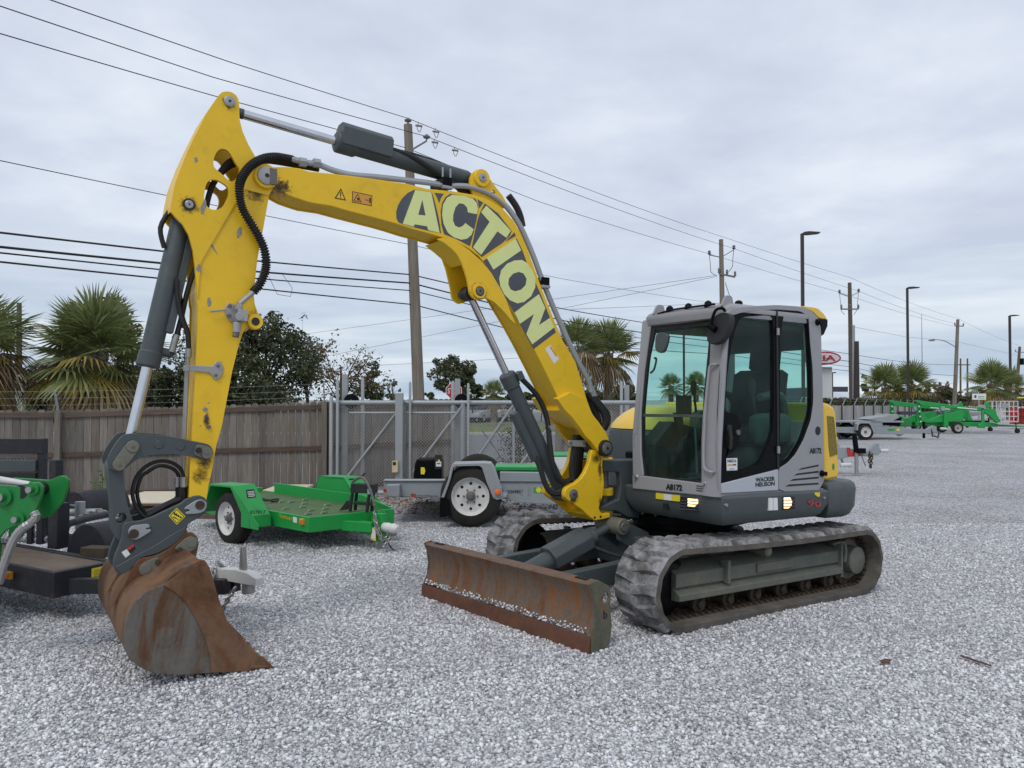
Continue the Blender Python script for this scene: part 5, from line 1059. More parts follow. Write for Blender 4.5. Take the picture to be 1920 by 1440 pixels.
mb = MB(); zpl2 = lambda pts, m, t=.002: mb.prism(BO, BO.ps(z5(pts), .15), .149, .15 + t, m)
zpl2([(822, 778), (900, 855), (822, 930), (750, 850)], M_['stickyel']); P_ = BO.ps(z5([(822, 788), (890, 855), (822, 920), (760, 850)]), .15); mb.prism(BO, P_, .149, .1525, M_['ink'], holes=[inset2(P_, .004)])
for sft in (0, 1, 2, 3):
    for a, b2 in (((790 + 18 * sft, 820 + 13 * sft), (800 + 18 * sft, 845 + 9 * sft)), ((783 + 18 * sft, 862 + 11 * sft), (800 + 16 * sft, 870 + 7 * sft))):
        if b2[0] < 860 and b2[1] < 895: zpl2([a, (a[0] + 14, a[1] - 6), (b2[0] + 14, b2[1] - 2), b2], M_['ink'], .0025)
zpl2([(325, 1178), (372, 1150), (405, 1195), (362, 1228)], M_['white']); zpl2([(372, 1148), (432, 1104), (440, 1122), (388, 1162)], M_['red']); zpl2([(388, 1163), (441, 1124), (455, 1145), (405, 1192)], M_['ink'])
build(mb, 'coupler_sticker', coup, smooth=0)
# ---- bucket
zu = Z(150, 780, 2.8237); WB = .60; WF_ = -.84
side = chaikin(zu([(632, 760), (660, 762), (682, 795), (700, 850), (722, 930), (748, 1010), (778, 1085), (825, 1140), (872, 1190), (940, 1262), (985, 1290), (1008, 1312), (1010, 1335), (985, 1348), (850, 1354), (680, 1362), (520, 1374), (400, 1366), (330, 1338), (262, 1290), (236, 1230), (233, 1160), (240, 1090), (262, 1030), (300, 975), (350, 930), (430, 898), (480, 850), (540, 800)]), 1, .12)
S2 = BO.ps(side, WB); mb = MB()
mb.prism(BO, S2, WB, WB - .02, M_['rustside']); mb.prism(BO, S2, WF_, WF_ + .02, M_['rustside'])
mbs = mb
shell = zu([(632, 760), (540, 800), (480, 850), (430, 898), (350, 930), (300, 975), (262, 1030), (240, 1090), (233, 1160), (236, 1230), (262, 1290), (330, 1338), (400, 1366), (520, 1374), (680, 1362), (850, 1354), (1008, 1338)])
sh = chaikin(BO.ps(shell, WB), 1, .2, closed=False); cxm = sum(p[0] for p in sh) / len(sh); czm = sum(p[1] for p in sh) / len(sh)
inn = []
for i, p in enumerate(sh):
    v_ = Vector((cxm - p[0], czm - p[1])).normalized(); inn.append((p[0] + v_.x * .02, p[1] + v_.y * .02))
loop = sh + inn[::-1]; mb = MB(); vs = [BO.w(a, y, b) for y in (WB - .006, WF_ + .006) for a, b in loop]; n = len(loop); m_ = len(sh)
fs = [(i, (i + 1) % n, n + (i + 1) % n, n + i) for i in range(n)]
for k in (0, n): fs += [(k + i, k + i + 1, k + n - 2 - i, k + n - 1 - i) for i in range(m_ - 1)]
mb.add(vs, fs, M_['rustbucket']); bk_ = build(mb, 'bucket', EX, smooth=50); build(mbs, 'side_plate', bk_, bevel=.004)
mb = MB()   # wear plates: raised side corner plate and heel strips
cor = zu([(632, 762), (660, 765), (684, 800), (702, 855), (724, 935), (750, 1012), (780, 1088), (825, 1142), (872, 1192), (940, 1264), (1006, 1312), (1008, 1334), (985, 1346), (850, 1352), (690, 1358), (690, 1280), (660, 1170), (610, 1070), (560, 990), (500, 930), (440, 895), (500, 850), (560, 805)]); mb.prism(BO, BO.ps(cor, WB), WB, WB + .009, M_['rustbucket']); mb.prism(BO, BO.ps(cor, WB), WF_, WF_ - .009, M_['rustbucket'])
build(mb, 'side_cutter', bk_, bevel=.003)
mb = MB(); x, z = BO.p(*zu([(452, 1172)])[0], WB); mb.lathe(BO.w(x, WB, z), BO.w(x, WB + .004, z), [(0, .062), (.5, .062), (1, .056)], M_['rustside'], 30); build(mb, 'side_boss', bk_)
mb = MB(); e0, e1 = BO.ps(zu([(900, 1330), (1018, 1325)]), WB); 
mb.prism(BO, [(e0[0], e0[1] - .005), (e1[0], e1[1] - .002), (e1[0] + 0, e1[1] + .006), (e0[0], e0[1] + .02)], WB + .02, WF_ - .02, M_['rustbucket']); build(mb, 'cutting_lip', bk_, bevel=.003)
ear = chaikin(z5([(470, 1262), (510, 1236), (640, 1212), (760, 1150), (850, 1075), (900, 1005), (960, 1000), (1008, 1036), (1022, 1100), (1004, 1190), (990, 1250), (900, 1300), (760, 1390), (560, 1500), (400, 1560), (262, 1640), (225, 1690), (330, 1500), (400, 1380)]), 1, .15)
mb = MB()
for s in (1, -1): mb.prism(BO, BO.ps(ear, .19), s * .19, s * .16, M_['rustbucket'])
build(mb, 'bucket_ear', bk_, bevel=.005)
mb = MB(); zpl(mb, [(480, 1330), (500, 1290), (540, 1262), (640, 1218), (665, 1232), (660, 1255), (640, 1262), (650, 1275), (690, 1268), (690, 1290), (600, 1370), (540, 1388), (495, 1370)], .19, M_['olive'], .014); zpl(mb, [(805, 1150), (815, 1125), (900, 1050), (950, 1032), (1000, 1050), (1010, 1090), (995, 1135), (940, 1175), (840, 1200), (828, 1180), (865, 1168), (860, 1150)], .19, M_['olive'], .014)
for q in ((545, 1320), (955, 1092)):
    x, z = zq(q, .19); mb.cyl(BO.w(x, -.20, z), BO.w(x, .208, z), .03, M_['olive'], n=18)
for q in ((648, 1262), (848, 1152)): x, z = zq(q, .19); mb.cyl(BO.w(x, .19, z), BO.w(x, .215, z), .018, M_['rollers'], n=8)
build(mb, 'bucket_pin', bk_, bevel=.003)

# ---- grease and scrapes
smear('grease_stain', boom, BO, (LX, LZ - .01), HB + .0145, .15); smear('grease_stain', boom, BO, BO.p(515, 352, HB), HB + .0012, .17, (1.2, .8)); smear('grease_stain', boom, BO, BO.p(530, 350, HB), HB + .0016, .10)
smear('grease_stain', arm, BO, (AX, AZ - .01), HA + .0112, .085); smear('grease_stain', arm, BO, (CX, CZ - .01), HA + .0112, .12); smear('grease_stain', arm, BO, (RPX + .01, RPZ - .06), HA + .0012, .13, (.8, 1)); smear('grease_stain', arm, BO, BO.p(480, 360, HA), HA + .0014, .14)
smear('grease_stain', arm, BO, (BO.p(*zd([(700, 220)])[0], HA)), HA + .0012, .13); smear('grease_stain', arm, BO, BO.p(*zd([(345, 1270)])[0], HA), HA + .0012, .10); smear('grease_stain', arm, BO, BO.p(*zd([(385, 890)])[0], HA), HA + .0013, .07, (.6, 1.2))
smear('grease_stain', kpo, BO, BO.p(*zk([(715, 590)])[0], HK), HK + .0012, .12, (1, .8)); smear('grease_stain', kpo, BO, BO.p(*zk([(750, 720)])[0], HK), HK + .0013, .09, (.5, 2.2)); smear('grease_stain', kpo, BO, (KX, KZ - .05), HK + .0012, .09); smear('grease_stain', kpo, BO, BO.p(*zk([(752, 1100)])[0], HK), HK + .0012, .07, (.5, 1.6))
scr = flat('scraped_paint', (.27, .25, .21), .6, var=.3, sc=60)
def scrape(z, q, w, h, rot, y, par):
    c = BO.p(*z([q])[0], y); rr2 = random.Random(q[0]); P = []
    for i in range(14):
        a = math.tau * i / 14; k = rr2.uniform(.7, 1.15); x_, z_ = w * math.cos(a) * k, h * math.sin(a) * k; P.append((c[0] + x_ * math.cos(R(rot)) - z_ * math.sin(R(rot)), c[1] + x_ * math.sin(R(rot)) + z_ * math.cos(R(rot))))
    mb = MB(); mb.prism(BO, P, y, y + .0009, scr); build(mb, 'paint_scrape', par, smooth=0)
for q, w, h, r in (((378, 527), .012, .022, 0), ((425, 838), .018, .055, 12), ((395, 1240), .018, .026, 0)): scrape(za, q, w, h, r, HA + .01, arm)
for q, w, h, r in (((664, 1005), .016, .045, 12), ((480, 1085), .010, .07, -30)): scrape(za, q, w, h, r, HA, arm)
for q, w, h, r in (((403, 95), .014, .03, 0), ((378, 822), .02, .018, 40), ((384, 885), .018, .03, 0), ((400, 775), .008, .006, 0), ((345, 930), .006, .006, 0)): scrape(zd, q, w, h, r, HA, arm)
for q, w, h, r in (((640, 870), .01, .014, 0),): scrape(zl, q, w, h, r, HB, boom)
# ------------------------------------------------------------------ wooden fences
def seg_frame(a, b): d = (Vector((b[0], b[1], 0)) - Vector((a[0], a[1], 0))); return Fr((a[0], a[1], 0), ex=tuple(d), ey=(d.y, -d.x, 0), ez=(0, 0, 1)), d.length
def wood_fence(pts, label, hts, base=-.15, posts=2.4, arms=True, rails=True, seed=0, pw=.14, dogear=True, post_mat='railwood', group=None, pmat='picket'):
    rng = random.Random(seed); t = thing('wooden_fence', (pts[0][0], pts[0][1], 0), label, 'fence', group)
    pk, rl, wr = MB(), MB(), MB()
    for i in range(len(pts) - 1):
        F_, L_ = seg_frame(pts[i], pts[i + 1]); n = int(L_ / pw)
        top = lambda x: hts[i] + (hts[i + 1] - hts[i]) * x / L_
        for k in range(n):
            x0 = k * pw + .003; x1 = (k + 1) * pw - .004 - rng.random() * .005; h = top(x0) + rng.uniform(-.012, .012); e = .028 if dogear else 0
            pk.prism(F_, [(x0, base), (x1, base), (x1, h - e), (x1 - e, h), (x0 + e, h), (x0, h - e)] if dogear else [(x0, base), (x1, base), (x1, h), (x0, h)], .0, .018 + rng.random() * .004, M_[pmat])
        if rails:
            for f in (.945, .52, .10):
                for q in range(max(1, int(L_ / 2.4))):
                    w = L_ / max(1, int(L_ / 2.4)); z0 = base + (top(q * w) - base) * f; z1 = base + (top((q + 1) * w) - base) * f; h = .045
                    rl.add([F_.w(x, y, z + dz) for x, z in ((q * w, z0), ((q + 1) * w - .005, z1)) for y in (.024, .062) for dz in (-h, h)], [(0, 1, 3, 2), (4, 6, 7, 5), (0, 4, 5, 1), (2, 3, 7, 6), (0, 2, 6, 4), (1, 5, 7, 3)], M_['railwood'])
        np_ = max(1, int(round(L_ / posts)))
        for q in range(np_ + 1 if i == len(pts) - 2 else np_):
            x = min(q * L_ / np_, L_); po = MB(); h = top(x)
            if post_mat == 'railwood': po.box(F_, x - .05, x + .05, .066, .16, base, h + .0, M_['picket'])
            else: po.cyl(F_.w(x, .10, base), F_.w(x, .10, h + .02), .035, M_[post_mat], n=10)
            p_ = build(po, 'post', t, smooth=0)
            if arms: ar = MB(); ar.prism(Fr(F_.w(x, .1, h), ex=tuple(F_.ey), ey=tuple(F_.ex), ez=(0, 0, 1)), [(-.03, -.05), (.03, -.05), (.20, .36), (.165, .38)], -.012, .012, M_['galv']); build(ar, 'wire_arm', p_, smooth=0)
        if arms:
            for j in range(3):
                o_ = .06 + .065 * j; z = .10 + .125 * j
                A_ = F_.w(0, .1 + o_, top(0) + z); B_ = F_.w(L_, .1 + o_, top(L_) + z); m_ = (A_ + B_) / 2; m_.z -= .02
                wr.tube([A_, m_, B_], .0019, M_['wire'], n=4, sub=6)
                for q in range(int(L_ / .13)):
                    c = A_.lerp(B_, (q + .5) * .13 / L_); c.z -= .012; wr.tube([c + Vector((-.012, 0, .02)), c + Vector((.012, 0, -.02))], .0014, M_['wire'], n=3, sub=1)
    build(pk, 'pickets', t, smooth=0)
    if rails: build(rl, 'rails', t, smooth=0)
    if arms: build(wr, 'barbed_wire', t, smooth=0)
    return t
def zt(y, d): return CH + (749.3 - y) / FPX * d
fp = [(-14.5, 13.6), (-8.6, 14.7), (-3.75, 15.45)]
wood_fence(fp, 'long weathered picket fence with barbed wire running behind the black trailers on the left', [zt(768, 13.6), zt(769, 14.7), zt(753, 15.45)], seed=1)
wood_fence([(-3.7, 15.5), (-1.15, 17.6)], 'short weathered picket fence seen through the chain link gate', [zt(753, 15.5), zt(747, 17.6)], arms=False, seed=2)
wood_fence([(1.0, 17.9), (3.0, 19.8)], 'picket fence between the boom foot and the cab, behind the gate', [zt(752, 17.9), zt(757, 19.8)], arms=False, seed=3)
wood_fence([(3.1, 19.9), (fx(62), 62)], 'long pale fence with dark steel posts running away behind the cab to the green lifts', [1.66, 1.35], seed=4, rails=False, pw=.3, dogear=False, post_mat='bronze', pmat='palefence')
# ------------------------------------------------------------------ chain-link sliding gate
GY = 14.95
GT = thing('sliding_gate', (-3.2, GY, 0), 'galvanised chain link sliding gate with diagonal braces behind the green trailer', 'gate')
gx0, gx1 = dp(620, 800, GY).x, dp(1205, 800, GY).x; gz0, gz1 = -.02, zt(755, GY)
def gp_(u, v, y=GY): return dp(u, v, y)
mb = MB(); mb.cyl((gx0, GY, gz1), (gx1, GY, gz1), .045, M_['galv']); mb.cyl((gx0 + .5, GY, .02), (gx1, GY, .02), .05, M_['galv']); mb.cyl((dp(655, 774, GY).x, GY, zt(774, GY)), (dp(855, 774, GY).x, GY, zt(774, GY)), .022, M_['galv']); build(mb, 'rails', GT)
for u in (622, 758, 868, 963, 1110): mb = MB(); x = dp(u, 800, GY).x; mb.cyl((x, GY, 0), (x, GY, gz1), .028 if u != 868 else .05, M_['galv']); build(mb, 'upright', GT)
for a, b_ in (((650, 895), (741, 777)), ((768, 893), (868, 760)), ((888, 868), (962, 760)), ((972, 876), (1060, 760))): mb = MB(); mb.cyl(dp(*a, GY - .03), dp(*b_, GY - .03), .024, M_['galv']); build(mb, 'brace', GT)
mb = MB(); pitch = .062; hgt_ = gz1 - .02; wd = gx1 - gx0; n = int((wd + hgt_) / pitch)
for s in (1, -1):
    for k in range(n):
        c = k * pitch; x0, z0 = (c, 0.0); x1, z1 = (c - hgt_, hgt_)
        if x1 < 0: z1 = z0 + (x0) ; x1 = 0
        if x0 > wd: z0 = x0 - wd; x0 = wd
        if z1 <= z0 or z0 >= hgt_: continue
        z1 = min(z1, hgt_)
        if s < 0: x0, x1 = wd - x0, wd - x1
        A_ = Vector((gx0 + x0, GY + .01 * s, .02 + z0)); B_ = Vector((gx0 + x1, GY + .01 * s, .02 + z1)); d = (B_ - A_).normalized(); e1 = Vector((0, 1, 0)); e2 = d.cross(e1); r = .0032
        vs = [p + (e1 * a + e2 * b) * r for p in (A_, B_) for a, b in ((1, 0), (-.5, .87), (-.5, -.87))]; mb.add(vs, [(0, 1, 4, 3), (1, 2, 5, 4), (2, 0, 3, 5)], M_['wire'])
build(mb, 'chain_link_mesh', GT, smooth=0, recalc=False)
# posts that carry the gate
def gpost(u, v0, r, label, y, square=False, roller=False, cap=True):
    x = dp(u, v0, y).x; z = zt(v0, y); mb = MB(); t = thing('gate_post', (x, y, 0), label, 'post', 'posts carrying the sliding gate')
    if square: mb.box(WF, x - r, x + r, y - r, y + r, -.1, z, M_['galv'])
    else: mb.lathe((x, y, -.1), (x, y, z), [(0, r), (.985, r), (.995, r * .7), (1, r * .2)], M_['galv'], 12)
    build(mb, 'post', t, bevel=.004 if square else 0)
    if roller: mb = MB(); mb.lathe((x + roller, y - .14, zt(752, y)), (x + roller, y - .02, zt(752, y)), [(0, .12), (.05, .145), (.95, .145), (1, .12)], M_['black'], 20); mb.cyl((x + roller, y - .15, zt(752, y)), (x + roller, y + .1, zt(752, y)), .025, M_['galv']); build(mb, 'guide_roller', t)
    return t
gpost(647, 702, .05, 'square gate post with a black guide roller, left of the green trailer fender', GY + .16, True, .15)
gpost(621, 742, .035, 'short round post at the left end of the chain link gate', GY - .12)
gpost(633, 710, .03, 'thin capped post just right of the gate left end', GY - .12)
gpost(680, 708, .035, 'round post standing behind the gate, left of the utility pole', GY + .5)
gpost(749, 737, .07, 'thick square post with a keypad box in the middle of the gate', GY - .16, True)
gpost(769, 715, .025, 'thin capped post beside the thick square keypad post', GY - .1)
gpost(849, 714, .035, 'round post standing in front of the stop sign', GY + .5)
gpost(858, 710, .05, 'square post with a black roller beside the stop sign', GY + .16, True, .09)
gpost(878, 718, .025, 'thin capped post just right of the black roller by the stop sign', GY - .12)
gpost(1165, 715, .035, 'round post behind the boom hoses, left of the cab', GY + 2.0)
gpost(1175, 722, .05, 'square post close to the left edge of the cab', GY + 2.2, True)
x = dp(741, 875, GY - .26).x; mb = MB(); mb.box(Fr((x, GY - .26, 0), yaw=0), -.055, .055, -.04, .04, zt(885, GY - .26), zt(864, GY - .26), flat('keypad_cream', (.6, .48, .3), .5)); mb.box(Fr((x, GY - .302, 0), yaw=0), -.04, .02, -.002, .002, zt(872, GY - .3), zt(866, GY - .3), M_['ink']); solo(mb, 'keypad_box', (x, GY - .26, zt(885, GY - .26)), 'small cream keypad box on the thick gate post', 'keypad', bevel=.006)
# gate operator
GO = Fr((dp(806, 880, 13.6).x, 13.6, 0), yaw=0); mb = MB()
pr = [(-.28, 0), (-.285, .30), (-.255, .60), (-.22, .70), (.20, .715), (.235, .66), (.245, 0)]
s_ = (920 - 705) / 4 / FPX * 13.6 / .53
to = thing('gate_operator', (GO.o.x, 13.6, .1), 'black plastic gate motor housing behind the grey trailer deck', 'gate motor')
mb.loft([[GO.w(x * s_ * (1 - i), y, .12 + z * s_ * (1 - i * .3)) for x, z in pr] for y, i in ((-.22, .05), (-.19, 0), (.19, 0), (.22, .05))], M_['black']); build(mb, 'housing', to, bevel=.02)
mb = MB(); mb.box(GO, -.27, -.02, -.232, -.20, .15, .78, M_['black']) if 0 else None
P7 = Z(600, 680, 4)
def dq(mb, pts, y, m, t=.01): mb.prism(WF, [WF.p(u, v, 0) if 0 else ((lambda c: (c.x, c.z))(dp(u, v, y))) for u, v in P7(pts)], y, y - t, m)
dq(mb, [(862, 690), (918, 692), (920, 795), (862, 798)], 13.372, M_['cabin']); dq(mb, [(870, 742), (910, 742), (910, 778), (870, 778)], 13.36, M_['white']); dq(mb, [(884, 728), (900, 728), (898, 742), (886, 742)], 13.36, M_['stickyel']); dq(mb, [(876, 752), (904, 752), (904, 757), (876, 757)], 13.348, M_['ink']); dq(mb, [(756, 785), (782, 785), (790, 812), (782, 838), (756, 836)], 13.37, M_['stickyel'], .004); build(mb, 'control_panel', to, smooth=0)
# stop sign
SD = 34.0; sx_ = dp(851, 735, SD).x; mb = MB(); t = thing('stop_sign', (sx_, SD, 0), 'red octagonal stop sign on a post beyond the gate', 'stop sign')
oc = lambda r: [(sx_ + r * math.cos(R(22.5 + 45 * k)), zt(733, SD) + r * math.sin(R(22.5 + 45 * k))) for k in range(8)]
mb.prism(WF, oc(.38), SD, SD - .01, M_['white']); mb.prism(WF, oc(.35), SD - .010, SD - .014, M_['kiared']); c = zt(733, SD); mb.text('STOP', (sx_ - .27, SD - .016, c - .12), (sx_ + .27, SD - .016, c - .12), (sx_ - .27, SD - .016, c + .12), M_['white'], .002, .01); build(mb, 'sign_face', t, smooth=0)
mb = MB(); mb.cyl((sx_, SD + .04, 0), (sx_, SD + .04, zt(718, SD)), .03, M_['galv']); build(mb, 'post', t)
# plywood and planks piled on the ground
zy = Z(380, 860, 4.571)
def slab(name, u0, u1, y0, y1, z0, z1, m, label, cat, grp=None, skew=0):
    mb = MB(); a, b_ = dp(u0, 900, y0).x, dp(u1, 900, y0).x
    F_ = Fr(((a + b_) / 2, y0, z0), yaw=skew); mb.box(F_, -(b_ - a) / 2, (b_ - a) / 2, 0, y1 - y0, 0, z1 - z0, m); solo(mb, name, tuple(F_.o), label, cat, grp, bevel=.004)
for k in range(5): slab('plywood_sheet', 186 + 6 * (k % 3), 408 + 8 * (k % 2), 11.9 + .04 * (k % 3), 13.4, .10 + .028 * k, .122 + .028 * k, M_['lumber'] if k < 4 else M_['ply'], ['bottom dark board of the sheet pile behind the bucket', 'second dark board from the ground in the sheet pile behind the bucket', 'middle dark board of the sheet pile behind the bucket', 'fourth dark board, just under the pale top sheet behind the bucket', 'pale plywood sheet on top of the pile behind the bucket'][k], 'board', 'boards piled behind the bucket', skew=1.2)
for k in range(2): slab('timber', 250 + k * 60, 520 + k * 80, 12.2 - k * .5, 12.3 - k * .5, .0, .10 - k * .02, M_['lumber'], ['dark timber bearer under the board pile', 'loose dark timber on the gravel in front of the board pile'][k], 'timber', skew=-1)
slab('plywood_sheet', 490, 560, 13.6, 14.6, .18, .22, M_['ply'], 'pale sheet lying behind the green trailer deck', 'board', skew=0)
slab('plywood_sheet', 640, 690, 13.6, 14.6, .05, .09, M_['ply'], 'pale sheet by the fence behind the green trailer far fender', 'board', skew=4)
# weeds at the foot of the fence
def weed(u, v, y, h, label, seed):
    rng = random.Random(seed); mb = MB(); c = dp(u, v, y); c.z = 0
    for k in range(46):
        a = rng.random() * 6.28; z = h * (.15 + .85 * rng.random()); r = .10 * (1 - .4 * z / h); p = c + Vector((math.cos(a) * r * rng.random(), math.sin(a) * r * rng.random(), z)); d = Vector((math.cos(a), math.sin(a), rng.uniform(-.2, .6))).normalized(); sd = d.cross(Vector((0, 0, 1))).normalized() * .022; l = rng.uniform(.08, .15)
        mb.add([p, p + d * l * .5 + sd, p + d * l, p + d * l * .5 - sd], [(0, 1, 2, 3)], M_['weedgreen'])
    mb.tube([c, c + Vector((.02, 0, h * .5)), c + Vector((0, 0, h * .95))], .008, M_['weedgreen'], n=5); solo(mb, 'weed', tuple(c), label, 'weed', smooth=0, recalc=False)
M_['weedgreen'] = island('weed_leaf', [(0, (.05, .12, .025)), (1, (.12, .24, .05))], .6, trans=.2)
weed(190, 915, 13.8, .62, 'bright green weed against the fence left of the bucket link', 1); weed(182, 930, 13.7, .35, 'low green weed at the fence foot left of the taller weed', 2)
# climbing shrub on the gate, seen in the opening
rng = random.Random(7); mb = MB()
for k in range(1500):
    z = rng.random() ** .8 * 1.25; w = .30 * (1.15 - .35 * abs(z - .5)); p = Vector((dp(968, 850, 15.4).x + rng.gauss(0, w * .5), 15.4 + rng.gauss(0, .15), z)); d = Vector((rng.uniform(-1, 1), rng.uniform(-1, 1), rng.uniform(-.6, .8))).normalized(); s_ = d.cross(Vector((rng.random(), rng.random(), rng.random()))).normalized() * .014; l = .05
    mb.add([p, p + d * l * .5 + s_, p + d * l, p + d * l * .5 - s_], [(0, 1, 2, 3)], M_['leafdark'])
for k in range(8): a = dp(955 + k * 4, 850, 15.4).x; mb.tube([(a, 15.4, 0), (a + rng.gauss(0, .1), 15.4, .6), (a + rng.gauss(0, .2), 15.4, 1.2)], .008, M_['bark'], n=5)
solo(mb, 'climbing_shrub', (dp(968, 850, 15.4).x, 15.4, 0), 'dark leafy shrub growing up the open part of the gate behind the lift cylinder', 'shrub', smooth=0, recalc=False)
# litter line under the fence
lit = stones('fallen_leaves', 5000, 12.2, 15.2, .012, .03, 9, M_['litter'], 1.0, half=.40); tag(lit, kind='stuff')
# ------------------------------------------------------------------ wheels
def wheel(parent, c, axis, r, w, holes=8, rimm='rim', rr=.62, face=1):
    """tyre with rounded shoulders and grooves, dished rim with hand holes, hub"""
    c = Vector(c); ax = Vector(axis).normalized()
    mb = MB(); h = w / 2
    pr = [(0, r * rr), (.02, r * .74), (.08, r * .90), (.18, r * .965), (.28, r), (.34, r), (.35, r * .975), (.37, r * .975), (.38, r), (.49, r), (.5, r * .975), (.52, r * .975), (.53, r), (.62, r), (.63, r * .975), (.65, r * .975), (.66, r), (.72, r), (.82, r * .965), (.92, r * .90), (.98, r * .74), (1, r * rr)]
    mb.lathe(c - ax * h, c + ax * h, pr, M_['tyre'], 40, caps=False); ty = build(mb, 'tyre', parent, smooth=40)
    mb = MB(); R1 = r * rr
    t0 = Vector((0, 0, 1)); e1 = ax.cross(t0).normalized(); e2 = e1.cross(ax).normalized(); F_ = Fr(c, ex=tuple(e1), ey=tuple(ax), ez=tuple(t0))
    hl = [circ(R1 * .66 * math.cos(k * math.tau / holes), R1 * .66 * math.sin(k * math.tau / holes), R1 * .085, 10) for k in range(holes)]
    mb.prism(F_, circ(0, 0, R1 * .86, 36), h * .50, h * .42, M_[rimm], holes=hl)
    mb.lathe(c + ax * h * .98, c + ax * h * .40, [(0, R1 * 1.03), (.06, R1 * .98), (.15, R1 * .95), (.6, R1 * .88), (1, R1 * .80)], M_[rimm], 40, caps=False); mb.lathe(c - ax * h * .9, c + ax * h * .40, [(0, R1), (1, R1 * .82)], M_[rimm], 40, caps=False)
    mb.prism(F_, circ(0, 0, R1 * .80, 24), h * .30, h * .28, M_['ink'])
    build(mb, 'rim', parent, smooth=40)
    mb = MB(); mb.lathe(c + ax * h * .5, c + ax * h * 1.05, [(0, R1 * .26), (.5, R1 * .24), (.6, R1 * .15), (.95, R1 * .14), (1, R1 * .08)], M_['pin'], 16)
    for k in range(6):
        a = k * math.tau / 6; p = F_.w(R1 * .36 * math.cos(a), h * .5, R1 * .36 * math.sin(a)); mb.cyl(p, p + ax * .02, R1 * .05, M_['pin'], n=6)
    build(mb, 'hub', parent)
# ------------------------------------------------------------------ green flat trailer
ga = R(-41); fwd = Vector((math.cos(ga), math.sin(ga), 0)); TG = Fr((-2.93, 10.40, 0), yaw=-41)   # x forward, y to its left (away)
TT = thing('green_trailer', tuple(TG.o), 'bright green flat deck trailer numbered 837817 beside the bucket', 'trailer', yaw=-41)
DZ = .43; HWd = .70
YN, YF_ = -.62, .44
deck = [(-1.5, YN), (1.27, YN), (1.47, YF_), (-1.5, YF_)]
def tgw(x, y, z): return TG.w(x, y, z)
mb = MB(); mb.loft([[tgw(x, y, z) for x, y in deck] for z in (DZ - .02, DZ)], M_['deck'])
dk = build(mb, 'deck_floor', TT, smooth=0)
mb = MB(); out_ = inset2(deck, -.03); 
for i in range(3):
    a, b_ = out_[i], out_[(i + 1) % 4]; a2, b2 = deck[i], deck[(i + 1) % 4]
    mb.add([tgw(*a, DZ - .17), tgw(*b_, DZ - .17), tgw(*b2, DZ - .17), tgw(*a2, DZ - .17), tgw(*a, DZ + .012), tgw(*b_, DZ + .012), tgw(*b2, DZ + .012), tgw(*a2, DZ + .012)], [(0, 1, 5, 4), (2, 3, 7, 6), (4, 5, 6, 7), (0, 3, 2, 1), (0, 4, 7, 3), (1, 2, 6, 5)], M_['green'])
mb.prism(TG, [(-1.2, DZ), (1.45, DZ), (1.45, DZ + .03), (.9, DZ + .14), (-1.2, DZ + .15)], YF_ + .0, YF_ + .03, M_['green']); mb.box(TG, -1.62, -1.50, YN, YF_, DZ - .14, DZ + .06, M_['green'])
mb.loft([[tgw(x, y, z) for y, z in ((-.05, .20), (.05, .20), (.05, .34), (-.05, .34))] for x in (.9, 1.8)], M_['green'])
for s in (-1, 1): mb.loft([[tgw(x, s * y_ + dy, z) for dy, z in ((-.035, .24), (.035, .24), (.035, .36), (-.035, .36))] for x, y_ in ((-.2, .42), (.9, .36), (1.75, .06))], M_['green'])
mb.prism(TG, [(1.70, .16), (1.82, .13), (1.88, .18), (1.88, .47), (1.74, .46), (1.68, .36)], -.04, .04, M_['green'])
build(mb, 'frame', TT, bevel=.006)
for s in (-1, 1):
    mb = MB(); xo = 0 if s < 0 else .2; prf_shift = xo
    prf = [(-.56, .36), (-.36, .745), (.22, .76), (.58, .42), (.60, .28)]
    yi, yo = (-.72, -1.01) if s < 0 else (.50, .78)
    pin_ = [(-.53, .38), (-.345, .72), (.21, .735), (.55, .41), (.57, .28)]
    sh2 = lambda p: [(a + xo, b) for a, b in p]; lp = sh2(prf + pin_[::-1]); mb.prism(TG, lp, yi, yo, M_['green'])
    mb.prism(TG, sh2([(-.56, .36), (-.36, .745), (.22, .76), (.60, .40), (.60, .28), (.30, .28), (-.3, .28)]), yi, yi + s * .008, M_['green'])
    mb.prism(TG, sh2([(.23, .73), (.57, .40), (.60, .28), (.80, .28), (.80, .34)]), yo, yo - s * .008, M_['green']); 
    mb.prism(TG, sh2([(.16, .745), (.22, .76), (.60, .40), (.60, .28), (.42, .28), (.42, .45)]), yo, yo + s * .006, M_['green'])
    fd = build(mb, 'fender', TT, bevel=.004)
    if s < 0:
        mb = MB(); FO = Fr(TG.w(0, yo + s * .006, 0), ex=tuple(TG.ex), ey=tuple(-TG.ey), ez=(0, 0, 1))
        q = lambda pts: FO.ps(zy(pts), .0); mb.prism(FO, FO.ps(zy([(366, 268), (435, 262), (452, 332), (378, 342)]), .01), .0, .004, M_['ink']); 
        for k in range(4): mb.prism(FO, FO.ps(zy([(380 + k * 3, 282 + 13 * k), (436 + k * 3, 277 + 13 * k), (437 + k * 3, 283 + 13 * k), (381 + k * 3, 288 + 13 * k)]), .01), .003, .006, M_['white'])
        g3 = lambda u, v: (lambda c: FO.w(c[0], .008, c[1]))(FO.p(*zy([(u, v)])[0], .008))
        mb.text('837817', g3(405, 474), g3(540, 470), g3(405, 446), M_['ink'], .002, .01); build(mb, 'fender_decal', fd, smooth=0)
    wheel(TT, TG.w(xo, -.87 if s < 0 else .65, .335), tuple(TG.ey * s), .335, .22, 5, 'rim')
mb = MB(); mb.cyl(TG.w(0, -.85, .33), TG.w(0, .85, .33), .035, M_['black']); build(mb, 'axle', TT)
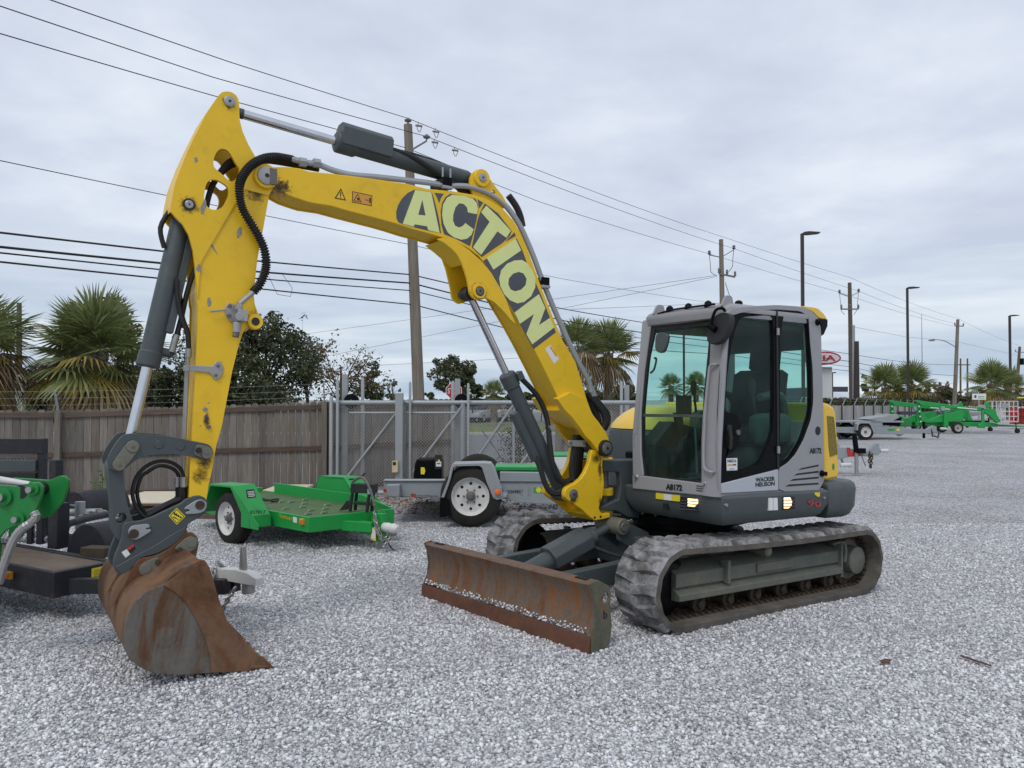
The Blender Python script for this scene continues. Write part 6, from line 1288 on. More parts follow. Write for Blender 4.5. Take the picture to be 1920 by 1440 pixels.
mb = MB(); FO = Fr(TG.w(0, YN - .031, 0), ex=tuple(TG.ex), ey=tuple(-TG.ey), ez=(0, 0, 1)); g3 = lambda u, v: (lambda c: FO.w(c[0], .002, c[1]))(FO.p(*zy([(u, v)])[0], .002))
mb.text('Vermeer', g3(655, 502), g3(765, 532), g3(658, 468), flat('gold_letters', (.6, .38, .05), .5), .002, .01); mb.prism(FO, FO.ps(zy([(775, 497), (808, 506), (808, 552), (775, 543)]), 0), 0, .002, M_['white']); build(mb, 'side_lettering', TT, smooth=0)
mb = MB(); a = g3(860, 538); mb.box(Fr(a, yaw=-41), -.03, .03, -.03, .01, -.035, .035, M_['orange']); mb.box(Fr(a, yaw=-41), -.02, .02, -.04, -.028, -.025, .025, M_['amber']); build(mb, 'marker_light', TT, bevel=.004)
# gripper cleats on the deck
mb = MB()
for u, v in ((880, 357), (875, 388), (860, 418), (715, 432), (680, 373), (1070, 400), (1055, 434), (1043, 467), (905, 478), (930, 447), (760, 375), (600, 372)):
    c = gp(*zy([(u, v)])[0], DZ + .004); F_ = Fr(c, yaw=60); mb.prism(F_, [(-.06, 0), (-.04, .022), (.04, .022), (.06, 0)], -.008, .008, M_['cleat'])
build(mb, 'deck_cleat', dk, smooth=0)
mb = MB(); c = gp(*zy([(560, 355)])[0], DZ + .03); mb.tube([c + Vector((.14 * math.cos(a), .10 * math.sin(a), .01 * math.sin(a * 3))) for a in np.linspace(0, 11, 26)], .012, M_['hose'], n=6, sub=2); solo(mb, 'coiled_cable', tuple(c), 'black cable coiled on the rear of the green deck', 'cable')
# jack, coupler, chains and rack at the tongue
mb = MB(); jb = TG.w(1.80, .0, 0); mb.cyl(jb + Vector((0, .07, .02)), jb + Vector((0, .07, .48)), .032, M_['steel']); mb.cyl(jb + Vector((0, .07, -.01)), jb + Vector((0, .07, .03)), .085, M_['steel'], n=4); mb.cyl(jb + Vector((0, .07, .25)), jb + Vector((0, .07, .48)), .042, M_['green']); build(mb, 'jack_stand', TT, bevel=.003)
mb = MB(); cp_ = TG.w(1.88, 0, .31); mb.lathe(cp_, cp_ + fwd * .24, [(0, .055), (.3, .06), (.5, .045), (.62, .06), (.9, .05), (1, .03)], M_['rim'], 16); build(mb, 'coupler', TT)
def chain(name, parent, pts, r=.011, link=.045, m='steel'):
    mb = MB(); P = [Vector(p) for p in pts]; d = [0]
    for i in range(1, len(P)): d.append(d[-1] + (P[i] - P[i - 1]).length)
    n = int(d[-1] / (link * .72))
    for k in range(n):
        t = (k + .5) * link * .72; i = max(j for j in range(len(d) - 1) if d[j] <= t); u = (t - d[i]) / max(1e-6, d[i + 1] - d[i]); c = P[i].lerp(P[i + 1], u); ax = (P[i + 1] - P[i]).normalized(); sd = ax.cross(Vector((.3, .9, .2))).normalized(); sd = sd if k % 2 else ax.cross(sd)
        ring_ = [c + ax * math.cos(a) * link * .5 + sd * math.sin(a) * link * .28 for a in np.linspace(0, math.tau, 9)]; mb.tube(ring_, r * .62, M_[m], n=5, sub=1)
    return build(mb, name, parent, smooth=60)
for k in range(5):
    a = TG.w(1.76 + .03 * k, -.06 - .02 * k, .48 - .04 * k); b_ = TG.w(1.93, -.04 + .02 * k, .26)
    chain('safety_chain', TT, [a, a.lerp(b_, .4) + Vector((.02, -.05, -.12)), b_ + Vector((0, -.04, -.15 + .03 * k)), b_ + Vector((.10, 0, -.02))], .013, .05, 'olive' if k % 2 else 'steel')
mb = MB(); rc_ = gp(*zy([(1330, 455)])[0], DZ + .01); RFm = Fr(rc_, yaw=-20); RFm.ex *= .85; RFm.ey *= .85; RFm.ez *= .85
for x in (-.10, .18): mb.tube([RFm.w(x - .03, 0, 0), RFm.w(x, .01, .25), RFm.w(x + .04, .02, .40)], .022, M_['cabin']); mb.tube([RFm.w(x - .03, .14, 0), RFm.w(x, .13, .25), RFm.w(x + .04, .12, .40)], .022, M_['cabin'])
mb.box(RFm, -.12, .25, -.01, .14, .27, .40, M_['cabin']); mb.box(RFm, -.08, .22, .0, .12, .10, .14, M_['cabin']); mb.tube([RFm.w(-.10, 0, .42), RFm.w(.05, -.02, .50), RFm.w(.16, -.03, .44), RFm.w(.26, -.05, .26), RFm.w(.32, -.08, .10)], .018, M_['pin']); mb.tube([RFm.w(-.16, .02, .46), RFm.w(0, .02, .48), RFm.w(.10, .04, .56)], .012, M_['cabin']); mb.prism(RFm, [(-.32, 0), (-.18, .02), (-.12, .14), (-.18, .16)], .0, .03, M_['cabin'])
mb.box(RFm, .17, .24, -.03, -.01, .26, .34, M_['galv']); build(mb, 'tool_rack', TT, bevel=.008)
mb = MB(); FO2 = Fr(TG.w(1.7, -.075, 0), ex=tuple(TG.ex), ey=tuple(-TG.ey), ez=(0, 0, 1)); c_ = FO2.p(*zy([(1465, 645)])[0], 0); mb.prism(FO2, [(c_[0] - .045, c_[1] - .07), (c_[0] + .045, c_[1] - .08), (c_[0] + .045, c_[1] + .07), (c_[0] - .045, c_[1] + .08)], 0, .003, M_['stickyel']); mb.prism(FO2, [(c_[0] - .03, c_[1] - .05), (c_[0] + .03, c_[1] - .055), (c_[0] + .03, c_[1] + .05), (c_[0] - .03, c_[1] + .055)], .003, .005, M_['white']); build(mb, 'tongue_sticker', TT, smooth=0)
mb = MB(); j2 = TG.w(1.82, .05, .25); mb.tube([j2, j2 + Vector((.08, -.05, -.18)), j2 + Vector((.22, -.12, -.235)), j2 + Vector((.45, -.16, -.235)), j2 + Vector((.75, -.25, -.235)), j2 + Vector((1.3, -.35, -.24))], .007, M_['cable']); solo(mb, 'trailer_lead', tuple(j2), 'thin black lead trailing over the gravel from the green trailer tongue', 'cable')
# ------------------------------------------------------------------ grey galvanised trailer behind
GD = 11.3; TGt = thing('grey_trailer', (-.6, GD, 0), 'long pale grey equipment trailer numbered 10369837 standing in front of the gate', 'trailer')
zw = Z(600, 680, 4)
def gf(pts, y=GD): return [(lambda c: (c.x, c.z))(dp(u, v, y)) for u, v in zw(pts)]
mb = MB(); mb.prism(WF, gf([(478, 882), (950, 882), (940, 1005), (930, 1018), (512, 1000), (478, 950)]), GD, GD + .10, M_['trailergrey']); mb.prism(WF, gf([(478, 878), (955, 878), (955, 888), (478, 888)]), GD - .03, GD + .13, M_['galv'])
zfx = lambda u, v: dp(*zw([(u, v)])[0], GD)
mb.prism(WF, gf([(1350, 820), (2060, 828), (2060, 895), (1350, 890)]), GD - .03, GD + .10, M_['trailergrey']); mb.prism(WF, gf([(1350, 893), (2060, 898), (2060, 1075), (1500, 1050), (1350, 1015)]), GD, GD + .10, M_['trailergrey'])
mb.prism(WF, gf([(1310, 792), (1790, 795), (1790, 822), (1310, 820)]), GD + .25, GD + .9, M_['green'])
mb.box(WF, zfx(478, 0).x, 1.25, GD + 1.9, GD + 2.0, .30, .44, M_['trailergrey']); mb.box(WF, zfx(478, 0).x + .05, zfx(1350, 0).x, GD + .1, GD + 1.9, .38, .42, M_['trailergrey']); mb.box(WF, zfx(1350, 0).x, 1.25, GD + .1, GD + 1.9, .66, .72, M_['trailergrey']) 
for u in (1505, 1565, 1690): x = zfx(u, 0).x; mb.box(WF, x, x + .02, GD - .012, GD + .0, .42, .60, M_['galv'])
build(mb, 'frame', TGt, bevel=.006)
mb = MB(); mb.prism(WF, gf([(510, 908), (608, 905), (608, 1000), (512, 996)]), GD - .16, GD - .01, M_['trailergrey']); build(mb, 'rear_box', TGt, bevel=.012)
mb = MB(); mb.prism(WF, gf([(476, 945), (510, 945), (510, 972), (476, 972)]), GD - .02, GD - .005, M_['red']); build(mb, 'tail_light', TGt, bevel=.004)
mb = MB(); fo_ = [(908, 1010), (960, 880), (985, 770), (1000, 755), (1230, 750), (1280, 755), (1305, 790), (1350, 925), (1365, 940), (1365, 985), (1405, 990), (1400, 1010), (1330, 1030), (1300, 1020), (1250, 900), (1215, 790), (1195, 775), (1020, 778), (1000, 790), (975, 890), (930, 1015)]
mb.prism(WF, gf(fo_, GD - .33), GD - .33, GD + .02, M_['galv']); fn = build(mb, 'fender', TGt, bevel=.008)
mb = MB(); mb.prism(WF, gf([(1285, 940), (1362, 938), (1372, 1000), (1300, 1010)], GD - .34), GD - .345, GD - .33, M_['trailergrey']); a = dp(*zw([(1332, 970)])[0], GD - .35); mb.lathe(a, a + Vector((0, -.03, 0)), [(0, .045), (.7, .04), (1, .02)], M_['amber'], 18); build(mb, 'side_lamp', fn)
mb = MB(); mb.prism(WF, gf([(912, 1000), (975, 1010), (990, 1135), (905, 1142)], GD - .1), GD - .32, GD - .29, M_['black']); build(mb, 'mud_flap', TGt)
wc = dp(*zw([(1118, 1010)])[0], GD - .2); wheel(TGt, (wc.x + .03, GD - .17, .44), (-.05, -1, 0), .44, .27, 8, 'rim')
w2 = MB(); wheel(TGt, (wc.x + .03, GD + 2.1, .44), (0, 1, 0), .44, .27, 8, 'rim')
mb = MB(); t3 = lambda u, v, y=GD - .003: (lambda c: Vector((c.x, y, c.z)))(dp(*zw([(u, v)])[0], y)); mb.text('10369837', t3(1400, 980), t3(1522, 980), t3(1400, 955), M_['ink'], .002, .012); mb.text('www.felling.com', t3(727, 1005), t3(886, 1009), t3(727, 990), M_['ink'], .002); mb.prism(WF, gf([(682, 982), (720, 983), (720, 1007), (682, 1004)]), GD, GD - .003, M_['red']); mb.prism(WF, gf([(682, 982), (697, 982), (697, 994), (682, 993)]), GD - .001, GD - .005, M_['logodark'])
mb.prism(WF, gf([(1603, 934), (1800, 940), (1800, 982), (1603, 976)]), GD, GD - .003, M_['signgreen'])
c = gf([(1640, 955)])[0]; mb.prism(WF, [(c[0] + (.032 if k % 2 else .05) * math.cos(k * math.pi / 9), c[1] + (.032 if k % 2 else .05) * math.sin(k * math.pi / 9)) for k in range(18)], GD - .002, GD - .005, M_['stickyel']); mb.prism(WF, gf([(1660, 950), (1700, 950), (1700, 958), (1660, 958)]), GD - .002, GD - .005, M_['white']); mb.prism(WF, gf([(1660, 964), (1710, 964), (1710, 970), (1660, 970)]), GD - .002, GD - .005, M_['white']); build(mb, 'side_marking', TGt, smooth=0)
mb = MB(); a = dp(1060, 870, 12.6); mb.prism(WF, [(a.x - .35, .70), (a.x + .30, .70), (a.x + .32, .92), (a.x - .32, .92)], 12.2, 12.9, M_['bwhite']); mb.prism(WF, [(a.x - .34, .92), (a.x + .34, .92), (a.x + .34, .95), (a.x - .34, .95)], 12.19, 12.91, M_['green']); solo(mb, 'white_bin', (a.x, 12.5, .70), 'white and green bin standing on the grey trailer behind the lift cylinder', 'bin', bevel=.015)
# ------------------------------------------------------------------ black flatbed at the left
BK = Fr((-3.49, 6.30, 0), yaw=-30)
TB = thing('black_flatbed_trailer', tuple(BK.o), 'black steel flatbed trailer with a mesh ramp and a yellow notice, left of the bucket', 'trailer', yaw=-30)
z9 = Z(0, 780, 4.235)
mb = MB(); mb.box(BK, -3.2, 0, -.23, .21, .43, .455, rustmat('deck_wood_worn', [(0.3, (.11, .085, .065)), (.7, (.19, .15, .115))], .8, (1, 1, 1))); build(mb, 'deck_floor', TB)
mb = MB(); mb.box(BK, -3.2, .0, -.27, -.23, .27, .47, M_['blackpaint']); mb.box(BK, -3.2, 0, .21, .27, .27, .47, M_['blackpaint']); mb.box(BK, 0, .06, -.27, .27, .27, .47, M_['blackpaint'])
for s in (-1, 1): mb.loft([[BK.w(x, .53 * (x > 0) + s * y_ + dy, z) for dy, z in ((-.035, .28), (.035, .28), (.035, .40), (-.035, .40))] for x, y_ in ((-.1, .2), (1.15, .05))], M_['blackpaint'])
build(mb, 'frame', TB, bevel=.006)
mb = MB(); BKo = BK; BK = Fr(BK.w(-.25, .53, 0), yaw=-30); cA = BK.w(1.3, 0, .40); fb = BK.ex
mb.loft([[BK.w(x, y, z) for y, z in ((-w, .38), (w, .38), (w * .8, .38 + h), (-w * .8, .38 + h))] for x, w, h in ((1.25, .05, .08), (1.48, .055, .10), (1.61, .06, .09), (1.71, .045, .05))], M_['rim']); mb.prism(BK, [(1.49, .46), (1.55, .46), (1.53, .66), (1.505, .66)], -.02, .02, M_['steel']); mb.cyl(BK.w(1.58, 0, .38), BK.w(1.58, 0, .30), .05, M_['steel']); build(mb, 'coupler', TB, bevel=.005)
chain('safety_chain', TB, [BK.w(1.25, -.05, .40), BK.w(1.29, -.08, .24), BK.w(1.37, -.09, .14), BK.w(1.45, -.08, .26), BK.w(1.51, -.06, .36)], .013, .05); chain('safety_chain', TB, [BK.w(1.25, .05, .44), BK.w(1.23, 0, .50), BK.w(1.26, -.07, .46), BK.w(1.31, -.09, .30), BK.w(1.33, -.08, .12)], .013, .05)
mb = MB(); BK = BKo; FB = Fr(BK.w(.061, 0, 0), ex=tuple(BK.ey), ey=tuple(BK.ex), ez=(0, 0, 1)); P_ = FB.ps(z9([(728, 1212), (828, 1190), (822, 1285), (725, 1302)]), 0); mb.prism(FB, P_, 0, .003, M_['stickyel'])
for k in range(4): mb.prism(FB, FB.ps(z9([(745, 1228 + 16 * k), (812, 1214 + 16 * k), (812, 1217 + 16 * k), (745, 1231 + 16 * k)]), 0), .003, .0045, M_['ink'])
build(mb, 'yellow_notice', TB, smooth=0)
mb = MB(); FS = Fr(BK.w(0, -.27, 0), ex=tuple(BK.ex), ey=tuple(-BK.ey), ez=(0, 0, 1)); x, z = FS.p(*z9([(88, 1262)])[0], 0); mb.box(FS, x - .035, x + .035, 0, .03, z - .03, z + .03, M_['orange']); mb.box(FS, x - .02, x + .02, .03, .04, z - .02, z + .02, M_['amber']); build(mb, 'marker_light', TB, bevel=.003)
for s in (-1, 1): wheel(TB, BK.w(-2.4, s * .15, .2), tuple(BK.ey * s), .22, .2, 5, 'rimgrey')
# upright frame and mesh ramp
rp0, rp1 = dp(-70, 830, 7.3), dp(86, 822, 7.3); RPm = Fr((rp0.x, 7.3, 0), yaw=0); rw = rp1.x - rp0.x; zt1 = zt(822, 7.3); zb1 = .46
mb = MB(); mb.box(RPm, 0, rw, -.04, .04, zt1 - .14, zt1, M_['blackpaint']); mb.box(RPm, rw - .06, rw, -.035, .035, zb1, zt1 - .14, M_['blackpaint']); mb.box(RPm, 0, .06, -.035, .035, zb1, zt1 - .14, M_['blackpaint']); mb.box(RPm, .06, rw - .06, -.06, .0, zt1 - .31, zt1 - .20, M_['grey']); mb.box(RPm, .06, rw - .06, -.06, .0, zt1 - .40, zt1 - .32, M_['cabin'])
for k in range(4): x = rw - .16 - k * .17; mb.box(RPm, x, x + .05, -.02, .03, zb1, zt1 - .4, M_['blackpaint'])
mb.cyl(RPm.w(rw, 0, zt1 - .45), RPm.w(rw + .20, .0, zt1 - .72), .02, M_['blackpaint']); ram = build(mb, 'ramp_gate', TB, bevel=.004)
mb = MB()
for s in (1, -1):
    for k in range(44):
        x0 = k * .035; h = zt1 - .14 - zb1; xa, za_, xb, zb_ = x0, 0, x0 - h * .5, h
        if xb < .0: zb_ = x0 * 2; xb = 0
        if xa > rw: za_ = (xa - rw) * 2; xa = rw
        if zb_ <= za_: continue
        if s < 0: xa, xb = rw - xa, rw - xb
        mb.cyl(RPm.w(xa, .01, zb1 + za_), RPm.w(xb, .01, zb1 + zb_), .0035, M_['galv'], n=4, caps=False)
build(mb, 'expanded_mesh', ram, smooth=0)
# second black trailer, rounded fenders and silver jack
B2 = Fr((dp(165, 985, 8.4).x, 8.4, 0), yaw=-65); T2 = thing('black_utility_trailer', tuple(B2.o), 'small black trailer with two rounded fenders, between the mesh ramp and the board pile', 'trailer', yaw=-65)
def drumfender(u0, u1, vt, vb, y, wd, name='fender'):
    a, b_ = dp(u0, vb, y), dp(u1, vb, y); r = (b_.x - a.x) / 2; zc_ = a.z; h = zt(vt, y) - zc_; cx_ = (a.x + b_.x) / 2; mb = MB()
    arc = [(cx_ + r * math.cos(R(k)), zc_ + h * math.sin(R(k))) for k in range(0, 181, 12)]
    F_ = Fr((0, 0, 0), ex=(1, 0, 0), ey=(-.45, -.9, 0), ez=(0, 0, 1)); vs = []
    sh_ = Vector((.42, .9, 0)) * wd
    base_ = [Vector((x, y, z)) for x, z in arc]; mb.loft([base_, [p + sh_ for p in base_]], M_['blackpaint']); return build(mb, name, T2, bevel=.01)
drumfender(124, 200, 981, 1042, 7.05, .40); drumfender(114, 166, 921, 968, 8.6, .55)
mb = MB(); F7 = Fr((dp(158, 1040, 6.75).x, 6.75, .455), yaw=-12); mb.box(F7, 0, .24, -.05, .08, 0, .085, M_['rollers']); build(mb, 'block', T2, bevel=.006)
mb = MB(); mb.tube([dp(118, 985, 7.3), dp(165, 972, 7.6), dp(215, 962, 8.0)], .035, M_['blackpaint']); mb.tube([dp(95, 940, 7.6), dp(130, 990, 7.5)], .02, M_['galv']); mb.box(Fr((dp(62, 1010, 7.5).x, 7.5, 0), yaw=-15), -.25, .30, -.04, .04, .62, .70, M_['blackpaint']); mb.tube([dp(40, 990, 7.6), dp(90, 1012, 7.3)], .03, M_['galv']); mb.box(Fr((dp(112, 1010, 7.2).x, 7.2, 0), yaw=-25), -.09, .05, -.06, .06, .44, .86, M_['blackpaint']); build(mb, 'cross_members', T2, bevel=.005)
mb = MB(); mb.tube([dp(122, 1010, 7.9), dp(205, 1005, 8.3), dp(300, 975, 9.4)], .05, M_['blackpaint']); mb.tube([dp(100, 960, 9.2), dp(250, 958, 9.0)], .05, M_['blackpaint']); mb.box(Fr((dp(116, 1000, 8.0).x, 8.0, 0), yaw=-20), -.05, .05, -.05, .05, .46, .98, M_['blackpaint']); mb.box(Fr((dp(100, 1000, 7.7).x, 7.7, 0), yaw=-20), -.35, .10, -.03, .03, .86, .90, M_['frameug'])
mb.box(Fr((dp(100, 1000, 7.7).x, 7.7, 0), yaw=-20), -.12, .06, -.08, -.05, .46, .86, M_['cabin']); mb.box(Fr((dp(105, 900, 8.6).x, 8.6, 0), yaw=-20), -.05, .05, -.05, .05, .46, 1.15, M_['blackpaint']); build(mb, 'frame', T2, bevel=.006)
mb = MB(); a = dp(150, 985, 8.2); mb.cyl((a.x, 8.2, .45), (a.x, 8.2, zt(940, 8.2)), .05, M_['galv']); mb.tube([(a.x, 8.1, zt(945, 8.2)), (a.x - .12, 8.05, zt(944, 8.2)), (a.x - .13, 8.05, zt(965, 8.2))], .012, M_['galv']); mb.cyl((a.x - .3, 8.2, .62), (a.x + .2, 8.25, .62), .04, M_['galv']); mb.cyl((a.x - .8, 8.0, .40), (a.x - .3, 8.0, .36), .03, M_['galv']); build(mb, 'jack', T2)
chain('safety_chain', T2, [(a.x + .05, 8.1, .60), (a.x + .25, 8.1, .66), (a.x + .45, 8.15, .60)], .015, .05); mb = MB(); mb.tube([dp(186, 990, 8.0), dp(208, 985, 8.0), dp(222, 975, 8.0)], .045, M_['rim']); build(mb, 'coupler', T2)
# ------------------------------------------------------------------ green machine arm at the far left edge
z9p = z9; GA = 4.9
GL = thing('green_loader', (dp(20, 1000, GA).x, GA, 0), 'green steel loader arm with pivot bosses cut off by the left edge of the photo', 'loader', yaw=0)
def gaf(pts, y=GA): return [(lambda c: (c.x, c.z))(dp(u, v, y)) for u, v in z9(pts)]
pl_ = chaikin(gaf([(-160, 540), (60, 552), (180, 562), (260, 525), (300, 525), (338, 560), (335, 610), (290, 740), (240, 800), (190, 860), (100, 880), (40, 910), (0, 960), (-160, 1150)]), 1, .15)
mb = MB(); mb.prism(WF, pl_, GA, GA + .025, M_['greendk']); mb.prism(WF, [(x + .05, z + .02) for x, z in pl_], GA + .20, GA + .225, M_['greendk']); build(mb, 'arm_plate', GL, bevel=.004)
mb = MB()
for q, r in (((32, 640), .030), ((265, 580), .022), ((152, 815), .022)): c = dp(*z9([q])[0], GA); mb.lathe(c + Vector((0, .01, 0)), c + Vector((0, -.05, 0)), [(0, r * 2.0), (.5, r * 1.9), (.52, r), (1, r * .9)], M_['greendk'], 20); mb.cyl(c + Vector((0, -.05, 0)), c + Vector((0, -.056, 0)), r * .85, M_['steel'])
c = dp(*z9([(350, 575)])[0], GA + .2); mb.cyl(c + Vector((-.03, -.2, 0)), c + Vector((0, .1, 0)), .045, M_['cabin']); build(mb, 'pivot_boss', GL)
mb = MB(); a, b_ = dp(-30, 895, GA + .12), dp(56, 908, GA + .12); mb.cyl(a, b_, .026, M_['rim'], r1=.018); build(mb, 'ram_rod', GL)
mb = MB(); mb.tube([dp(*z9([q])[0], GA - .03) for q in ((270, 760), (285, 800), (240, 850), (190, 880), (140, 930), (100, 1000), (60, 1100), (25, 1200), (-10, 1330))], .028, M_['steel'], n=8, rf=lambda t, i: .028 if i % 2 else .024); build(mb, 'ribbed_hose', GL)
mb = MB(); P8 = gaf([(-260, 900), (-60, 960), (-40, 1050), (-60, 1200), (-260, 1300)], GA + .1); mb.prism(WF, P8, GA + .06, GA + .18, M_['greendk']); build(mb, 'lower_arm', GL, bevel=.01)
mb = MB()
for k in range(2): c = Vector((dp(-330, 1000, GA + .4).x - .2, GA + .1 + k * 1.0, .3)); mb.lathe(c, c + Vector((0, .25, 0)), [(0, .2), (.1, .28), (.3, .32), (.7, .32), (.9, .28), (1, .2)], M_['tyre'], 28)
xb = dp(-230, 1000, GA).x; bp_ = [(xb - .9, .35), (xb, .35), (xb, .62), (xb - .12, .95), (xb - .35, 1.05), (xb - .75, 1.08), (xb - .9, .95)]; mb.prism(WF, chaikin(bp_, 1), GA + .25, GA + 1.1, M_['greendk']); mb.prism(WF, [(xb - .8, .40), (xb - .25, .40), (xb - .3, .8), (xb - .75, .85)], GA + .235, GA + .25, M_['black']); mb.box(WF, xb - .82, xb - .76, GA + .3, GA + .36, 1.0, 1.75, M_['black']); mb.box(WF, xb - .82, xb - .76, GA + 1.0, GA + 1.06, 1.0, 1.75, M_['black']); mb.box(WF, xb - .82, xb - .76, GA + .3, GA + 1.06, 1.69, 1.75, M_['black']); build(mb, 'machine_body', GL, bevel=.02)
# ------------------------------------------------------------------ utility poles and cables
def pole(u0, v0, d, r, label, mat='polewood', ub=None, vb=749, arms=None, name='utility_pole', group='utility poles along the street'):
    """u0,v0: top pixel; ub: pixel column at the horizon (lean)"""
    top = dp(u0, v0, d); ub = u0 if ub is None else ub; hb = dp(ub, vb, d); k = (top.z + .2) / (top.z - hb.z); base = Vector((top.x + (hb.x - top.x) * k, d, -.2))
    t = thing(name, tuple(base), label, 'pole', group); mb = MB(); mb.lathe(base, top, [(0, r * 1.25), (.5, r * 1.08), (1, r * .85)], M_[mat], 14); build(mb, 'post', t); return t, base, top
PL = {}
PL[1] = pole(765, 234, 24, .155, 'tall weathered wooden pole standing between the boom and the arm', ub=785)
PL[2] = pole(1352, 449, 50, .16, 'wooden pole with a crossarm rising just above the cab roof', ub=1357)
PL[3] = pole(1593, 530, 62, .17, 'dark wooden pole with crossarm beside the red and white oval sign', 'polewood2', ub=1597)
PL[4] = pole(1796, 599, 92, .20, 'leaning wooden pole carrying a street lamp on a long arm', ub=1790)
PL[5] = pole(1912, 650, 120, .22, 'far wooden pole with transformer at the right edge', 'polewood2', ub=1905)
def sub(t, mb, name, **k): return build(mb, name, t, **k)
# fittings
t, b_, tp = PL[1]; mb = MB()
for c in (tp + Vector((0, 0, .05)), dp(800, 262, 23.6)):
    mb.lathe(c, c + Vector((0, 0, .16)), [(0, .03), (.3, .03), (.35, .10), (.6, .12), (.7, .07), (1, .05)], M_['ceramic'], 12)
sub(t, mb, 'insulator'); mb = MB(); mb.cyl(dp(770, 282, 24), dp(800, 264, 23.6), .03, M_['galv']); sub(t, mb, 'bracket')
for k, (u, v) in enumerate(((785, 235), (817, 246), (815, 266), (853, 281))):
    mb = MB(); c = dp(u, v, 24.5 + k * .5); mb.tube([c + Vector((0, 0, .1)), c + Vector((-.05, 0, -.08)), c + Vector((.03, 0, -.22)), c + Vector((.10, 0, -.05))], .012, M_['ceramic'], n=5); mb.cyl(c + Vector((-.1, 0, 0)), c + Vector((.12, 0, -.03)), .035, M_['ceramic'], n=8); sub(t, mb, 'line_clamp')
def xarm(P, u0, v0, u1, v1, d, ins=3, loops=True):
    t = P[0]; mb = MB(); a, c = dp(u0, v0, d), dp(u1, v1, d); F_ = Fr(a, ex=tuple(c - a), ey=(0, 1, 0), ez=tuple((c - a).normalized().cross(Vector((0, 1, 0))))); mb.box(F_, 0, (c - a).length, -.2, -.1, -.05, .05, M_['polewood']); sub(t, mb, 'crossarm', smooth=0)
    mb = MB()
    for k in range(ins): p = a.lerp(c, k / max(1, ins - 1)); mb.lathe(p + Vector((0, -.15, .03)), p + Vector((0, -.15, .38)), [(0, .03), (.2, .10), (.3, .05), (.5, .10), (.6, .05), (.8, .09), (1, .04)], M_['ceramic'], 8)
    sub(t, mb, 'insulator')
xarm(PL[2], 1347, 514, 1377, 520, 50, 3); xarm(PL[3], 1576, 580, 1608, 580, 62, 3); xarm(PL[4], 1789, 611, 1805, 612, 92, 2); xarm(PL[5], 1903, 660, 1920, 661, 120, 2)
for P_, d, prs in ((PL[2], 50, (((1353, 482), (1376, 468)), ((1350, 482), (1330, 478)))), (PL[3], 62, (((1593, 556), (1610, 548)), ((1592, 556), (1574, 550))))):
    for a, c in prs:
        mb = MB(); mb.cyl(dp(*a, d), dp(*c, d), .04, M_['galv'], n=6); e = dp(*c, d); mb.lathe(e, e + Vector((0, 0, .3)), [(0, .04), (.3, .13), (.4, .06), (.7, .12), (1, .05)], M_['ceramic'], 8); sub(P_[0], mb, 'bracket')
        mb = MB(); s_ = 1 if c[0] > a[0] else -1; mb.tube([e, dp(c[0] + 2 * s_ * (-1 if s_ < 0 else -1), c[1] + 18, d), dp(c[0] - 3 * s_, c[1] + 32, d), dp(a[0] + 8 * s_, a[1] + 34, d)], .018, M_['cable'], n=4); sub(P_[0], mb, 'jumper')
mb = MB(); mb.cyl(dp(1601, 760, 61.8), dp(1600, 610, 61.8), .12, M_['galv']); sub(PL[3][0], mb, 'conduit')
mb = MB(); c = dp(1916, 684, 119.8); mb.cyl(c, c + Vector((0, 0, 1.0)), .32, M_['black']); sub(PL[5][0], mb, 'transformer')
t, b_, tp = PL[4]; mb = MB(); mb.tube([dp(1792, 651, 92), dp(1775, 641, 91.5), dp(1760, 637, 91), dp(1750, 637, 91)], .05, M_['galv'], n=6); mb.lathe(dp(1750, 637, 91) + Vector((.25, 0, 0)), dp(1741, 638, 91), [(0, .06), (.3, .16), (.8, .14), (1, .05)], M_['galv'], 10); sub(t, mb, 'street_lamp')
pole(1606, 640, 58, .20, 'short brown steel post just right of the pole by the oval sign', 'bronze', name='steel_post', group=None)
for u, lab in ((1801, 'left leg post of the far frame beyond the lifts'), (1814, 'right leg post of the far frame beyond the lifts')):
    t_, _, _ = pole(u, 672, 130, .14, lab, 'polewood2', name='frame_post', group='posts of the far frame')
mb = MB(); a = dp(1798, 684, 130); mb.box(WF, a.x - .3, a.x + 1.9, 129.9, 130.1, a.z - .08, a.z + .08, M_['polewood2']); solo(mb, 'frame_beam', (a.x, 130, a.z), 'thin crossbeam joining the two far frame posts', 'beam')
for u, v, d, lab in ((36, 568, 30, 'brown steel post behind the palm at the far left'), (1640, 710, 150, 'small distant pole left of the twin palms')):
    pole(u, v, d, .10, lab, 'polewood2', group=None)
mb = MB(); a = dp(37, 770, 26); mb.box(WF, a.x - .14, a.x + .14, 25.9, 26.1, -.1, zt(702, 26), flat('post_pale', (.42, .47, .40), .7)); solo(mb, 'painted_post', (a.x, 26, 0), 'pale green post behind the fence under the far left palm', 'post')
mb = MB(); a = dp(1728, 588, 110); mb.cyl((a.x, 110, -.2), a, .10, M_['galv'], r1=.03); solo(mb, 'thin_mast', (a.x, 110, 0), 'thin pale mast rising between the twin palms and the leaning pole', 'mast')
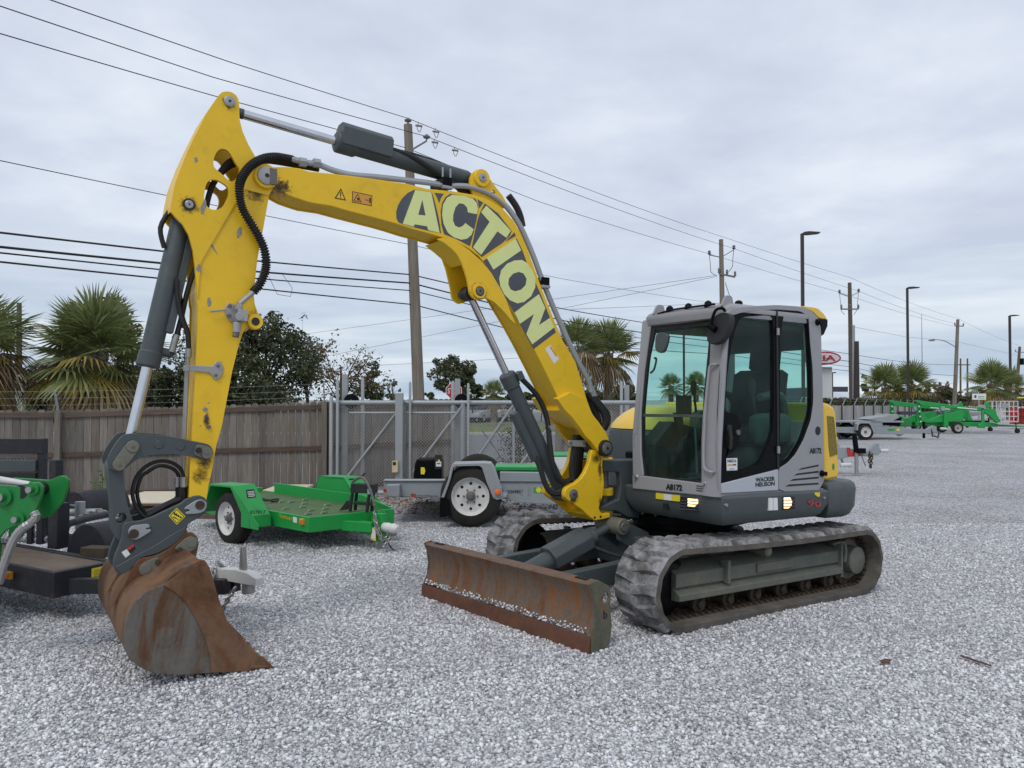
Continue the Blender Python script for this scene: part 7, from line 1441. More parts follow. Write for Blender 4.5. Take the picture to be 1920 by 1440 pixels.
# parking-lot lamp posts
def lamp(u, v, d, w, label, flip=1):
    top = dp(u, v, d); t = thing('lamp_post', (top.x, d, 0), label, 'lamp post', 'car park lamp posts'); r = .062 if d < 60 else .08
    mb = MB(); mb.box(WF, top.x - r, top.x + r, d - r, d + r, -.1, top.z, M_['bronze']); build(mb, 'post', t); mb = MB(); h = w / FPX * d
    mb.prism(WF, [(top.x + r, top.z - .04), (top.x + r + h * .3 * flip, top.z - .10 + .05), (top.x + (r + h) * flip, top.z - .0), (top.x + (r + h) * flip, top.z + .05), (top.x + r + h * .3 * flip, top.z + .08), (top.x + r, top.z + .06)], d - .15, d + .15, M_['bronze']); build(mb, 'lamp_head', t)
lamp(1504, 438, 34, 29, 'tall dark lamp post standing behind the cab roof'); lamp(1701, 540, 52, 20, 'dark lamp post in front of the twin palms'); lamp(1893, 592, 70, 15, 'dark lamp post in front of the palms at the right edge')
lamp(1560, 699, 80, -9 if 0 else 6, 'small white lamp post beside the white sign pillar')
lamp(1282, 612, 66, 10, 'lamp post seen through the windscreen of the cab')
# wires between the poles
def wire(pts, r, label, grp='overhead lines', mat='cable', sag=0.0, name='overhead_line'):
    P = [Vector(p) for p in pts]; mb = MB(); Q = []
    if pts[0][1] < 15: P.insert(0, P[0] + (P[0] - P[1]).normalized() * 22)
    for i in range(len(P) - 1):
        n = 14
        for j in range(n):
            t = j / n; p = P[i].lerp(P[i + 1], t); p.z -= sag * 4 * t * (1 - t) * ((P[i + 1] - P[i]).length / 40) ** 2; Q.append(p)
    Q.append(P[-1]); mb.tube(Q, r, M_[mat], n=5, sub=1); return solo(mb, name, tuple(P[0]), label, 'power line', grp)
p1, p2, p3, p4, p5 = (PL[k][2] for k in (1, 2, 3, 4, 5))
def back(pa, u, v, d): return dp(u, v, d)
wire([dp(95, 0, 13.5), dp(430, 116, 17.8), dp(765, 222, 24), dp(1352, 443, 50), dp(1593, 520, 62), dp(1796, 597, 92), dp(1912, 648, 120)], .011, 'topmost overhead line, running over the tops of all the poles', sag=.25)
wire([dp(-10, 8, 13.0), dp(400, 145, 17.8), dp(800, 256, 23.6), dp(1376, 466, 50), dp(1610, 546, 62), dp(1804, 610, 92)], .011, 'second overhead line from the top, held on the pole brackets', sag=.25)
wire([dp(-10, 60, 13.0), dp(395, 178, 17.8), dp(764, 278, 24), dp(1010, 378, 32), dp(1330, 476, 50), dp(1574, 548, 62), dp(1790, 612, 92)], .011, 'third overhead line, passing behind the arm head and the arm cylinder', sag=.2)
wire([dp(-10, 299, 13.5), dp(310, 366, 17), dp(766, 458, 24), dp(1050, 522, 34), dp(1350, 570, 50)], .009, 'single thin line crossing behind the arm below the three top lines', sag=.2)
for k, (v0, v1, v2, r, lab) in enumerate(((436, 515, 534, .020, 'uppermost of the thick black cables crossing left of the wooden pole'), (463, 531, 556, .024, 'second thick black cable from the top, with clamps near the pole'), (474, 545, 566, .016, 'third of the thick black cables left of the pole'), (491, 571, 596, .018, 'lowest of the thick black cables left of the pole'))):
    v4 = 652 + (0, 14, 24, 32)[k]
    wire([dp(-10, v0 - 1, 13), dp(390, (v0 + v1) / 2 + 5 * (k != 3), 17.5), dp(771 + k, v1, 24), dp(1060, v2 + 46, 34), dp(1356, v4 - 26 + k * 2, 50), dp(1596, v4 + 12, 62), dp(1794, v4 + 32 + k * 6, 92)], r, lab, 'thick telephone cables', sag=.25, name='telephone_cable')
for k, (a, c, lab) in enumerate((((560, 628), (1345, 516), 'upper faint far line rising to the right behind the boom'), ((540, 682), (1345, 518), 'lower faint far line rising to the right behind the boom'), ((640, 688), (1180, 660), 'faint flat line above the round tree'), ((1350, 568), (1070, 580), 'short line running left from the pole above the cab'))):
    wire([dp(*a, 70), dp(*c, 50)], .012, lab, 'faint distant lines', sag=.05)
wire([dp(1595, 612, 62), dp(1700, 632, 80), dp(1790, 640, 92), dp(1915, 668, 120)], .012, 'faint line below the crossarms at the right', 'faint distant lines')
wire([dp(1360, 530, 50), dp(1382, 600, 47)], .02, 'slanting guy wire beside the pole above the cab', None)
wire([dp(905 - 400, 520, 19), dp(520, 552, 19), dp(545, 556, 19), dp(548, 540, 19), dp(530, 515, 19)], .006, 'loose wire loop hanging off the telephone cables beside the arm', None)
# ------------------------------------------------------------------ trees
def leafcloud(mb, rng, c, rx, ry, rz, n, size, mat, flat_=0.0):
    for _ in range(n):
        while True:
            v = Vector((rng.uniform(-1, 1), rng.uniform(-1, 1), rng.uniform(-1, 1)))
            if .25 < v.length < 1: break
        p = c + Vector((v.x * rx, v.y * ry, v.z * rz)); d = Vector((rng.gauss(0, 1), rng.gauss(0, 1), rng.gauss(0, .8))).normalized(); s = d.cross(Vector((rng.gauss(0, 1), rng.gauss(0, 1), rng.gauss(0, 1)))).normalized(); l = size * rng.uniform(.6, 1.4)
        mb.add([p - d * l * .5, p + s * l * .32, p + d * l * .5, p - s * l * .32], [(0, 1, 2, 3)], mat)
def tree(u, v0, v1, d, wpx, label, seed, mats=('leafdark',), dens=1.0, leaf=None, bare=0.0, vb=749, name='tree', group='trees beyond the fence', clumps=26, twig=10, cat='tree'):
    """crown spans pixels v0 (top) to v1 (bottom), wpx wide, at distance d"""
    rng = random.Random(seed); k = d / FPX; cx = dp(u, v0, d).x; zt_, zb_ = zt(v0, d), zt(v1, d); W_ = wpx * k / 2; H_ = (zt_ - zb_) / 2; cz = (zt_ + zb_) / 2
    t = thing(name, (cx, d, 0), label, cat, group); leaf = leaf or max(.09, 3.2 * k)
    mb = MB(); r = max(.05, W_ * .06); mb.tube([(cx + rng.gauss(0, .05), d, -.1), (cx + W_ * rng.uniform(-.08, .08), d, zb_ * .5), (cx, d, cz - H_ * .3), (cx + W_ * rng.uniform(-.1, .1), d, cz + H_ * .4)], r, M_['bark'], n=8, rf=lambda t_, i: r * (1.3 - t_))
    ends = []
    for j in range(twig):
        a = rng.random() * 6.28; z0 = rng.uniform(zb_, cz); e = Vector((cx + math.cos(a) * W_ * rng.uniform(.4, .9), d + math.sin(a) * W_ * .6, cz + H_ * rng.uniform(-.5, .85))); m_ = Vector((cx, d, z0)).lerp(e, .5) + Vector((0, 0, .1 * H_)); rr = r * rng.uniform(.25, .5)
        mb.tube([(cx, d, z0), m_, e], rr, M_['bark'], n=5, rf=lambda t_, i, rr=rr: rr * (1.1 - t_ * .8)); ends.append(e)
        if bare:
            for q in range(5):
                s0 = m_.lerp(e, rng.random()); e2 = s0 + Vector((rng.gauss(0, W_ * .25), rng.gauss(0, W_ * .2), abs(rng.gauss(0, H_ * .3)))); mb.tube([s0, s0.lerp(e2, .5) + Vector((rng.gauss(0, .05), 0, .05)), e2], rr * .35, M_['bark'], n=4, rf=lambda t_, i, rr=rr: rr * .35 * (1.1 - t_ * .8)); ends.append(e2)
    build(mb, 'trunk', t)
    mb = MB()
    for j in range(clumps):
        while True:
            v = Vector((rng.uniform(-1, 1), rng.uniform(-1, 1), rng.uniform(-1, 1)))
            if v.length < 1: break
        if rng.random() < .55: v = v.normalized() * rng.uniform(.72, 1.0)
        c = Vector((cx + v.x * W_ * .86, d + v.y * W_ * .6, cz + v.z * H_ * .86)); s = rng.uniform(.22, .42) * (W_ + H_) * .5
        leafcloud(mb, rng, c, s, s * .8, s * .72, int(150 * dens * rng.uniform(.6, 1.3)), leaf, M_[mats[j % len(mats)]])
    for e in ends: leafcloud(mb, rng, e, W_ * .16, W_ * .16, H_ * .14, int(45 * dens), leaf * .9, M_[mats[0]])
    build(mb, 'crown', t, smooth=0, recalc=False); return t
tree(500, 572, 790, 31, 200, 'large dark spreading tree directly behind the arm', 11, ('leafdark', 'leafgrey', 'leafdark'), 1.5, .15, clumps=46, twig=14)
tree(440, 655, 800, 27, 190, 'dark lower tree between the palm and the arm', 12, ('leafdark', 'leafdark'), 1.5, .15, clumps=34)
tree(150, 545, 730, 34, 70, 'tall pine tufts rising just left of the big palm crown', 13, ('leafdark',), .55, .2, clumps=10)
tree(222, 538, 730, 34, 80, 'tall pine tufts rising just right of the big palm crown', 14, ('leafdark',), .55, .2, clumps=11)
tree(352, 590, 740, 33, 80, 'sparse grey green tree between the bucket cylinder and the arm', 15, ('leafgrey', 'leafdark'), .45, .13, clumps=16)
tree(640, 650, 770, 36, 150, 'thin brownish half bare tree left of the utility pole', 16, ('leafbrown', 'leafgrey', 'leafbrown'), .22, .13, bare=1, clumps=15, twig=16)
tree(575, 630, 760, 33, 120, 'half bare tree at the right side of the large dark tree', 17, ('leafbrown', 'leafgrey'), .3, .13, bare=1, clumps=14, twig=14)
tree(698, 676, 760, 44, 74, 'small dark green tree just left of the utility pole', 18, ('leafdark',), .55, .20, clumps=14)
tree(736, 700, 765, 46, 40, 'little sparse tree beside the utility pole', 19, ('leafgrey',), .3, .16, clumps=7)
tree(849, 662, 745, 56, 84, 'round crowned tree behind the stop sign', 20, ('leafgrey',), 1.3, .22, clumps=30)
tree(806, 735, 765, 70, 36, 'small dark bush tree right of the utility pole base', 21, ('leafdark',), .6, .3, clumps=8)
tree(888, 716, 765, 60, 50, 'low scrubby tree between the round tree and the small palm', 22, ('leafdark', 'leafgrey'), .7, .24, clumps=12)
tree(1050, 700, 770, 60, 70, 'dark pine clump behind the boom foot', 23, ('leafdark',), .8, .25, clumps=14)
tree(1112, 690, 765, 70, 30, 'slim dark tree between the two palms left of the cab', 24, ('leafdark',), .6, .3, clumps=7)
tree(1170, 715, 765, 66, 46, 'low dark tree beside the cab left edge', 25, ('leafdark',), .7, .28, clumps=10)
tree(1625, 700, 762, 90, 18, 'small dark conifer behind the brown steel post', 26, ('leafdark',), .5, .35, clumps=6)
tree(1767, 716, 752, 120, 40, 'pale bare crowned tree beyond the white roofs', 27, ('leafbrown',), .3, .35, bare=1, clumps=8)
tree(1783, 728, 752, 110, 44, 'dark bush left of the leaning pole foot', 28, ('leafdark',), .7, .4, clumps=9)
tree(1730, 722, 755, 125, 34, 'brownish far tree behind the twin palms', 29, ('leafbrown', 'leafdark'), .5, .4, clumps=7)
def hedge(u0, u1, vt, vb, d, label, seed, n=22, dens=1.0, leaf=.16, mats=('leafdark',)):
    rng = random.Random(seed); a, c = dp(u0, vt, d), dp(u1, vt, d); t = thing('hedge', ((a.x + c.x) / 2, d, 0), label, 'hedge', None); mb = MB(); z1, z0 = zt(vt, d), zt(vb, d)
    for j in range(n):
        p = Vector((a.x + (c.x - a.x) * (j + rng.random()) / n, d + rng.uniform(-.6, .6), 0)); h = rng.uniform(.72, 1.05)
        for q in range(3): z = z0 + (z1 - z0) * h * (q + .5) / 3; leafcloud(mb, rng, Vector((p.x, p.y, z)), (c.x - a.x) / n * 1.0, .7, (z1 - z0) * .22, int(130 * dens), leaf, M_[mats[j % len(mats)]])
    build(mb, 'foliage', t, smooth=0, recalc=False); mb = MB()
    for j in range(6): x = a.x + (c.x - a.x) * (j + .5) / 6; mb.tube([(x, d, -.1), (x + .1, d, z0), (x, d, (z0 + z1) / 2)], .05, M_['bark'], n=5)
    build(mb, 'stems', t)
hedge(-60, 400, 690, 790, 28, 'dark hedge of shrubs behind the fence under the palms', 41, 34, 1.5, .15)
hedge(950, 1060, 735, 765, 62, 'low dark hedge line seen between the cylinder and the boom', 42, 10, .6, .3)
hedge(1060, 1200, 738, 768, 60, 'low shrubs beyond the gate posts left of the cab', 43, 12, .6, .3)
hedge(1545, 1740, 747, 770, 55, 'dark shrubs behind the long pale fence', 44, 22, .6, .24)
hedge(880, 950, 745, 765, 90, 'far tree line above the parked cars', 45, 9, .5, .4)
hedge(1735, 1960, 738, 760, 125, 'far dark tree line beyond the lifts', 46, 24, .4, .5, ('leafdark', 'leafbrown'))
hedge(-900, -60, 700, 790, 30, 'hedge continuing beyond the left edge of the photo', 47, 30, .8, .2)
# ------------------------------------------------------------------ palms
def palm(u, v, d, rpx, label, seed, trunk_r=.22, vtrunk=None, nf=56, dead=.25, group='cabbage palms', yellow=.3, droop=1.0):
    """fan palm with its crown centre at pixel (u,v) and crown radius rpx"""
    rng = random.Random(seed); c = dp(u, v, d); Rr_ = 1.16 * rpx / FPX * d; t = thing('palm_tree', (c.x, d, 0), label, 'palm', group)
    hz_ = c.z - Rr_ * .08
    mb = MB(); mb.lathe((c.x, d, -.2), (c.x + .02, d, hz_), [(0, trunk_r * 1.1), (.1, trunk_r * .85), (.9, trunk_r * .85), (1, trunk_r)], M_['palmbark'], 12)
    nb = int(min(150, (hz_) / .085 * 3)); zz = max(.3, hz_ - 3.2)
    for k in range(nb):     # old leaf bases, crossing over the trunk
        a = k * 2.4; z = zz + (hz_ - zz) * k / nb; p = Vector((c.x + math.cos(a) * trunk_r * .85, d + math.sin(a) * trunk_r * .85, z)); o_ = Vector((math.cos(a), math.sin(a), 0)); tg = Vector((-math.sin(a), math.cos(a), 0)) * (1 if k % 2 else -1)
        e = p + o_ * .10 + Vector((0, 0, .30)) + tg * .10; w = tg * .035; mb.add([p - w, p + w, e + w * .5, e - w * .5, p - w + o_ * .05, p + w + o_ * .05], [(0, 1, 2, 3), (4, 5, 2, 3), (0, 4, 3), (1, 5, 2)], M_['palmbark'])
    build(mb, 'trunk', t, smooth=50)
    G, Y, D = MB(), MB(), MB(); hub = Vector((c.x, d, hz_))
    for k in range(nf):
        f = (k + .5) / nf; el = 88 - 138 * f ** 1.05 + rng.uniform(-9, 9); az = k * 2.39996 + rng.uniform(-.2, .2); el_ = R(el)
        if f > 1 - dead * .55 and rng.random() < .75: mb_, mt = D, 'palmdead'
        elif f > .60 and rng.random() < yellow: mb_, mt = Y, 'palmyellow'
        else: mb_, mt = G, 'palmgreen'
        dr = Vector((math.cos(az) * math.cos(el_), math.sin(az) * math.cos(el_), math.sin(el_))); pl_ = Rr_ * rng.uniform(.30, .48); tip = hub + dr * pl_
        tip.z -= droop * .05 * Rr_ * f; w = .016 * max(1, Rr_ / 1.8); sd = dr.cross(Vector((0, 0, 1))); sd = sd.normalized() if sd.length > .1 else Vector((1, 0, 0)); up = sd.cross(dr).normalized()
        mb_.add([hub - sd * w, hub + sd * w, tip + sd * w * .6, tip - sd * w * .6], [(0, 1, 2, 3)], M_[mt])
        fl = Rr_ * rng.uniform(.52, .66); nl = 26; spread = R(rng.uniform(105, 130)); fold = rng.uniform(.15, .4)
        for q in range(nl):
            b_ = -spread + 2 * spread * q / (nl - 1); l = fl * (.62 + .38 * math.cos(b_ * .75)) * rng.uniform(.9, 1.05); ld = (dr * math.cos(b_) + sd * math.sin(b_) - up * fold * abs(math.sin(b_)) * .8).normalized(); wd_ = (up * .35 + ld.cross(up)).normalized() * fl * .030
            m_ = tip + ld * l * .62; dd = (.10 + .22 * (mt != 'palmgreen') + .10 * f) * l * droop; m_.z -= dd * .25; e = tip + ld * l; e.z -= dd
            if mt == 'palmdead': e.z -= l * .35; m_.z -= l * .15
            mb_.add([tip - wd_ * .15, m_ - wd_, e, m_ + wd_], [(0, 1, 2, 3)], M_[mt])
    build(G, 'green_fronds', t, smooth=0, recalc=False)
    if Y.v: build(Y, 'yellow_fronds', t, smooth=0, recalc=False)
    if D.v: build(D, 'dead_fronds', t, smooth=0, recalc=False)
    return t
palm(178, 655, 19.5, 120, 'big green cabbage palm behind the fence, left of the bucket cylinder', 51, .24, nf=66)
palm(-48, 645, 18.0, 116, 'cabbage palm cut off by the left edge, fronds turning yellow', 52, .24, nf=46, dead=.6, yellow=.85)
palm(1084, 650, 40, 62, 'brownish headed palm, left one of the pair between boom and cab', 53, .25, nf=40, dead=.9, yellow=.3)
palm(1140, 657, 42, 66, 'green headed palm, right one of the pair between boom and cab', 54, .26, nf=44, dead=.35)
palm(926, 736, 52, 28, 'small palm above the parked cars, left of the lift cylinder', 55, .2, nf=30)
palm(1660, 722, 62, 47, 'left palm of the twin palms behind the far lamp post', 56, .28, nf=38, yellow=.5)
palm(1708, 718, 63, 48, 'right palm of the twin palms behind the far lamp post', 57, .28, nf=38, yellow=.4)
palm(1858, 715, 66, 46, 'palm left of the lamp post at the right edge', 58, .28, nf=40, yellow=.4)
palm(1890, 722, 70, 38, 'palm right of the lamp post at the right edge', 59, .28, nf=36, yellow=.3)
palm(1258, 722, 80, 26, 'left small palm seen through the windscreen', 60, .26, nf=28); palm(1305, 720, 78, 27, 'right small palm seen through the windscreen', 61, .26, nf=28)
palm(-190, 660, 21, 120, 'palm beyond the left edge of the photo', 62, .24, nf=34, dead=.4)
# ------------------------------------------------------------------ buildings
def bld(name, u0, u1, vt, d, depth, mat, label, roof=None, rise=0, cat='building'):
    a, c = dp(u0, vt, d), dp(u1, vt, d); t = thing(name, ((a.x + c.x) / 2, d, 0), label, cat); mb = MB(); mb.box(WF, a.x, c.x, d, d + depth, -.3, zt(vt, d), M_[mat]); build(mb, 'wall', t, smooth=0)
    if roof: mb = MB(); z = zt(vt, d); w = c.x - a.x; mb.add([(a.x - .5, d - .5, z), (c.x + .5, d - .5, z), (c.x + .5, d + depth, z), (a.x - .5, d + depth, z), (a.x + w * .15, d + depth / 2, z + rise), (c.x - w * .15, d + depth / 2, z + rise)], [(0, 1, 5, 4), (1, 2, 5), (2, 3, 4, 5), (3, 0, 4), (0, 3, 2, 1)], M_[roof]); build(mb, 'roof', t, smooth=0)
    n = max(2, int((c.x - a.x) / 4))
    for k in range(min(n, 8)): mb = MB(); x = a.x + (k + .5) * (c.x - a.x) / min(n, 8); mb.box(WF, x - .6, x + .6, d - .03, d + .0, .9, min(2.3, zt(vt, d) - .3), M_['carwindow']); build(mb, 'window', t, smooth=0)
bld('showroom', 1548, 1590, 725, 95, 20, 'bdark', 'dark flat roofed building behind the oval sign')
bld('white_shed', 1606, 1652, 746, 80, 14, 'bwhite', 'low shed with a pale hipped roof left of the twin palms', 'roofwhite', .7)
bld('warehouse', 1736, 1835, 744, 150, 30, 'bwhite', 'long white warehouse far behind the lifts', 'roofwhite', 1.2)
bld('tall_warehouse', 1762, 1800, 735, 170, 30, 'bwhite', 'taller white block behind the long white warehouse')
bld('dealership', 905, 1010, 750, 150, 30, 'bwhite', 'long white low building behind the parked cars', 'roofwhite', .5)
bld('left_store', 700, 760, 752, 140, 25, 'bwhite', 'pale low building just visible beside the utility pole')
# oval sign on its pillar
d = 60; a, c = dp(1530, 690, d), dp(1560, 690, d); t = thing('pylon_sign', (a.x, d, 0), 'white oval sign with red rim and red letters on a white pillar behind the cab', 'sign'); mb = MB(); mb.box(WF, a.x, c.x, d, d + 1, -.2, zt(688, d), M_['bwhite']); build(mb, 'pillar', t)
cc = dp(1541, 672, d); rx, rz = 31 / FPX * d, 12.5 / FPX * d; mb = MB(); el = lambda f, n=36: [(cc.x + rx * f * math.cos(k * math.tau / n), cc.z + rz * (1 - (1 - f) * rx / rz) * math.sin(k * math.tau / n)) for k in range(n)]
mb.prism(WF, el(1.0), d - .5, d + .5, M_['kiared']); build(mb, 'oval_rim', t, smooth=50); mb = MB(); mb.prism(WF, el(.90), d - .53, d - .5, M_['bwhite']); mb.text('KIA', (cc.x - rx * .66, d - .55, cc.z - rz * .42), (cc.x + rx * .66, d - .55, cc.z - rz * .42), (cc.x - rx * .66, d - .55, cc.z + rz * .42), M_['kiared'], .02, .03); build(mb, 'oval_face', t, smooth=0)
# small white board
d = 58; a = dp(1836, 744, d); t = thing('notice_board', (a.x, d, 0), 'small white board with a black emblem on posts behind the lifts', 'sign'); mb = MB(); mb.box(WF, a.x - .52, a.x + .52, d, d + .04, a.z - .22, a.z + .24, M_['white']); mb.box(WF, a.x - .36, a.x - .22, d - .005, d, a.z - .08, a.z + .12, M_['ink']); mb.box(WF, a.x - .08, a.x + .40, d - .005, d, a.z + .0, a.z + .05, M_['signgreen']); mb.box(WF, a.x - .08, a.x + .40, d - .005, d, a.z - .12, a.z - .07, M_['signgreen']); build(mb, 'board', t, smooth=0)
mb = MB(); mb.cyl((a.x, d + .06, -.1), (a.x, d + .06, a.z), .05, M_['galv']); build(mb, 'post', t)
# ------------------------------------------------------------------ parked cars
def car(x, y, yaw, col, label, suv=False, i=0):
    F_ = Fr((x, y, .03), yaw=yaw); t = thing('parked_car', (x, y, .03), label, 'car', 'cars in the far car park', yaw=yaw); h = 1.72 if suv else 1.42
    body = [(-2.25, .35), (-2.25, .75), (-2.1, .95), (-1.3 if not suv else -2.0, 1.0), (1.0, 1.0), (2.0, .85), (2.25, .65), (2.25, .35)]; cab_ = [(-1.75 if not suv else -2.1, .98), (-1.1 if not suv else -1.85, h), (.25, h), (1.05, .98)]
    mb = MB(); mb.prism(F_, chaikin(body, 1, .12), -.88, .88, col); mb.prism(F_, chaikin([(a, b) for a, b in cab_], 1, .08), -.70, .70, M_['carwindow']); mb.prism(F_, [(cab_[1][0] + .05, h - .06), (cab_[2][0] - .05, h - .06), (cab_[2][0] - .12, h + .015), (cab_[1][0] + .1, h + .015)], -.68, .68, col); build(mb, 'body', t, bevel=.05)
    for sx in (-1.35, 1.4):
        for sy in (-.78, .78): mb = MB(); mb.lathe(F_.w(sx, sy - .11, .32), F_.w(sx, sy + .11, .32), [(0, .27), (.1, .33), (.9, .33), (1, .27)], M_['tyre'], 20); mb.cyl(F_.w(sx, sy - .115, .32), F_.w(sx, sy + .115, .32), .2, M_['rimgrey']); build(mb, 'wheel', t)
    for sy in (-.62, .62): mb = MB(); mb.box(F_, 2.2, 2.262, sy - .17, sy + .17, .62, .78, M_['white']); build(mb, 'headlight', t)
cols = [paint('car_silver', (.42, .43, .45), rough=.3), paint('car_white', (.65, .65, .65), rough=.3), paint('car_dark', (.03, .035, .05), rough=.3), paint('car_blue', (.06, .09, .16), rough=.3), paint('car_grey', (.18, .18, .19), rough=.3)]
cars = [(884, 64, 1, 1, 'white car nearest the left of the gate opening'), (903, 62, 0, 1, 'silver sports utility car beside the white one in the gate opening'), (925, 65, 3, 0, 'blue car right of the silver sports utility car'), (945, 64, 1, 0, 'white car beneath the small palm'), (963, 66, 4, 1, 'grey car close to the lift cylinder'), (872, 76, 3, 0, 'blue car in the back row at the left'), (893, 77, 2, 1, 'dark car in the back row behind the silver one'), (915, 76, 0, 0, 'silver car in the back row'), (937, 78, 2, 0, 'dark low car in the back row under the palm'), (955, 77, 1, 1, 'white tall car in the back row'), (724, 80, 1, 0, 'white car glimpsed beside the utility pole foot')]
for i, (u, y, ci, suv, lab) in enumerate(cars): p = dp(u, 780, y); car(p.x, y, 235 + 12 * (i % 3), cols[ci], lab, bool(suv), i)
# ------------------------------------------------------------------ right: grey trailer, towable lifts, red hitch
z6 = Z(1540, 560, 4.234)
def f6(pts, y): return [(lambda c: (c.x, c.z))(dp(u, v, y)) for u, v in z6(pts)]
def w6(q, y): return dp(*z6([q])[0], y)
D1 = 35.0; t = thing('flatbed_trailer', (w6((400, 1100), D1).x, D1, 0), 'grey tandem trailer with a white wheel and a loaded green machine, right of the cab', 'trailer')
mb = MB(); mb.prism(WF, f6([(-60, 1020), (655, 1018), (660, 1060), (640, 1080), (-60, 1058)], D1), D1, D1 + .1, M_['trailergrey']); mb.prism(WF, f6([(655, 1035), (870, 1038), (920, 1010), (945, 1018), (945, 1060), (900, 1078), (870, 1070), (690, 1072), (655, 1095), (620, 1080)], D1), D1 + .3, D1 + .5, M_['trailergrey']); mb.box(WF, w6((-60, 0), D1).x, w6((655, 0), D1).x, D1 + .1, D1 + 2, .78, .85, M_['trailergrey']); mb.prism(WF, f6([(400, 975), (490, 975), (500, 1018), (410, 1018)], D1), D1 + .1, D1 + 1.5, M_['trailergrey']); build(mb, 'frame', t, bevel=.01)
mb = MB(); mb.prism(WF, f6([(278, 1045), (285, 995), (310, 978), (385, 978), (405, 995), (428, 1060), (415, 1060), (392, 1005), (378, 990), (312, 990), (295, 1005), (290, 1045)], D1 - .3), D1 - .3, D1, M_['galv']); build(mb, 'fender', t); c = w6((350, 1058), D1 - .2); wheel(t, (c.x, D1 - .15, .37), (0, -1, 0), .37, .22, 8, 'rim'); wheel(t, (c.x + .1, D1 + 2.0, .37), (0, 1, 0), .37, .22, 8, 'rim')
mb = MB(); mb.prism(WF, f6([(527, 1032), (585, 1030), (585, 1048), (527, 1050)], D1), D1 - .01, D1, M_['signgreen']); mb.prism(WF, f6([(597, 1032), (620, 1032), (620, 1050), (597, 1050)], D1), D1 - .01, D1, M_['stickyel']); build(mb, 'side_marking', t, smooth=0)
mb = MB(); a = w6((814, 1090), D1 + .4); mb.cyl((a.x, a.y, .0), (a.x, a.y, w6((814, 975), D1 + .4).z), .06, M_['black']); mb.cyl((a.x, a.y, -.02), (a.x, a.y, .05), .14, M_['rim'], n=4); build(mb, 'jack_stand', t); chain('safety_chain', t, [w6((875, 1040), D1 + .3), w6((880, 1085), D1 + .3), w6((925, 1100), D1 + .3), w6((940, 1050), D1 + .3)], .03, .14, 'rollers')
mb = MB(); mb.cyl(w6((945, 1030), D1 + .4), w6((995, 1033), D1 + .4), .05, M_['rim']); build(mb, 'coupler', t)
t = thing('skid_machine', (w6((600, 1000), D1 + 1).x, D1 + 1, .8), 'small green and black machine with a grey bucket lying on the grey trailer', 'loader'); mb = MB(); mb.prism(WF, f6([(365, 958), (430, 940), (520, 930), (530, 915), (610, 918), (620, 945), (560, 975), (480, 975)], D1 + .6), D1 + .6, D1 + 1.8, M_['galv']); build(mb, 'bucket', t, bevel=.02)
mb = MB(); mb.prism(WF, f6([(500, 1005), (500, 975), (560, 965), (640, 940), (650, 1010)], D1 + .7), D1 + .7, D1 + 1.6, M_['black']); build(mb, 'tracks', t, bevel=.02); mb = MB(); mb.prism(WF, f6([(625, 1015), (640, 955), (680, 945), (720, 960), (720, 1015)], D1 + .65), D1 + .65, D1 + 1.7, M_['greendk']); mb.prism(WF, f6([(600, 950), (640, 925), (700, 945), (740, 1020), (700, 1000), (650, 955)], D1 + .6), D1 + .9, D1 + 1.0, M_['green']); build(mb, 'hood', t, bevel=.02)
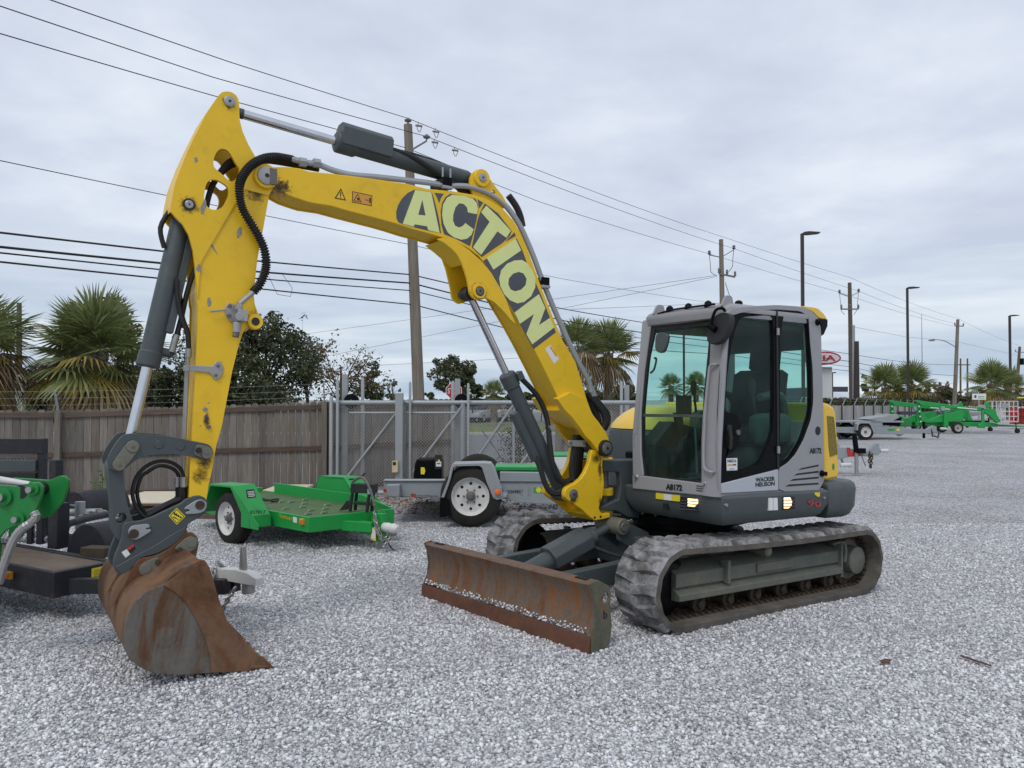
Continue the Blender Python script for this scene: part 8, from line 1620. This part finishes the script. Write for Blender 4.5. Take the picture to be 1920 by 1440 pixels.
def lift(D, dx, label, bdx=None):
    bdx = dx if bdx is None else bdx
    sh = lambda pts: [(a + dx, b) for a, b in pts]; t = thing('towable_lift', (w6((1070 + dx, 1050), D).x, D, 0), label, 'boom lift', 'green towable boom lifts'); gp2 = lambda pts: f6(sh(pts), D)
    mb = MB(); mb.prism(WF, gp2([(752, 812), (780, 808), (1040, 845), (1290, 868), (1300, 880), (1290, 895), (1050, 872), (800, 850)]), D, D + .22, M_['green']); mb.prism(WF, gp2([(768, 812), (790, 850), (800, 905), (850, 960), (1130, 935), (1135, 955), (1120, 975), (860, 985), (790, 980), (772, 900)]), D + .02, D + .2, M_['green']); mb.prism(WF, gp2([(860, 960), (1000, 910), (1130, 890), (1135, 935), (1000, 965), (880, 990)]), D + .05, D + .17, M_['green']); build(mb, 'boom', t, bevel=.02)
    mb = MB(); mb.prism(WF, gp2([(790, 985), (1000, 975), (1390, 985), (1440, 1000), (1640, 1010), (1640, 1020), (1400, 1015), (1000, 1015), (790, 1008)]), D + .3, D + .6, M_['green']); mb.prism(WF, gp2([(970, 885), (990, 885), (1005, 1010), (965, 1020)]), D - .1, D + .02, M_['green']); mb.prism(WF, gp2([(1270, 880), (1285, 880), (1292, 1030), (1235, 1025), (1240, 1000), (1265, 990)]), D - .1, D + .02, M_['green']); mb.prism(WF, gp2([(1228, 890), (1245, 890), (1250, 1030), (1232, 1030)]), D + .9, D + 1.0, M_['green']); build(mb, 'chassis', t, bevel=.02)
    mb = MB()
    for k in range(8): mb.prism(WF, gp2([(768 + k * 2, 830 + 20 * k), (778 + k * 2, 830 + 20 * k), (779 + k * 2, 840 + 20 * k), (769 + k * 2, 840 + 20 * k)]), D - .015, D - .002, M_['white' if k % 2 else 'ink'])
    mb.prism(WF, gp2([(1080, 860), (1235, 874), (1235, 882), (1080, 868)]), D - .01, D, M_['white']); build(mb, 'reflective_stripe', t, smooth=0)
    mb = MB(); mb.prism(WF, gp2([(1290, 870), (1390, 875), (1400, 920), (1430, 975), (1400, 990), (1340, 930), (1290, 900)]), D + .05, D + .2, M_['green']); mb.prism(WF, gp2([(1295, 850), (1330, 812), (1340, 830), (1355, 868), (1320, 870)]), D + .05, D + .15, M_['green']); build(mb, 'jib', t, bevel=.02)
    mb = MB(); c = w6((1285 + dx, 862), D); mb.cyl(c, c + Vector((0, .3, 0)), .13, M_['galv'], n=16); c = w6((960 + dx, 872), D); mb.cyl(c + Vector((0, -.1, 0)), c + Vector((0, .1, 0)), .12, M_['galv'], n=16); build(mb, 'round_pad', t)
    for yy in (0, 1.5): wheel(t, (w6((1070 + dx, 1010), D).x, D + yy - .1, .31), (0, -1 if yy == 0 else 1, 0), .31, .2, 6, 'rimgrey')
    mb = MB(); mb.prism(WF, gp2([(1130, 970), (1400, 972), (1400, 1010), (1130, 1005)]), D + .7, D + 1.0, M_['black']); build(mb, 'battery_box', t, bevel=.02)
    # basket
    mb = MB(); a, c = w6((1425 + bdx, 975), D), w6((1560 + bdx, 815), D); zlo, zhi = a.z, c.z; r = .022
    for yy in (0, .75):
        for zz in np.linspace(zlo, zhi, 5): mb.cyl((a.x, D + yy, zz), (c.x, D + yy, zz), r, M_['rim'], n=6)
        for x in np.linspace(a.x, c.x, 5): mb.cyl((x, D + yy, zlo), (x, D + yy, zhi), r, M_['rim'], n=6)
    for zz in (zlo, (zlo + zhi) / 2, zhi):
        for x in (a.x, c.x): mb.cyl((x, D, zz), (x, D + .75, zz), r, M_['rim'], n=6)
    mb.box(WF, a.x, c.x, D, D + .75, zlo - .04, zlo, M_['rim']); mb.box(WF, a.x + .05, a.x + .4, D - .05, D + .1, zhi - .35, zhi - .1, M_['galv']); build(mb, 'basket', t)
    mb = MB(); c = w6((1558 + dx, 1045), D + .4); mb.lathe((c.x, D + .35, .12), (c.x, D + .5, .12), [(0, .10), (.2, .13), (.8, .13), (1, .1)], M_['tyre'], 14); mb.cyl((c.x - .05, D + .42, .12), (c.x - .1, D + .42, .8), .03, M_['black']); build(mb, 'jockey_wheel', t)
lift(41.5, 0, 'green towable boom lift with a white basket, in front of the other one'); lift(44.0, -215, 'second green towable boom lift, behind and left of the front one', -34)
# stack of dark things behind the lifts
mb = MB(); a, c = w6((630, 885), 47), w6((760, 905), 47); mb.box(WF, a.x, c.x + 3, 47, 47.5, .9, 1.1, M_['bdark']); solo(mb, 'dark_beam', (a.x, 47, .9), 'dark beam lying behind the left green lift', 'beam')
for u0, u1, lab in ((1560, 1640, 'red steel basket behind the white baskets at the right edge'),):
    D = 48; t = thing('red_basket', (w6((u0, 975), D).x, D, 0), lab, 'basket'); mb = MB(); a, c = w6((u0, 985), D), w6((u1, 825), D)
    for zz in np.linspace(a.z, c.z, 4): mb.cyl((a.x, D, zz), (c.x, D, zz), .03, M_['rollers'], n=6)
    for x in np.linspace(a.x, c.x, 4): mb.cyl((x, D, a.z), (x, D, c.z), .03, M_['rollers'], n=6)
    mb.cyl((a.x, D, c.z + .3), (c.x + .5, D, c.z + .3), .05, M_['stickyel'], n=6); build(mb, 'rails', t); mb = MB(); mb.box(WF, a.x, c.x + 1, D + .1, D + .8, a.z - .1, a.z + .9, M_['red']); build(mb, 'panel', t)
# red and grey hitch behind the excavator
D = 18.6; t = thing('equipment_trailer', (w6((280, 1385), D).x, D, 0), 'trailer tongue with red coupler arm and black jack, sticking out behind the excavator', 'trailer')
mb = MB(); mb.prism(WF, f6([(-80, 1175), (205, 1185), (370, 1215), (410, 1170), (440, 1145), (460, 1150), (465, 1235), (400, 1250), (240, 1252), (150, 1275), (-80, 1290)], D), D, D + .12, M_['trailergrey']); mb.box(WF, w6((-400, 0), D).x, w6((40, 0), D).x, D + .1, D + 2, .45, .6, M_['trailergrey']); build(mb, 'tongue', t, bevel=.006)
mb = MB(); mb.prism(WF, f6([(203, 1182), (228, 1182), (235, 1220), (310, 1222), (310, 1248), (235, 1255), (212, 1250)], D - .02), D - .03, D, M_['red']); build(mb, 'red_bracket', t, bevel=.004); mb = MB(); mb.cyl(w6((467, 1207), D + .06), w6((528, 1207), D + .06), .045, M_['rim']); build(mb, 'coupler', t)
mb = MB(); a = w6((280, 1385), D - .08); mb.cyl((a.x, D - .08, .0), (a.x, D - .08, .55), .045, M_['steel']); mb.cyl((a.x, D - .08, -.01), (a.x, D - .08, .03), .12, M_['steel'], n=4); build(mb, 'jack_stand', t); mb = MB(); b1 = w6((280, 1220), D - .08).z; mb.cyl((a.x, D - .08, b1), (a.x - .05, D - .08, w6((265, 1065), D).z), .06, M_['black']); mb.box(WF, a.x - .02, a.x + .20, D - .15, D - .02, b1 - .02, b1 + .10, M_['black']); build(mb, 'jack_tube', t)
chain('safety_chain', t, [w6((385, 1215), D - .03), w6((380, 1290), D - .03), w6((392, 1340), D - .03), w6((405, 1230), D - .03)], .02, .09, 'rollers'); mb = MB(); mb.tube([w6((320, 1250), D), w6((340, 1300), D - .05), w6((352, 1330), D - .05)], .01, M_['cable'], n=5); build(mb, 'lead', t)
mb = MB(); mb.cyl(w6((150, 1320), D - .2), w6((235, 1318), D - .2), .05, M_['rim']); mb.cyl(w6((120, 1100), D + .5), w6((175, 1330), D + .3), .03, M_['steel']); build(mb, 'pipe', t)
